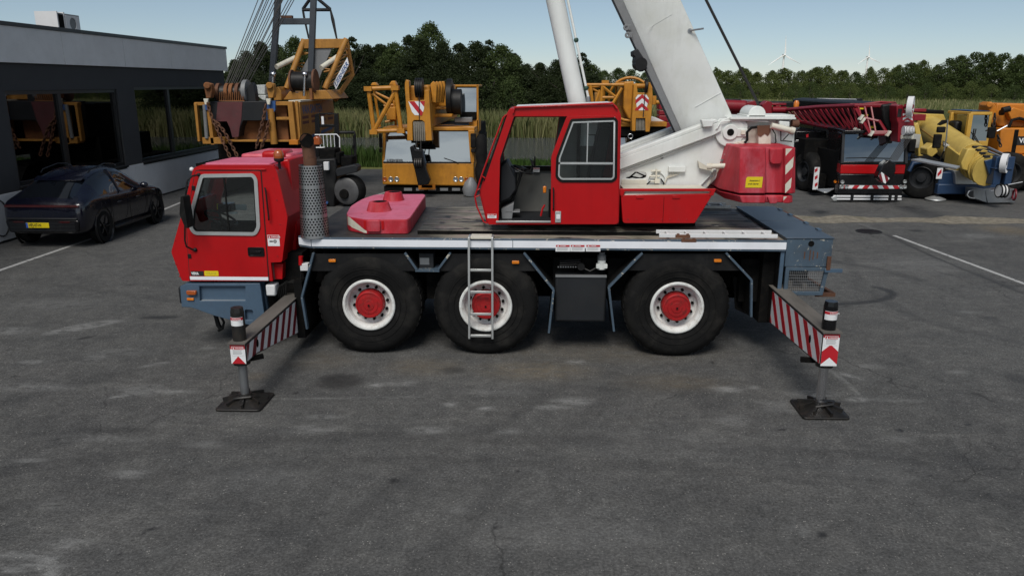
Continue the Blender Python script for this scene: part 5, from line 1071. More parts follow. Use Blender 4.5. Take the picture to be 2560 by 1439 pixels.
# sliding door
dq = rpoly(XZ([(1417, 291), (1548, 288), (1545, 560), (1377, 560), (1378, 391)], YK-.03), [.02, .05, .05, .02, .04])
wq = rpoly(XZ([(1427, 298), (1538, 294), (1544, 302), (1542, 446), (1532, 455), (1400, 455), (1389, 442), (1391, 394)], YK-.03), [.03, .03, .01, .03, .03, .05, .03, .02])
mb = MB(); mb.plate(dq, [wq], YK-.035, YK-.003); sd = mb.build('sliding_door', M['red'], cr, bevel=.008)
mb = MB(); mb.plate(inset(wq, -.004), [inset(wq, .03)], YK-.045, YK-.028); mb.build('window_rubber', M['rubber'], sd, bevel=.004)
w2 = inset(wq, .029); mb = MB(); mb.plate(w2, [inset(w2, .022)], YK-.042, YK-.02)
a = PY(1395, 408, YK-.03); b_ = PY(1533, 408, YK-.03); mb.box(a.x, b_.x, YK-.042, YK-.021, a.z-.013, a.z+.013); c = PY(1470, 303, YK-.03); mb.box(c.x-.007, c.x+.007, YK-.04, YK-.022, a.z+.013, c.z+.015); mb.build('window_frame', M['alu'], sd, bevel=.003)
mb = MB(); mb.prism(inset(w2, .015), YK-.032, YK-.028); mb.build('window_pane', M['glass'], sd)
a_ = XZ([(1388, 528), (1402, 556)], YK-.04); mb = MB(); mb.box(a_[0][0], a_[1][0], YK-.05, YK-.0355, a_[1][1], a_[0][1]); hh = mb.build('door_latch', M['alu'], sd, bevel=.003)
mb = MB(); mb.box(a_[0][0]+.015, a_[1][0]-.01, YK-.06, YK-.0505, a_[1][1]+.05, a_[0][1]-.04); mb.build('latch_grip', M['signw'], hh)

# ---- red equipment box beside the turret
mb = MB(); q = XZ([(1552, 488), (1783, 484), (1737, 558), (1557, 558)], YK+.03); mb.prism(rpoly(q, [.03, .02, .02, .04]), YK+.03, 10.68); eb = mb.build('equipment_box', M['red'], cr, bevel=.01)
mb = MB(); q = XZ([(1550, 472), (1790, 472), (1783, 489), (1772, 489), (1777, 478), (1562, 478), (1557, 491), (1550, 489)], YK+.03); mb.prism(q, YK+.022, YK+.07); mb.build('box_rim', M['dred'] if 0 else M['red'], eb, bevel=.004)
mb = MB(); zq = PY(1650, 489, YK+.03).z; z2 = PY(1650, 477, YK+.06).z; mb.prism([(YK+.045, zq-.003), (YK+.1, z2+.005), (10.66, z2+.005), (10.66, zq-.02), (YK+.045, zq-.02)], PY(1562, 480, YK+.05).x, PY(1773, 480, YK+.05).x, 'x'); mb.build('box_ledge', M['cream'], eb)  # cream colour stands in for the light on the sloping red lip
mb = MB(); mb.box(-.4, 2.2, 10.5, 11.8, 1.685, 1.79); mb.cyl((.9, 11.1, 1.681), (.9, 11.1, 1.9), .65, n=40); mb.build('slewing_ring', M['void'], cr)

for k in range(9): p = PY(1570+k*21, 548, YK+.03); mb = MB(); mb.cyl((p.x, YK+.024, p.z), (p.x, YK+.031, p.z), .010, n=8); mb.build('bolt', M['hub'], eb)
for x in (1600, 1690): p = PY(x, 494, YK+.03); mb = MB(); mb.box(p.x-.05, p.x+.05, YK+.018, YK+.029, p.z-.012, p.z+.03); mb.build('hinge', M['red'], eb, bevel=.004)
mb = MB(); mb.box(PY(1660, 495, YK+.03).x-.0025, PY(1660, 495, YK+.03).x+.0025, YK+.0275, YK+.0295, PY(1660, 556, YK+.03).z, PY(1660, 492, YK+.03).z); mb.build('panel_seam', M['void'], eb)
mb = MB(); mb.tube([PY(1383, 470, YK-.04), PY(1384, 474, YK-.08), PY(1384, 520, YK-.08), PY(1383, 524, YK-.04)], .01, 8); mb.build('grab_rail', M['black'], sd)
# ---- turret side plates
YT = 10.74
tp_ = XZ([(1548, 398), (1790, 307), (1800, 297), (1832, 296), (1862, 300), (1870, 370), (1852, 386), (1764, 472), (1750, 500), (1548, 500)], YT)
slot = rpoly(XZ([(1563, 430), (1616, 430), (1616, 447), (1563, 447)], YT), .08)
mb = MB(); mb.plate(tp_, [slot], YT, YT+.05); mb.plate([(x, z) for x, z in tp_], [slot], 11.62, 11.67); tu = mb.build('turret', M['white'], cr, bevel=.006)
for yy in (YT-.09, 11.56):
    mb = MB(); fl_ = XZ([(1548, 396), (1790, 306), (1800, 312), (1800, 326), (1782, 336), (1548, 422)], YT); mb.prism(rpoly(fl_, .015), yy, yy+.12+(.08 if yy > 11 else 0)); mb.build('side_beam', M['white'], tu, bevel=.03, seg=3)
    mb = MB(); fl2 = XZ([(1548, 386), (1786, 297), (1794, 304), (1548, 397)], YT); mb.prism(fl2, yy+.01, yy+.2); mb.build('beam_cap', M['white'], tu, bevel=.012)
mb = MB(); mb.tube([PY(1552, 425, YT-.02), PY(1640, 393, YT-.03), PY(1745, 352, YT-.03), PY(1780, 338, YT-.03), PY(1792, 322, YT-.1)], .011, 6); mb.tube([PY(1552, 430, YT-.02), PY(1640, 398, YT-.03), PY(1748, 356, YT-.03), PY(1786, 340, YT-.03)], .009, 6)
mb.tube([PY(1792, 322, YT-.1), PY(1802, 305, YT-.1), PY(1840, 300, YT-.06), PY(1920, 304, YT-.06)], .011, 6); mb.build('cable_pipe', M['white'], tu)
mb = MB(); mb.prism(XZ([(1752, 299), (1782, 300), (1780, 316), (1756, 318)], YT-.1), YT-.16, YT-.02); mb.build('cable_bracket', M['white'], tu, bevel=.01)
# boom foot boss
c = PY(1823, 330, YT); mb = MB(); mb.prism(circ(c.x, c.z, .2, 32), YT-.05, YT-.001); mb.prism(XZ([(1800, 300), (1860, 302), (1868, 310), (1866, 352), (1850, 358)], YT), YT-.035, YT-.001); mb.build('boom_foot_boss', M['white'], tu, bevel=.01)
mb = MB(); mb.prism(circ(c.x, c.z, .105, 28), YT-.075, YT-.051); mb.box(c.x+.05, c.x+.23, YT-.068, YT-.051, c.z-.06, c.z+.05); mb.build('pin_keeper', M['white'], tu, bevel=.008)
mb = MB(); mb.prism(circ(c.x, c.z, .048, 16), YT-.08, YT-.0755); mb.build('pin_hole', M['void'], tu, smooth=False)
mb = MB(); mb.box(c.x+.14, c.x+.2, YT-.09, YT-.0685, c.z-.03, c.z+.03); mb.build('keeper_block', M['cream'], tu, bevel=.006)
# small fittings on the plate
a_ = XZ([(1670, 415), (1712, 429)], YT); mb = MB(); mb.box(a_[0][0], a_[1][0], YT-.06, YT-.001, a_[1][1], a_[0][1]); jb = mb.build('junction_box', M['white'], tu, bevel=.006)
mb = MB()
for k in range(4): mb.tube([PY(1678+k*7, 429, YT-.03), PY(1677+k*6, 436, YT-.03), PY(1668, 442+k, YT-.02)], .005, 5)
mb.tube([PY(1668, 443, YT-.02), PY(1663, 455, YT-.02), PY(1655, 468, YT-.02)], .009, 5); mb.build('cable_tails', M['cream'], jb)
c = PY(1641, 452, YT); mb = MB(); mb.torus((c.x, YT-.012, c.z), (0, 1, 0), .125, .012, 32, 6); mb.build('inspection_ring', M['white'], tu)
mb = MB()
for x0, x1, y in ((1628, 1652, 427), (1624, 1650, 440), (1626, 1648, 453)): mb.tube([PY(x0, y, YT-.04), PY(x1, y, YT-.04)], .012, 8)
mb.tube([PY(1641, 422, YT-.05), PY(1641, 458, YT-.05)], .013, 8); mb.box(PY(1636, 440, YT).x, PY(1648, 440, YT).x, YT-.07, YT-.01, PY(1640, 457, YT).z, PY(1640, 446, YT).z); mb.build('hydraulic_valve', M['cream'], tu)
mb = MB(); mb.tube([PY(1553, 449, YT+.1), PY(1580, 442, YT+.12), PY(1600, 446, YT+.15), PY(1630, 433, YT+.2)], .014, 6); mb.tube([PY(1570, 447, YT+.1), PY(1590, 430, YT+.14), PY(1612, 440, YT+.15)], .012, 6); mb.tube([PY(1622, 470, YT-.03), PY(1618, 460, YT-.03), PY(1626, 453, YT-.03)], .01, 6); mb.tube([PY(1655, 470, YT-.03), PY(1660, 458, YT-.03), PY(1652, 447, YT-.03)], .01, 6); mb.build('hose', M['rubber'], tu, split=True)
mb = MB(); mb.prism(XZ([(1553, 449), (1616, 449), (1622, 472), (1553, 472)], YT), YT-.02, YT-.001); mb.build('patch_plate', M['cream'], tu, bevel=.004)
mb = MB(); mb.prism(circ(PY(1654, 393, YT).x, PY(1654, 393, YT).z, .025, 14), YT-.008, YT-.001); mb.build('plug', M['grey'], tu)
mb = MB(); mb.bar(PY(1835, 372, YT-.015), PY(1745, 470, YT-.015), .012, .035, (0, 1, 0)); mb.build('weld_rib', M['white'], tu, bevel=.004)
mb = MB(); mb.prism(XZ([(1744, 402), (1775, 420), (1784, 428), (1748, 420)], YT-.05), YT-.08, YT-.02); mb.tube([PY(1768, 416, YT-.2), PY(1832, 414, YT-.3)], .035, 12); mb.tube([PY(1768, 416, YT-.2), PY(1780, 416, YT-.22)], .045, 10); mb.build('tilt_cylinder', M['cream'], tu)
mb = MB()
for k in range(3): mb.tube([PY(1862, 352+k*3, YT-.06), PY(1836, 358+k*3, YT-.12), PY(1824, 378+k*2, YT-.12), PY(1808, 402+k*2, YT-.1), PY(1790, 430+k*2, YT-.1), PY(1768, 462+k*2, YT-.08)], .01, 6)
mb.build('hose_bundle', M['cream'], tu)
mb = MB()
for k in range(7): p = PY(1834-k*9, 362+k*13, YT-.13); mb.box(p.x-.025, p.x+.01, YT-.15, YT-.09, p.z-.015, p.z+.015)
mb.build('hose_clamp', M['steel'], tu, split=True)
# ---- rear machinery between turret and counterweight
mb = MB(); q = XZ([(1866, 302), (1988, 298), (1985, 375), (1860, 375)], YT+.06); mb.prism(q, YT+.06, 11.66); rm = mb.build('winch_housing', M['white'], cr, bevel=.01)
mb = MB(); q = XZ([(1826, 294), (1990, 294), (1990, 299), (1826, 299)], YT-.1); mb.prism(q, YT-.1, 11.7); mb.build('top_plate', M['white'], rm, bevel=.004)
mb = MB(); mb.cyl(PY(1893, 287, 10.95), PY(1893, 287, 10.95)+Vector((0, .5, 0)), .12, n=24); mb.box(PY(1865, 290, 11).x, PY(1985, 290, 11).x, 10.95, 11.5, PY(1900, 296, 11).z, PY(1900, 287, 11).z); mb.build('winch', M['white'], rm, bevel=.01)
mb = MB(); q = XZ([(1894, 316), (1926, 315), (1925, 368), (1894, 368)], YT-.05); mb.prism(q, YT-.09, YT+.058); mb.build('pillar', M['cream'], rm, bevel=.006)
mb = MB(); q = XZ([(1893, 314), (1927, 313), (1926, 330), (1920, 340), (1912, 334), (1902, 342), (1894, 338)], YT-.1); mb.prism(q, YT-.1, YT-.091); mb.build('rust_patch', M['rust'], rm)
mb = MB(); a = PY(1928, 314, YT-.15); b_ = PY(1976, 326, YT-.15); mb.cyl(a, b_, .04, n=16); mb.cyl(b_, b_+(b_-a).normalized()*.05, .05, n=16); mb.build('ram', M['cream'], rm)
mb = MB(); q = XZ([(1944, 302), (1970, 304), (1969, 317), (1944, 315)], YT-.02); mb.prism(rpoly(q, .015), YT-.1, YT+.058); mb.build('reservoir', M['white'], rm, bevel=.01)
mb = MB(); c = PY(1990, 309, YT-.05); mb.cyl(c-Vector((.06, 0, 0)), c+Vector((.03, 0, 0)), .055, n=16); mb.build('sensor_drum', M['rust'], rm)
mb = MB(); mb.tube([PY(1930, 322, YT), PY(1938, 335, YT), PY(1940, 355, YT), PY(1928, 368, YT)], .008, 6); mb.tube([PY(1952, 325, YT-.1), PY(1952, 352, YT-.1), PY(1980, 354, YT-.1)], .009, 6); mb.tube([PY(1958, 350, YT), PY(1972, 335, YT-.05)], .007, 6)
mb.tube([PY(1862, 357, YT-.08), PY(1868, 350, YT-.08), PY(1868, 330, YT-.08), PY(1878, 320, YT-.08), PY(1894, 317, YT-.08)], .018, 8); mb.build('hose', M['rubber'], rm, split=True)
mb = MB(); c = PY(1880, 345, YT+.058); mb.prism(circ(c.x, c.z, .12, 24, .16), YT+.04, YT+.0595); mb.build('side_cover', M['cream'], rm, bevel=.004)
# ---- counterweight
def cw(top, bot, name, y0=10.0, mat_='red_old'):
    zt, zb = PY(1900, top[2], y0).z, PY(1900, bot[2], y0).z
    def plan(xl_, xm_, yy, zz): 
        a = PY(xm_, yy, y0).x; r_ = PY(1993 if name == 'counterweight' else 1986, yy, y0).x; l = PY(xl_, yy, y0+.35).x
        g0, g1 = PY(1917, yy, y0).x, PY(1959, yy, y0).x
        return [(l, y0+.42), (a, y0), (g0-.02, y0), (g0, y0+.045), (g1, y0+.045), (g1+.02, y0), (r_-.06, y0), (r_, y0+.07), (r_, 12.2), (l, 12.2)]
    mb = MB(); mb.prism(plan(*top, zt), zt, zb, 'z', plan(*bot, zb)); return mb.build(name, M[mat_], cr, bevel=.014, seg=3), zt, zb
cwo, zt, zb = cw((1830, 1851, 369), (1800, 1848, 484), 'counterweight')
mb = MB(); a_ = XZ([(1924, 371), (1956, 371), (1955, 404), (1950, 411), (1930, 411), (1925, 405)], 10.0); mb.prism(rpoly(a_, .02), 9.985, 10.045); mb.build('lifting_lug', M['red_old'], cwo, bevel=.015)
cr_ = PY(1993, 430, 10.0).x
fp = [(PY(1960, 484, 10).x+.012, zb+.012), (cr_-.065, zb+.012), (cr_-.062, zt-.012), (PY(1962, 370, 10).x+.012, zt-.012)]
mb = MB(); mb.prism(fp, 9.9965, 9.999); ws = mb.build('warning_panel', M['cream'], cwo, smooth=False)
mb = MB()
for q in stripes(fp, .17, R(140), .5, .3): mb.prism(q, 9.995, 9.9965)
mb.build('red_stripes', M['red_old'], ws, smooth=False)
a_ = XZ([(1865, 442), (1905, 469)], 10.0); mb = MB(); mb.prism([(a_[0][0], a_[1][1]), (a_[1][0]-.005, a_[1][1]), (a_[1][0], a_[0][1]), (a_[0][0]+.02, a_[0][1]), (a_[0][0]+.003, a_[0][1]-.02)], 9.995, 9.999); sg = mb.build('warning_sign', M['signy'], cwo, smooth=False)
xc = (a_[0][0]+a_[1][0])/2; hh = a_[0][1]-a_[1][1]; mb = MB()
text_mb(mb, 'Attention !', (xc+.005, 9.9945, a_[1][1]+hh*.58), (1, 0, 0), (0, 0, 1), hh*.15, .0006, .03, 1.0, 'CENTER'); text_mb(mb, 'crush danger', (xc-.008, 9.9945, a_[1][1]+hh*.28), (1, 0, 0), (0, 0, 1), hh*.15, .0006, .03, .88, 'CENTER'); mb.build('lettering', M['signk'], sg, smooth=False)
c2, zt2, zb2 = cw((1801, 1850, 489), (1812, 1856, 508), 'lower_counterweight')
mb = MB(); a_ = XZ([(1919, 492), (1945, 492), (1944, 506), (1938, 509), (1924, 509)], 10.0); mb.prism(a_, 9.99, 10.045); mb.build('lifting_lug', M['red_old'], c2, bevel=.01)
fp = [(PY(1956, 505, 10).x+.01, zb2+.01), (PY(1985, 505, 10).x-.065, zb2+.01), (PY(1985, 490, 10).x-.062, zt2-.01), (PY(1957, 490, 10).x+.01, zt2-.01)]
mb = MB(); mb.prism(fp, 9.9965, 9.999); ws = mb.build('warning_panel', M['cream'], c2, smooth=False); mb = MB()
for q in stripes(fp, .15, R(140), .55, .1): mb.prism(q, 9.995, 9.9965)
mb.build('red_stripes', M['red_old'], ws, smooth=False)
mb = MB(); mb.box(PY(1850, 486, 10.1).x, PY(1975, 486, 10.1).x, 10.15, 12.1, zt2-.002, zb+.002); mb.build('weight_gap', M['void'], cwo)

# ---- boom
def ext(p0, p1, k):
    a, b_ = Vector(p0), Vector(p1); return a+(b_-a)*k
def boomline(lo, hi, Y): p, q = PY(*lo, Y), PY(*hi, Y); return p, q
YB, YB2 = 10.93, 11.5
T0, T1 = boomline((1840, 310), (1702, 0), YB); B0_, B1_ = boomline((1742, 318), (1606, 0), YB); F0, F1 = boomline((1704, 330), (1556, 0), YB+.17); G0, G1 = boomline((1692, 338), (1533, 0), YB+.2)
K = 3.2; ring = lambda k: [ext(T0, T1, k), ext(B0_, B1_, k), ext(F0, F1, k)]
def sect(k):
    t, b_, f_ = ring(k); 
    far = lambda p, y: Vector((p.x, YB+YB2-y, p.z))
    return [t, b_, f_, far(f_, YB+.17), far(b_, YB), far(t, YB)]
s0, s1 = sect(-.35), sect(K); mb = MB(); mb.add(s0+s1, [tuple(range(6)), tuple(range(11, 5, -1))]+[(i, (i+1) % 6, (i+1) % 6+6, i+6) for i in range(6)]); bo = mb.build('boom', M['white'], cr, bevel=.012)
# next section sticking out of the top
def shrink(s, k):
    c = sum(s, Vector())/6; return [c+(p-c)*k for p in s]
s2, s3 = shrink(sect(K-.05), .84), shrink(sect(K+.9), .84); mb = MB(); mb.add(s2+s3, [tuple(range(6)), tuple(range(11, 5, -1))]+[(i, (i+1) % 6, (i+1) % 6+6, i+6) for i in range(6)]); mb.build('inner_boom', M['white'], cr, bevel=.01)
mb = MB()
for ya, yb in ((YB+.165, YB+.2), (YB2-.2, YB2-.165)):
    q = [ext(F0, F1, -.2), ext(F0, F1, K), ext(G0, G1, K), ext(G0, G1, -.2)]; mb.prism([(p.x, p.z) for p in q], ya, yb)
q = [ext(F0, F1, -.2), ext(F0, F1, K)]; d_ = Vector((G0.x-F0.x, 0, G0.z-F0.z)).normalized()*.02
mb.prism([(q[0].x+d_.x, q[0].z+d_.z), (q[1].x+d_.x, q[1].z+d_.z), (q[1].x+d_.x*2, q[1].z+d_.z*2), (q[0].x+d_.x*2, q[0].z+d_.z*2)], YB+.2, YB2-.2); mb.build('boom_track', M['grey'], bo)
mb = MB(); p = PY(1725, 77, YB-.02); mb.cyl(p, p+Vector((.16, -.1, .02)), .012, n=10); mb.prism(circ(p.x, p.z, .03, 12), YB-.012, YB-.001); mb.build('boom_peg', M['steel'], bo)
mb = MB(); a = PY(1737, 268, YB); b_ = PY(1802, 232, YB); mb.bar((a.x, YB-.002, a.z), (b_.x, YB-.002, b_.z), .006, .012, (0, 1, 0)); a = PY(1617, 73, YB); b_ = PY(1680, 36, YB); mb.bar((a.x, YB-.002, a.z), (b_.x, YB-.002, b_.z), .003, .006, (0, 1, 0)); mb.build('weld_seam', M['white'], bo)
for (x, y) in ((1566, 69), (1570, 88)):
    p = PY(x, y, YB+.1); mb = MB(); mb.plate(circ(p.x, p.z, .042, 18), [circ(p.x, p.z, .016, 10)], YB+.09, YB+.13); mb.box(p.x, p.x+.06, YB+.095, YB+.125, p.z-.035, p.z+.035); mb.build('pulley_lug', M['grey'], bo, bevel=.004)
mb = MB(); mb.prism(XZ([(1582, 128), (1594, 122), (1612, 150), (1618, 172), (1606, 180), (1594, 172), (1586, 155), (1588, 142), (1583, 140)], YB+.1), YB+.08, YB+.4); mb.build('pulley_bracket', M['dgrey'], bo, bevel=.01)
mb = MB(); p = PY(1603, 160, YB+.07); mb.cyl((p.x, YB+.06, p.z), (p.x, YB+.42, p.z), .085, n=20); mb.build('guide_pulley', M['black'], bo)
# lift cylinder
a0 = PY(1478, 420, 11.2); a1 = PY(1388, 0, 11.2); mb = MB(); top = a0+(a1-a0)*2.5; mb.cyl(a0, top, .128, n=32); lc = mb.build('lift_cylinder', M['white'], cr)
mb = MB(); dx = Vector((.165, -.05, .02)); mb.tube([a0+(a1-a0)*.3+dx, a0+(a1-a0)*1.02+dx, a0+(a1-a0)*1.04+dx*.6], .018, 8); mb.build('cylinder_pipe', M['white'], lc)
mb = MB()
for k in (.48, .76): p = a0+(a1-a0)*k+dx; mb.ball(p, .035, 10, 8)
mb.build('pipe_clamp', paint('dark_green_clamp', (.01, .05, .03), .5), lc)
mb = MB(); p = a0+(a1-a0)*.43+dx; mb.cyl(p, p-Vector((-.02, 0, .3)), .03, n=10); mb.build('pipe_fitting', M['steel'], lc)
mb = MB(); mb.tube([PY(1897, 268, 11.2), PY(1893, 255, 11.2), PY(1762, -6, 11.2), PY(1762, -6, 11.2)+(PY(1762, -6, 11.2)-PY(1893, 255, 11.2))*2.2], .02, 6); mb.build('hoist_rope', M['rope'], cr)

# ================================================================ LOOSE THINGS ON THE DECK
zs = PY(950, 548, 10.08).z
out = XY([(866, 533), (870, 541), (912, 548), (1018, 548), (1026, 543), (1064, 488), (1060, 485), (940, 485.5), (905, 497), (876, 515)], zs)
out = rpoly(out, [.05, .08, .03, .05, .05, .04, .04, .15, .2, .15], 5)
sl = thing('counterweight_slab', 'pinkish red slab with two raised cones lying on the crane deck', 'counterweight', (out[0][0]+.5, 11, ZD))
mb = MB(); mb.prism(out, ZD+.003, zs-.006, 'z'); so = mb.build('slab', M['red_old'], sl, bevel=.012, seg=3)
mb = MB(); mb.prism(inset(out, .006), zs-.0055, zs, 'z'); mb.build('slab_top', M['pink'], sl, bevel=.004)
for (x, y), r in (((984, 500), .17), ((948, 526), .18)):
    c = PZ(x, y, zs); mb = MB(); mb.lathe([(r, 0), (r*.76, .13), (r*.5, .132), (r*.45, .06), (.001, .05)], (c.x, c.y, zs), (0, 0, 1), 28); mb.build('cone', M['red_old'], sl, bevel=.01)
    mb = MB(); mb.lathe([(r*.52, .1335), (r*.2, .134), (.001, .134)], (c.x+.02, c.y, zs), (0, 0, 1), 20); mb.build('cone_socket', M['void'], sl)
yn = min(p[1] for p in out)
xa_, xb_ = PY(918, 570, yn).x, PY(952, 570, yn).x; mb = MB(); mb.prism(rpoly([(xa_, zs-.17), (xb_, zs-.17), (xb_, zs-.005), (xa_, zs-.005)], .03), yn-.03, yn+.03); mb.build('lug', M['red_old'], sl, bevel=.012)
mb = MB(); mb.box(xa_-.045, xa_-.012, yn-.002, yn+.02, ZD+.07, zs-.02); mb.box(xb_+.012, xb_+.045, yn-.002, yn+.02, ZD+.07, zs-.02); mb.build('lug_groove', M['red'], sl)
# white stripe follows the rounded corner of the slab
cx0 = min(q[0] for q in out); edge = sorted([q for q in out if q[1] < yn+.3 and q[0] < xa_], key=lambda q: -q[1]); mb = MB(); vs = []
L_ = [0]
for a, b_ in zip(edge[:-1], edge[1:]): L_.append(L_[-1]+math.hypot(b_[0]-a[0], b_[1]-a[1]))
hh = zs-ZD
for q, l in zip(edge, L_):
    f = l/max(1e-6, L_[-1]); zc = zs-hh*(.02+.75*max(0, f-.25)/.75); w_ = .12
    n_ = Vector((-.5 if f < .6 else -.15, -1)).normalized()*.004
    vs += [(q[0]+n_.x, q[1]+n_.y, max(ZD+.02, zc-w_)), (q[0]+n_.x, q[1]+n_.y, zc)]
k = len(edge); mb.add(vs, [(2*i, 2*i+2, 2*i+3, 2*i+1) for i in range(k-1)]); mb.build('white_stripe', M['cream'], sl, smooth=False)
# ladders
def ladder(name, label, a, b_, w, wd, n, rw=.05, rd=.025, mat_='alu', step=True):
    """a, b_: the two ends of the centre line; wd: unit vector across"""
    a = Vector(a); b_ = Vector(b_); wd = unit(wd); t = thing(name, label, 'ladder', a); nrm = (b_-a).normalized().cross(wd)
    for s in (-1, 1): mb = MB(); mb.bar(a+wd*s*w/2, b_+wd*s*w/2, rd, rw, nrm); mb.build('rail', M[mat_], t, bevel=.004)
    for k in range(n):
        p = a.lerp(b_, (k+.5)/n); mb = MB(); mb.bar(p-wd*(w/2-rd/2), p+wd*(w/2-rd/2), .028, .028); mb.build('rung', M[mat_], t, bevel=.004)
    return t
pT, pB = PY(1201, 600, 9.72), PY(1203, 845, 9.72)
hl = thing('hanging_ladder', 'aluminium ladder hooked over the deck edge in front of the middle wheel', 'ladder', (pT.x, 9.72, ZD))
for xa_, xb_ in ((1172, 1173.5), (1230.5, 1231.5)):
    mb = MB(); mb.bar((PY(xa_, 600, 9.72).x, 9.735, pT.z+.03), (PY(xb_, 845, 9.72).x, 9.70, pB.z), .028, .034, (0, 1, 0)); mb.bar((PY(xa_, 600, 9.72).x, 9.735, pT.z+.02), (PY(xa_, 600, 9.72).x, 9.95, ZD+.02), .028, .03); mb.build('rail', M['alu'], hl, bevel=.004)
for y in (674.5, 729, 784, 838):
    a, b_ = PY(1173, y, 9.72), PY(1231, y, 9.72); mb = MB(); mb.box(a.x+.015, b_.x-.015, 9.70, 9.735, a.z-.016, a.z+.016); mb.build('rung', M['alu'], hl, bevel=.004)
a, b_ = PY(1173, 604, 9.72), PY(1231, 604, 9.72); mb = MB(); mb.box(a.x+.015, b_.x-.015, 9.74, 9.93, ZD+.012, ZD+.045); mb.build('top_step', M['cream'], hl, bevel=.004)
a = PZ(1655, 597, ZD+.06); b_ = PZ(1955, 597, ZD+.06)
l1 = ladder('folded_ladder', 'aluminium ladder lying flat along the near edge of the crane deck', (a.x, 9.97, ZD+.058), (b_.x, 9.97, ZD+.058), .27, (0, 1, 0), 6, .05, .026, 'conc')
mb = MB()
for x, y in ((1707, 590), (1722, 601)): p = PZ(x, y, ZD+.12); mb.box(p.x-.09, p.x+.09, p.y-.02, p.y+.02, ZD+.1, ZD+.135); mb.cyl((p.x-.06, p.y, ZD+.136), (p.x-.06, p.y, ZD+.15), .018, n=8); mb.cyl((p.x+.06, p.y, ZD+.136), (p.x+.06, p.y, ZD+.15), .018, n=8)
mb.build('hinge', M['rust'], l1)
a = PZ(1745, 527, ZD+.08); b_ = PZ(1840, 527, ZD+.08); ladder('spare_ladder', 'aluminium ladder lying along the far edge of the deck behind the red box', (a.x-.6, 12.25, ZD+.08), (b_.x, 12.25, ZD+.08), .3, (0, 1, 0), 6)
# ================================================================ MACHINES BEHIND
def pb(mb, x0, y0, x1, y1, Y, d):
    a = PY(x0, y0, Y); b_ = PY(x1, y1, Y); return mb.box(a.x, b_.x, Y, Y+d, b_.z, a.z)
def pp(mb, pts, Y, d): return mb.prism(XZ(pts, Y), Y, Y+d)
SPLIT = {'black_boom', 'boom_root', 'mast_crossbar', 'front_recess', 'tow_bracket', 'mirror', 'red_winch', 'boom_tube', 'boom_block', 'lower_tube', 'side_lug', 'jib_pins', 'jib_collar', 'collar_pads', 'weight', 'boom_knuckle', 'hydraulic_end', 'jib_hinge', 'winch_frame', 'winch_mass', 'nose_rods', 'white_hopper', 'engine_cover', 'screen_pillar', 'blue_corner', 'locker_rail', 'wiper', 'boom_winch_flange', 'rigging_rope', 'side_locker', 'pulley_guard', 'strap', 'red_sling', 'boom_ribs', 'side_stripe', 'rope_turns'}
def part(name, mat_, parent, fn, bevel=0.0, **k):
    if name in SPLIT: k['split'] = True
    mb = MB(); fn(mb); return mb.build(name, M[mat_], parent, bevel=bevel, **k)
def tubes(mb, segs, r, n=8):
    for a, b_ in segs: mb.tube([a, b_], r, n)
    return mb
def tyre(parent, c, r, w, ax=(0, -1, 0), rim='dgrey'):
    c = Vector(c); mb = MB(); mb.lathe([(r*.52, .0), (r*.6, .015), (r*.86, .02), (r*.95, -.02), (r, -.07), (r, -w+.07), (r*.94, -w), (r*.5, -w)], c, ax, 40); w_ = mb.build('wheel', M['rubber'], parent)
    mb = MB(); mb.lathe([(r*.53, .0), (r*.5, .01), (r*.44, -.04), (r*.4, -.12), (r*.22, -.12), (r*.2, -.03), (.001, -.02)], c, ax, 30); mb.build('rim', M[rim], w_); return w_
def chevron_sign(parent, pts, Y, kind):
    q = XZ(pts, Y); o = part('warning_panel', 'signw', parent, lambda mb: mb.prism(q, Y-.008, Y-.002), smooth=False)
    xs = [p[0] for p in q]; zs_ = [p[1] for p in q]; cx_, w, z0, z1 = (min(xs)+max(xs))/2, max(xs)-min(xs), min(zs_), max(zs_); h = z1-z0; mb = MB()
    if kind == 'diag':
        for s in stripes(q, w*.52, R(38), .5, .15): mb.prism(s, Y-.012, Y-.008)
    else:
        for k in (.72, .16):
            v = [(cx_-w/2, z0+h*(k-.32)), (cx_, z0+h*(k+.06)), (cx_+w/2, z0+h*(k-.32)), (cx_+w/2, z0+h*(k-.06)), (cx_, z0+h*(k+.32)), (cx_-w/2, z0+h*(k-.06))]
            for half in ([v[0], v[1], v[4], v[5]], [v[1], v[2], v[3], v[4]]):
                c = half
                for a, b_, l in ((0, 1, z0), (0, -1, -z1)): c = clip(c, a, b_, l)
                if len(c) > 2: mb.prism(c, Y-.012, Y-.008)
    mb.build('red_stripes', M['signr'], o, smooth=False); return o

# ---------------- ochre crawler crane with its rear to the camera
Y = 24.0
p = PY(620, 360, Y); kr = thing('crawler_crane', 'ochre yellow crawler crane with wire ropes and rusty counterweight behind the red driver cab', 'crane', (p.x, 26, 0))
def f(mb):
    pb(mb, 484, 258, 492, 353, Y, .25); pb(mb, 493.5, 259, 499, 354, Y, .25); pb(mb, 485, 256, 522, 264, Y+.05, .2)
part('rear_frame_post', 'yel2', kr, lambda mb: pp(mb, [(484, 258), (491, 258), (500, 354), (494, 354)], Y, .2), .01)
part('rear_frame_post', 'yel2', kr, lambda mb: pp(mb, [(515, 264), (523, 264), (536, 362), (527, 362)], Y, .3), .01)
part('rear_frame_post', 'yel2', kr, lambda mb: mb.tube([PY(676, 272, Y), PY(686, 360, Y)], .11, 12), .0)
part('rear_frame_post', 'yel2', kr, lambda mb: pp(mb, [(718, 254), (730, 254), (742, 361), (728, 361)], Y, .3), .01)
part('rear_frame_post', 'yel2', kr, lambda mb: pp(mb, [(737, 253), (743, 253), (752, 352), (747, 352)], Y+.1, .2), .01)
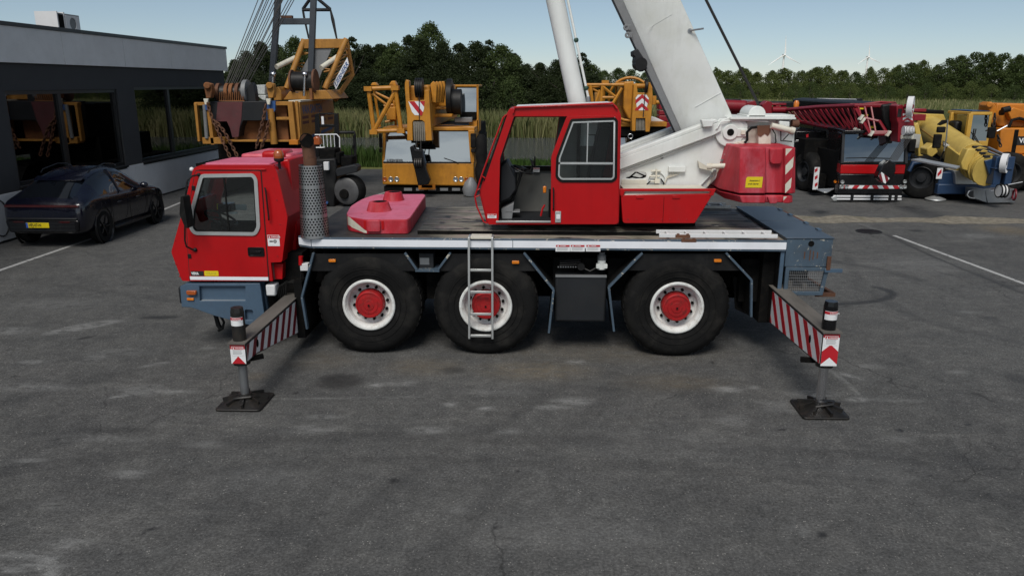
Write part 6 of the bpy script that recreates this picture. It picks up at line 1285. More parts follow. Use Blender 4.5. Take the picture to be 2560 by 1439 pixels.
part('top_rail', 'yel2', kr, lambda mb: pb(mb, 688, 254, 729, 264, Y+.02, .25), .01)
part('middle_rail', 'yel2', kr, lambda mb: pb(mb, 690, 293, 728, 300, Y+.02, .2), .01)
part('corner_rail', 'yel2', kr, lambda mb: pb(mb, 485, 256, 523, 264, Y+.05, .2), .01)
part('bottom_rail', 'yel2', kr, lambda mb: (pb(mb, 505, 344, 563, 360, Y, .4), pb(mb, 563, 350, 726, 355, Y+.1, .3)), .01)
part('bracket', 'oran', kr, lambda mb: pb(mb, 722, 350, 745, 362, Y-.05, .3), .01)
part('hydraulic_cylinder', 'grey', kr, lambda mb: mb.tube([PY(511, 262, Y), PY(517, 346, Y)], .06, 12))
part('counterweight', 'dgrey', kr, lambda mb: pp(mb, [(523, 255), (668, 253), (672, 302), (608, 302), (601, 318), (598, 342), (580, 344), (574, 320), (566, 303), (532, 303)], Y+.1, 1.2), .02)
m_ = paint('worn_maroon_paint', (.09, .022, .025), .7, var=.3, vscale=2, dirt=(.05, .03, .03), dirtamt=.7, dscale=4); M['maroon'] = m_
part('maroon_panel', 'maroon', kr, lambda mb: pp(mb, [(544, 255.5), (606, 255), (603, 302), (599, 318), (596, 342), (581, 343.5), (575, 320), (567, 303.5), (540, 303.5)], Y+.085, .012))
M['rustp'] = paint('rusty_orange_panel', (.2, .075, .022), .8, var=.35, vscale=2, dirt=(.06, .03, .015), dirtamt=.7, dscale=3)
part('rust_panel', 'rustp', kr, lambda mb: pp(mb, [(588, 300), (674, 300), (676, 351), (586, 352)], Y+.5, .2))
part('rust_panel', 'rustp', kr, lambda mb: pb(mb, 688, 264, 722, 350, Y+.3, .2))
part('engine_bay', 'void', kr, lambda mb: mb.box(PY(505, 300, Y).x, PY(747, 300, Y).x-.31, Y+.75, 28.0, 1.86, 2.95))
M['bluep'] = paint('faded_blue_paint', (.025, .08, .23), .6, var=.2)
part('blue_corner', 'bluep', kr, lambda mb: pp(mb, [(668, 253), (688, 252), (688, 275), (678, 290), (672, 300), (666, 300)], Y-.02, .1))
part('blue_corner', 'bluep', kr, lambda mb: pb(mb, 511, 262, 520, 275, Y-.05, .1))
XS = PY(747, 300, Y).x
sq = [(PX(x, y, XS).y, PX(x, y, XS).z) for x, y in ((749, 255), (832, 249), (838, 300), (834, 330), (755, 351))]
part('side_panel', 'yel2', kr, lambda mb: mb.prism(sq, XS-.3, XS, 'x'), .01)
part('side_stripe', 'maroon', kr, lambda mb: [mb.box(XS+.001, XS+.004, sq[0][0]+.15+k*1.0, sq[0][0]+.85+k*1.0, z, z+.09) for k in range(4) for z in (2.5, 2.34)] and None)
part('blue_stripe', 'bluep', kr, lambda mb: mb.prism([(24.2, 1.9), (27.9, 2.1), (27.9, 2.0), (24.2, 1.78)], XS+.001, XS+.004, 'x'))
mb = MB(); text_mb(mb, 'VAN SANTEN', (XS+.004, sq[0][0]+.2, 2.66), (0, 1, 0), (0, 0, 1), .26, .001, .03, 1.0); mb.build('lettering', M['bluep'], kr, smooth=False)
part('deck_edge', 'cream', kr, lambda mb: mb.prism([(sq[0][0], sq[0][1]), (sq[1][0], sq[1][1]), (sq[1][0], sq[1][1]+.05), (sq[0][0], sq[0][1]+.05)], XS-.35, XS+.03, 'x'))
part('upper_deck', 'yel2', kr, lambda mb: pp(mb, [(708, 250), (724, 228), (742, 233), (760, 226), (815, 226), (832, 248)], Y+1.5, 2.2), .02)
# winch and reeving
zw = PY(600, 230, Y+.6).z
for k, (x, r, mm) in enumerate(((549, .24, 'rust'), (571, .24, 'rustp'), (583, .24, 'rustp'), (598, .25, 'rust'))):
    part('winch_flange', mm, kr, lambda mb: mb.cyl(PY(x, 231, Y+.6)-Vector((.05, 0, 0)), PY(x, 231, Y+.6)+Vector((.05, 0, 0)), r+.04, n=24))
part('winch_drum', 'rope', kr, lambda mb: mb.cyl(PY(548, 231, Y+.6), PY(612, 231, Y+.6), .2, n=20))
part('winch_gear', 'grey', kr, lambda mb: mb.cyl(PY(612, 229, Y+.6), PY(622, 229, Y+.6), .36, n=28))
part('winch_bracket', 'dgrey', kr, lambda mb: pp(mb, [(615, 225), (628, 206), (634, 215), (640, 255), (618, 255)], Y+.4, .3))
mb = MB()
for k in range(12): a = PY(550+k*5.3, 231-(k % 2)*2, Y+.28); b_ = PY(549+k*5.3, 254, Y+.28); mb.tube([a, b_], .016, 5)
pb(mb, 547, 251, 611, 254, Y+.25, .06); mb.build('rope_guard', M['rustp'], kr)
for i, (x0, x1) in enumerate(((507, 530), (663, 686))):
    part('chain_hook', 'yel2' if i else 'rustp', kr, lambda mb: (pp(mb, [(x0+3, 218), (x0+10, 207), (x0+20, 210), (x1, 228), (x0+20, 245), (x0+8, 246)], Y-.1, .25), mb.cyl(PY(x0+10, 214, Y-.2), PY(x0+14, 214, Y+.3), .1, n=14)), .02)
    part('chain_shackle', 'cream', kr, lambda mb: pp(mb, [(x0+1, 247), (x0+13, 247), (x0+11, 262), (x0+5, 262)], Y-.15, .1), .01)
for pts in ([(518, 258), (530, 295), (548, 335), (575, 392)], [(536, 300), (558, 325), (575, 355), (592, 388)], [(664, 262), (660, 290), (650, 330), (640, 372)], [(672, 300), (664, 340), (652, 372)]):
    mb = MB(); mb.chain([PY(x, y, Y-.2) for x, y in pts], .13, .02); mb.build('chain', M['rust'], kr)
part('white_hopper', 'white', kr, lambda mb: (pp(mb, [(634, 213), (662, 212), (662, 236), (645, 236), (637, 226)], Y+1.6, .6), pp(mb, [(640, 238), (664, 238), (664, 252), (655, 250)], Y+1.4, .4)), .02)
part('operator_cab', 'yel2', kr, lambda mb: pp(mb, [(684, 252), (686, 222), (694, 216), (702, 226), (704, 252)], Y+1.5, 1.2), .03)
# gantry masts, leaning toward the boom
Yg = 26.5; M['mast'] = paint('dark_slate_paint', (.035, .042, .052), .5, var=.15, chips=(.12, .09, .07), chipamt=.74)
def up(x0, y0, x1, y1, k, Y_): a, b_ = PY(x0, y0, Y_), PY(x1, y1, Y_); return a, a+(b_-a)*k
for x0, y0, x1 in ((680, 205, 695), (776, 225, 784)):
    a, b_ = up(x0, y0, x1, 0, 2.0, Yg); part('gantry_mast', 'mast', kr, lambda mb: mb.bar(a, b_, .19, .16, (0, 1, 0)), .01)
part('gantry_beam', 'mast', kr, lambda mb: pb(mb, 697, 46, 776, 61, Yg-.05, .2), .01)
part('gantry_step', 'rust', kr, lambda mb: pb(mb, 701, 39, 730, 45, Yg-.02, .15))
Yr = 27.2
part('rigging_frame', 'dgrey', kr, lambda mb: tubes(mb, [(PY(757, 24, Yr), PY(778, -6, Yr)), (PY(790, -6, Yr), PY(826, 24, Yr)), (PY(757, 25, Yr), PY(826, 25, Yr))], .055))
part('rigging_rope', 'rope', kr, lambda mb: (mb.tube([PY(757, 24, Yr), PY(760, 42, Yr), PY(772, 97, Yr)], [.04, .04, .03], 6), mb.tube([PY(826, 24, Yr), PY(832, 50, Yr), PY(842, 98, Yr)], [.03, .06, .03], 6)))
mb = MB()
for k in range(13):
    xb = 556+k*4.6+random.uniform(-2, 2); xt = 646+k*7.2+random.uniform(-4, 4); a = PY(xb, 226, Y+.6); b_ = PY(xt, 0, Yg-.2); b_ = a+(b_-a)*1.95; mb.tube([a, b_], .014, 5)
mb.build('hoist_ropes', M['rope'], kr)
# lattice boom foot
Yb = 26.6
tl = lambda *q: [(PY(a, b_, Yb), PY(c, d, Yb)) for a, b_, c, d in q]
for a, b_, c, d in ((760, 100, 716, 222), (866, 98, 812, 222)): part('boom_leg', 'yel2', kr, lambda mb: mb.tube([PY(a, b_, Yb), PY(c, d, Yb-.6)], .095, 10))
XB = PY(867, 100, Yb).x
part('boom_head_plate', 'yel2', kr, lambda mb: pp(mb, [(758, 98), (866, 97), (862, 120), (753, 122)], Yb-.1, .2), .015)
part('boom_plate', 'grey', kr, lambda mb: pp(mb, [(784, 119), (830, 120), (806, 175), (798, 197), (790, 186), (752, 180)], Yb-.05, .06))
for a, b_, c, d in ((691, 168, 738, 145), (803, 170, 844, 142)): part('stay_cylinder', 'cream', kr, lambda mb: mb.cyl(PY(a, b_, Yb-.8), PY(c, d, Yb-.1), .085, n=14))
part('boom_lacing', 'yel2', kr, lambda mb: tubes(mb, tl((750, 130, 785, 136), (749, 138, 784, 131), (741, 160, 762, 158), (740, 162, 758, 168), (822, 146, 850, 144), (812, 172, 836, 176), (810, 180, 830, 176), (735, 178, 752, 180)), .03, 6))
farY = Yb+1.3; br_ = lambda x, y, Yq: PY(x, y, Yq)
e0, e1, e2, e3 = PY(866, 98, Yb), PY(812, 222, Yb-.6), PY(868, 112, farY), PY(884, 186, farY)
part('boom_far_leg', 'yel2', kr, lambda mb: mb.tube([PY(866, 104, farY), PY(881, 187, farY), PY(838, 250, farY-1.2)], .085, 8))
mb = MB()
for k in range(7):
    f0, f1 = k/6, (k+.8)/6; a = e0.lerp(e1, f0); b_ = PY(867, 110, farY).lerp(PY(880, 187, farY), min(1, f0*1.0)); mb.tube([a, b_], .028, 5); mb.tube([b_, e0.lerp(e1, min(1, f1))], .024, 5)
mb.build('side_lacing', M['yel2'], kr)
s0, s1, s2, s3 = [PY(x, y, Yb-.3) for x, y in ((833, 208), (868, 144), (872, 162), (840, 224))]
part('sign_board', 'signw', kr, lambda mb: mb.add([s0, s1, s2, s3]+[q+Vector((0, .04, 0)) for q in (s0, s1, s2, s3)], [(0, 1, 2, 3), (4, 5, 6, 7), (0, 1, 5, 4), (1, 2, 6, 5), (2, 3, 7, 6), (3, 0, 4, 7)]))
mb = MB(); dx_ = (s1-s0); up_ = (s0-s3); text_mb(mb, 'LIEBHERR', s3+dx_*.06+up_*.18, dx_, up_, up_.length*.62, .004, .03, .97*dx_.length*.9/(.62*up_.length*6.2)); mb.build('lettering', M['bluep'], kr, smooth=False)
part('boom_winch', 'black', kr, lambda mb: mb.cyl(PY(733, 203, Yb-1), PY(786, 203, Yb-1), .3, n=24))
part('boom_winch_flange', 'rust', kr, lambda mb: (mb.cyl(PY(786, 203, Yb-1), PY(791, 203, Yb-1), .38, n=24), mb.cyl(PY(729, 203, Yb-1), PY(733, 203, Yb-1), .36, n=24)))
for x, y0, y1 in ((681, 190, 214), (760, 190, 240)): part('mast_ram', 'chrome', kr, lambda mb: (mb.cyl(PY(x, y1, Yg-1.2), PY(x+2, y0, Yg-1.2), .05, n=12), mb.ball(PY(x+2, y0-4, Yg-1.2), .09, 10, 8)))
part('ram_socket', 'rustp', kr, lambda mb: pb(mb, 771, 205, 782, 250, Yg-1.1, .3), .02)
# crawler tracks
for x in (PY(555, 380, 25.5).x, PY(735, 380, 25.5).x):
    mb = MB(); q = [(24.4, .1), (29.4, .1), (29.9, .5), (29.4, 1.05), (24.4, 1.05), (23.9, .5)]; mb.prism(rpoly(q, .25), x-.4, x+.4, 'x')
    for k in range(20): mb.box(x-.44, x+.44, 24.4+k*.25, 24.55+k*.25, 1.0, 1.09)
    mb.build('crawler_track', M['void'], kr)
part('car_body', 'void', kr, lambda mb: mb.box(PY(555, 380, 25.5).x, PY(735, 380, 25.5).x, 25.2, 28.6, .5, 1.86))

# ---------------- black forklift
M['drum'] = paint('dusty_dark_drum', (.07, .07, .072), .5, var=.25, dirt=(.02, .02, .02), dirtamt=.6)
Y = 22.6; p = PY(840, 500, Y); fk = thing('forklift', 'black forklift with a white load guard behind the steel exhaust', 'forklift', (p.x, 23, 0))
for x in (790, 838): part('mast_rail', 'blackgl', fk, lambda mb: (pp(mb, [(x-3, 286), (x+7, 283), (x+8, 420), (x-2, 420)], Y+1.4, .12), pb(mb, x+7.5, 288, x+12, 420, Y+1.42, .1)), .006)
part('mast_crossbar', 'blackgl', fk, lambda mb: (pb(mb, 798, 283, 838, 286, Y+1.42, .06), pb(mb, 798, 311, 838, 318, Y+1.42, .06), pb(mb, 798, 333, 838, 339, Y+1.42, .06)), .004)
part('rating_plate', 'signw', fk, lambda mb: pb(mb, 803, 291, 810, 311, Y+1.4, .02))
mb = MB(); tubes(mb, [(PY(787, 337, Y+1.2), PY(842, 336, Y+1.2)), (PY(842, 336, Y+1.2), PY(849, 344, Y+1.2)), (PY(849, 344, Y+1.2), PY(850, 400, Y+1.2)), (PY(790, 369, Y+1.2), PY(848, 369, Y+1.2))], .018, 6)
for x in (801, 810, 819, 828, 837): mb.tube([PY(x-2, 337, Y+1.2), PY(x, 369, Y+1.2)], .012, 5)
pb(mb, 844, 370, 849, 388, Y+1.19, .04); mb.build('load_guard', M['signw'], fk)
part('body', 'black', fk, lambda mb: (pp(mb, [(770, 400), (838, 396), (842, 430), (836, 520), (760, 520)], Y, 1.3)), .04)
part('engine_cover', 'void', fk, lambda mb: (pb(mb, 797, 372, 838, 402, Y+.3, .7), pb(mb, 838, 382, 850, 410, Y+.2, .6), pb(mb, 850, 392, 880, 416, Y+.3, .6)), .03)
part('white_box', 'conc', fk, lambda mb: pb(mb, 808, 405, 822, 426, Y-.14, .14), .015)
c = PY(866, 478, Y-.15); wq_ = tyre(fk, (c.x, Y-.12, c.z), .46, .42, (-.25, -1, 0), 'grey')
mb = MB(); ctr = Vector((c.x, Y-.12, c.z)); mb.lathe([(.41, -.03), (.40, .02), (.34, .06), (.15, .075), (.001, .075)], ctr, (-.25, -1, 0), 30); mb.build('wheel_disc', M['drum'], wq_)
mb = MB(); mb.lathe([(.15, .06), (.14, .13), (.1, .14), (.001, .14)], ctr+Vector((-.04, -.0, -.08)), (-.25, -1, 0), 20); mb.build('hub', M['void'], wq_)
part('mudguard', 'dgrey', fk, lambda mb: pp(mb, [(838, 427), (842, 421), (886, 412), (894, 418), (893, 430), (880, 433), (842, 442)], Y-.25, .5), .02)
part('crane_hook_arm', 'black', fk, lambda mb: (mb.tube([PY(840, 331, Y+1.5), PY(886, 331, Y+1.5), PY(888, 340, Y+1.5)], .05, 8), mb.tube([PY(886, 338, Y+1.5), PY(887, 372, Y+1.5), PY(889, 405, Y+1.5)], .05, 8)))
part('hose', 'rubber', fk, lambda mb: mb.tube([PY(885, 358, Y+1.4), PY(879, 375, Y+1.4), PY(880, 395, Y+1.4), PY(888, 402, Y+1.4)], .022, 6))
part('orange_cowl', 'amberd', fk, lambda mb: pp(mb, [(780, 363), (782, 345), (790, 340), (798, 345), (801, 363)], Y+.2, .3), .03)
c = PY(818, 506, Y-.05); part('green_cap', 'grass' if 0 else 'bluep', fk, lambda mb: mb.cyl(c, c-Vector((0, .06, 0)), .04, n=12))

# ---------------- truck crane front used by the parked cranes
def lamp(parent, x, y, Y, r=.075, mat_='lens'):
    c = PY(x, y, Y); o = part('headlight', mat_, parent, lambda mb: mb.lathe([(.001, .0), (r*.8, .006), (r, .02), (r*1.1, .015), (r*1.12, -.01)], c, (0, -1, 0), 18)); return o
Y = 25.2; p = PY(1070, 480, Y); ya = thing('truck_crane', 'yellow truck crane facing the camera, its folded boom and lattice jib over the cab', 'crane', (p.x, 27, 0))
part('cab_body', 'yel', ya, lambda mb: (pp(mb, [(955, 407), (1184, 407), (1186, 466), (956, 462)], Y, 2.0)), .05, seg=3)
part('cab_shell', 'yel', ya, lambda mb: (pp(mb, [(957, 326), (964, 326), (962, 408), (955, 408)], Y+.03, 1.9), pp(mb, [(1170, 326), (1186, 326), (1186, 408), (1176, 408)], Y+.03, 1.9), pb(mb, 957, 318, 1186, 327, Y+.1, 1.9), pb(mb, 957, 322, 1186, 408, Y+1.9, .06)), .02)
wsc = [(962, 328), (1172, 328), (1176, 404), (958, 404)]
o = part('windscreen', 'wshield', ya, lambda mb: mb.add([PY(962, 328, Y+.22), PY(1172, 328, Y+.22), PY(1176, 405, Y+.02), PY(959, 405, Y+.02)], [(0, 1, 2, 3)]))
part('screen_bar', 'trim', ya, lambda mb: pb(mb, 958, 404, 1178, 408, Y-.012, .05))
mb = MB(); q = PY(967, 403, Y-.0); text_mb(mb, 'LIEBHERR', (q.x, Y-.03, q.z), (1, 0, 0), (0, 0, 1), .075, .002, .02, 1.15); mb.build('lettering', M['grey'], ya, smooth=False)
for a, b_ in (((1030, 399), (1062, 396)), ((1110, 395), (1146, 407))): part('wiper', 'trim', ya, lambda mb: mb.tube([PY(*a, Y-.03), PY(*b_, Y-.03)], .014, 5))
for x in (977, 992, 1139, 1153): lamp(ya, x, 448, Y)
lamp(ya, 962, 448, Y, .07, 'amberd'); lamp(ya, 1167, 449, Y, .07, 'amberd')
part('front_recess', 'yel', ya, lambda mb: (pb(mb, 960, 412, 964, 440, Y-.012, .02), pb(mb, 1166, 412, 1170, 440, Y-.012, .02)), .004)
part('underframe', 'void', ya, lambda mb: (pb(mb, 960, 466, 1186, 480, Y+.1, 7.8), mb.box(PY(965, 480, Y).x, PY(1180, 480, Y).x, Y+2, 33, .9, 1.6)))
for k in range(6): part('bumper_step', 'grey', ya, lambda mb: pb(mb, 1010+k*30, 470, 1030+k*30, 477, Y+.05, .04))
part('tow_bracket', 'oran', ya, lambda mb: (pb(mb, 1046, 463, 1054, 474, Y-.06, .1), pb(mb, 1081, 463, 1088, 474, Y-.06, .1), pb(mb, 1046, 470, 1088, 474, Y-.05, .08)))
for x in (PY(985, 480, Y).x, PY(1160, 480, Y).x):
    for y in (26.9, 31.5): tyre(ya, (x-.2 if x < -4 else x+.2, y, .68), .68, .4, (-1, 0, 0) if x < -4 else (1, 0, 0))
part('carrier_deck', 'yel', ya, lambda mb: mb.box(PY(960, 400, Y+2).x, PY(1184, 400, Y+2).x, Y+2.05, 33.0, 1.5, 1.68), .02)
# boom head
Yh = 24.4
part('boom', 'yel', ya, lambda mb: pp(mb, [(1015, 215), (1072, 212), (1078, 262), (1078, 322), (1020, 322), (1014, 265)], Yh+.3, 8.2), .06, seg=3)
part('boom_head', 'yel', ya, lambda mb: mb.plate(XZ([(1012, 208), (1015, 199), (1022, 203), (1024, 252), (1060, 250), (1061, 225), (1072, 225), (1076, 296), (1080, 352), (1064, 352), (1061, 306), (1055, 301), (1035, 301), (1031, 306), (1032, 352), (1018, 352), (1018, 296), (1012, 222)], Yh), [], Yh, Yh+.35), .015)
part('rope_sheave', 'black', ya, lambda mb: [mb.cyl(PY(1039+k*5, 220, Yh+.1), PY(1042.5+k*5, 220, Yh+.1), .3, n=24) for k in range(4)] and None)
part('boom_ribs', 'yel', ya, lambda mb: [pp(mb, [(1076+k*9, 210-k*2), (1083+k*9, 203), (1092+k*7, 213), (1090+k*6, 258), (1080+k*7, 256)], Yh+.5+k*.25, .22) for k in range(4)] and None, .02)
chevron_sign(ya, [(1021, 254), (1062, 253), (1060, 272), (1055, 289), (1037, 288), (1030, 280)], Yh, 'diag')
part('hoist_ropes', 'lropes', ya, lambda mb: [mb.tube([PY(1035+k*5, 304, Yh+.05), PY(1036+k*5, 335, Yh), PY(1037+k*5, 352, Yh+.06)], .028, 6) for k in range(6)] and None)
part('rope_drum', 'void', ya, lambda mb: (pb(mb, 1031, 302, 1062, 350, Yh+.12, .25), pb(mb, 1028, 352, 1072, 358, Yh+.1, .3)))
part('hook_rope', 'rope', ya, lambda mb: (mb.tube([PY(1048, 240, Yh-.03), PY(1048, 300, Yh-.03)], .014, 5), mb.tube([PY(1042, 352, Yh), PY(1038, 380, Yh)], .02, 5), mb.tube([PY(1052, 352, Yh), PY(1052, 382, Yh)], .02, 5)))
part('hook_block', 'blackgl', ya, lambda mb: pp(mb, [(1024, 368), (1034, 362), (1038, 374), (1056, 376), (1066, 424), (1076, 450), (1070, 462), (1045, 464), (1040, 440), (1030, 400)], Yh-.1, .3), .03)
part('hook_sheaves', 'rope', ya, lambda mb: [mb.cyl(PY(1037+k*5, 408, Yh-.12), PY(1040+k*5, 408, Yh-.12), .16, n=18) for k in range(4)] and None)
# lattice jib
mb = MB(); Yj = 24.6; P = lambda x, y, d=0: PY(x, y, Yj+d)
tubes(mb, [(P(921, 222), P(935, 331)), (P(988, 220), P(1003, 328)), (P(921, 222), P(990, 219)), (P(935, 328), P(1001, 326)), (P(988, 230), P(938, 322))], .07, 8)
tubes(mb, [(P(935, 222, 2), P(950, 318, 2)), (P(935, 230, 2), P(988, 255, 2)), (P(921, 222), P(935, 222, 2)), (P(988, 220), P(982, 222, 2)), (P(935, 330), P(950, 318, 2)), (P(1003, 328), P(990, 316, 2)), (P(982, 222, 2), P(990, 316, 2)), (P(930, 235, 1), P(975, 268, 1)), (P(960, 265, 2), P(985, 262, 2)), (P(965, 288, 2), P(990, 284, 2)), (P(963, 305, 2), P(990, 300, 2))], .045, 6)
for a in ((921, 222), (988, 220), (935, 330), (1003, 327)): mb.obox(P(*a), (1, 0, 0), .12, .12, .07)
mb.build('lattice_jib', M['yel'], ya)
part('jib_hinge', 'yel', ya, lambda mb: (pp(mb, [(926, 214), (930, 207), (938, 206), (944, 214)], Yj+.1, .3), pp(mb, [(972, 213), (978, 203), (986, 202), (992, 214)], Yj+.1, .3), pb(mb, 965, 268, 990, 300, Yj+1.5, .5)), .02)
part('hose_reel', 'black', ya, lambda mb: (mb.cyl(PY(1119, 245, 26.2), PY(1131, 245, 26.2), .62, n=32), mb.cyl(PY(1131, 255, 26.2), PY(1154, 255, 26.2), .42, n=28)))
part('winch_frame', 'yel', ya, lambda mb: (pb(mb, 1073, 268, 1120, 274, 25.8, .5), pb(mb, 1070, 285, 1130, 293, 25.6, .5), pb(mb, 1085, 222, 1116, 266, 26.6, .8)), .02)
Yc_ = 26.6
part('operator_cab', 'yel', ya, lambda mb: (pb(mb, 1191, 214, 1197, 328, Yc_, .12), pb(mb, 1138, 212, 1197, 217, Yc_, 1.6), pb(mb, 1172, 300, 1196, 330, Yc_, 1.2), pb(mb, 1138, 215, 1143, 280, Yc_+.1, .1)), .01)
part('cab_window', 'wshield', ya, lambda mb: mb.add([PY(1143, 217, Yc_+.15), PY(1191, 217, Yc_+.15), PY(1191, 280, Yc_+.02), PY(1143, 280, Yc_+.02)], [(0, 1, 2, 3)]))
part('cab_wall', 'void', ya, lambda mb: (pb(mb, 1143, 217, 1191, 280, Yc_+.4, 1.1), pb(mb, 1150, 280, 1190, 300, Yc_-.05, .8)), .02)
part('grey_case', 'grey', ya, lambda mb: pb(mb, 1136, 294, 1180, 306, Yc_-.4, .4), .02)
part('turntable', 'void', ya, lambda mb: (mb.box(PY(1000, 330, Y).x, PY(1185, 330, Y).x, 25.9, 31, 1.7, 2.15)))
for x0, x1 in ((946, 955), (1176, 1190)): part('mirror', 'rubber', ya, lambda mb: (pb(mb, x0, 334, x1, 370, Y-.1, .12), pb(mb, x0+1, 372, x1-1, 382, Y-.1, .1)), .03)
part('rubber_cover', 'rubber', ya, lambda mb: mb.lathe([(.12, -1.0), (.2, -.75), (.22, -.5), (.16, -.3), (.2, 0), (.17, .5), (.08, .65)], PY(1203, 385, Y), (0, 0, 1), 12), .0)
part('grey_sack', 'grey', ya, lambda mb: mb.lathe([(.05, -.35), (.2, -.3), (.26, -.1), (.2, .12), (.06, .3)], PY(1176, 466, Y-.3), (.1, 0, 1), 14))

# ---------------- second yellow truck crane, behind the open cab
Y = 31.0; p = PY(1590, 370, Y); yb_ = thing('truck_crane', 'yellow truck crane with an arrow marked boom head behind the open red cab', 'crane', (p.x, 32, 0))
Yh = 30.2
part('boom_head', 'yel', yb_, lambda mb: mb.plate(XZ([(1585, 212), (1592, 208), (1594, 232), (1618, 232), (1624, 206), (1630, 206), (1632, 240), (1628, 300), (1624, 330), (1614, 330), (1613, 296), (1590, 296), (1589, 328), (1580, 328), (1580, 290)], Yh), [], Yh, Yh+.5), .02)
part('boom', 'yel', yb_, lambda mb: pp(mb, [(1560, 205), (1585, 203), (1586, 300), (1572, 298), (1558, 270)], Yh+.5, 2.4), .05, seg=3)
part('boom_ribs', 'yel', yb_, lambda mb: [mb.torus(PY(1574, 248, Yh+.6+k*.16), (.2, 1, 0), .82, .05, 28, 6) for k in range(4)] and None)
chevron_sign(yb_, [(1589, 245), (1595, 237), (1616, 237), (1622, 246), (1616, 272), (1611, 276), (1597, 276), (1592, 270)], Yh, 'chev')
part('rope_sheave', 'black', yb_, lambda mb: mb.cyl(PY(1612, 216, Yh+.1), PY(1618, 216, Yh+.1), .26, n=22))
part('head_tube', 'yel', yb_, lambda mb: mb.cyl(PY(1590, 215, Yh+.2), PY(1612, 215, Yh+.2), .09, n=12))
part('hoist_ropes', 'lropes', yb_, lambda mb: [mb.tube([PY(1591+k*3.6, 297, Yh+.1), PY(1591+k*3.6, 326, Yh+.1)], .024, 5) for k in range(7)] and None)
part('rope_box', 'void', yb_, lambda mb: pb(mb, 1588, 296, 1615, 328, Yh+.16, .3))
part('hook_rope', 'rope', yb_, lambda mb: mb.tube([PY(1614, 215, Yh-.02), PY(1608, 292, Yh-.02)], .02, 5))
mb = MB(); P = lambda x, y, d=0: PY(x, y, Yh+.4+d)
tubes(mb, [(P(1467, 212), P(1474, 262)), (P(1506, 214), P(1503, 262)), (P(1467, 212), P(1560, 212)), (P(1506, 216), P(1538, 242)), (P(1555, 220), P(1530, 262)), (P(1476, 214), P(1482, 262)), (P(1500, 225), P(1488, 262)), (P(1503, 244), P(1535, 244))], .06, 6)
tubes(mb, [(P(1470, 212, 2), P(1474, 262, 2)), (P(1475, 220, 1), P(1500, 232, 1)), (P(1510, 214, 2), P(1510, 262, 2)), (P(1540, 214, 1), P(1540, 262, 1))], .05, 6)
pb(mb, 1505, 201, 1522, 212, Yh+.4, .3); pb(mb, 1540, 206, 1560, 214, Yh+.4, .3); tubes(mb, [(P(1467, 212), P(1470, 212, 2)), (P(1506, 214), P(1510, 214, 2)), (P(1467, 214, 0), P(1475, 220, 1)), (P(1475, 220, 1), P(1506, 216)), (P(1540, 214, 1), P(1540, 212)), (P(1510, 208, .3), P(1510, 214, 2))], .05, 6); mb.build('lattice_jib', M['yel'], yb_)
part('winch_mass', 'yel2', yb_, lambda mb: (pb(mb, 1488, 232, 1502, 262, Yh+2, .6), pb(mb, 1540, 262, 1582, 300, Yh+1.2, 1.2)), .03)
part('side_lug', 'yel', yb_, lambda mb: (pb(mb, 1630, 240, 1640, 262, Yh+.1, .3), mb.cyl(PY(1640, 256, Yh), PY(1655, 256, Yh), .08, n=12)), .01)
part('carrier_deck', 'yel', yb_, lambda mb: pb(mb, 1546, 305, 1667, 317, Y, 2.2), .02)
part('cab_front', 'void', yb_, lambda mb: (pb(mb, 1546, 317, 1664, 340, Y+.1, 2.2), pb(mb, 1546, 372, 1664, 430, Y+.1, 2.2)))
part('windscreen', 'wshield', yb_, lambda mb: mb.add([PY(1550, 338, Y+.25), PY(1660, 338, Y+.25), PY(1662, 374, Y+.05), PY(1548, 374, Y+.05)], [(0, 1, 2, 3)]))
part('bonnet', 'conc', yb_, lambda mb: pp(mb, [(1622, 304), (1624, 290), (1640, 294), (1662, 304)], Y+.6, .8), .03)
part('hook_shackle', 'steel', yb_, lambda mb: mb.torus(PY(1576, 341, Yh), (0, 1, 0), .09, .02, 16, 6))
for x in (1556, 1654): c = PY(x, 400, Y); tyre(yb_, (c.x, Y+.6, .62), .62, .4, (0, -1, 0))
# ---------------- dark red stack behind
p = PY(1665, 300, 32.5); t = thing('steel_stack', 'stack of dark red steel weights beside the white boom', 'weights', (p.x, 32.8, 0))
for y0, y1 in ((256, 274), (276, 288), (289, 304), (305, 400)): part('weight', 'dred', t, lambda mb: pb(mb, 1648, y0, 1690, y1, 32.5, .7), .03)
# ---------------- dark red folded crane far right of the boom
Y = 30.0; p = PY(1900, 330, Y); rc = thing('folded_crane', 'dark red folded crane lying low behind the white winch housing', 'crane', (p.x, 30.5, 0))
part('boom_tube', 'dred', rc, lambda mb: (mb.cyl(PY(1800, 264, Y), PY(1860, 266, Y), .22, n=20), mb.cyl(PY(1800, 284, Y+.3), PY(1852, 284, Y+.3), .14, n=16)))
part('boom_block', 'dred', rc, lambda mb: (pb(mb, 1846, 252, 1866, 276, Y-.1, .8), pp(mb, [(1866, 256), (1890, 252), (1900, 262), (1898, 274), (1866, 274)], Y, .6), pp(mb, [(1906, 300), (1906, 262), (1918, 252), (1930, 256), (1930, 300)], Y-.1, .5), pb(mb, 1930, 258, 1966, 264, Y, .5), pb(mb, 1940, 264, 1946, 306, Y, .4), pb(mb, 1880, 284, 1964, 292, Y+.2, .5)), .02)
part('machine_body', 'void', rc, lambda mb: (pb(mb, 1790, 274, 1966, 320, Y+.6, 2), pb(mb, 1800, 320, 1960, 470, Y+.5, 2.2)))
part('black_boom', 'black', rc, lambda mb: (pb(mb, 1812, 248, 1852, 256, Y+.4, .5), pb(mb, 1900, 254, 1985, 262, Y+.8, .5), pb(mb, 1960, 256, 1992, 268, Y+.6, .4)), .02)
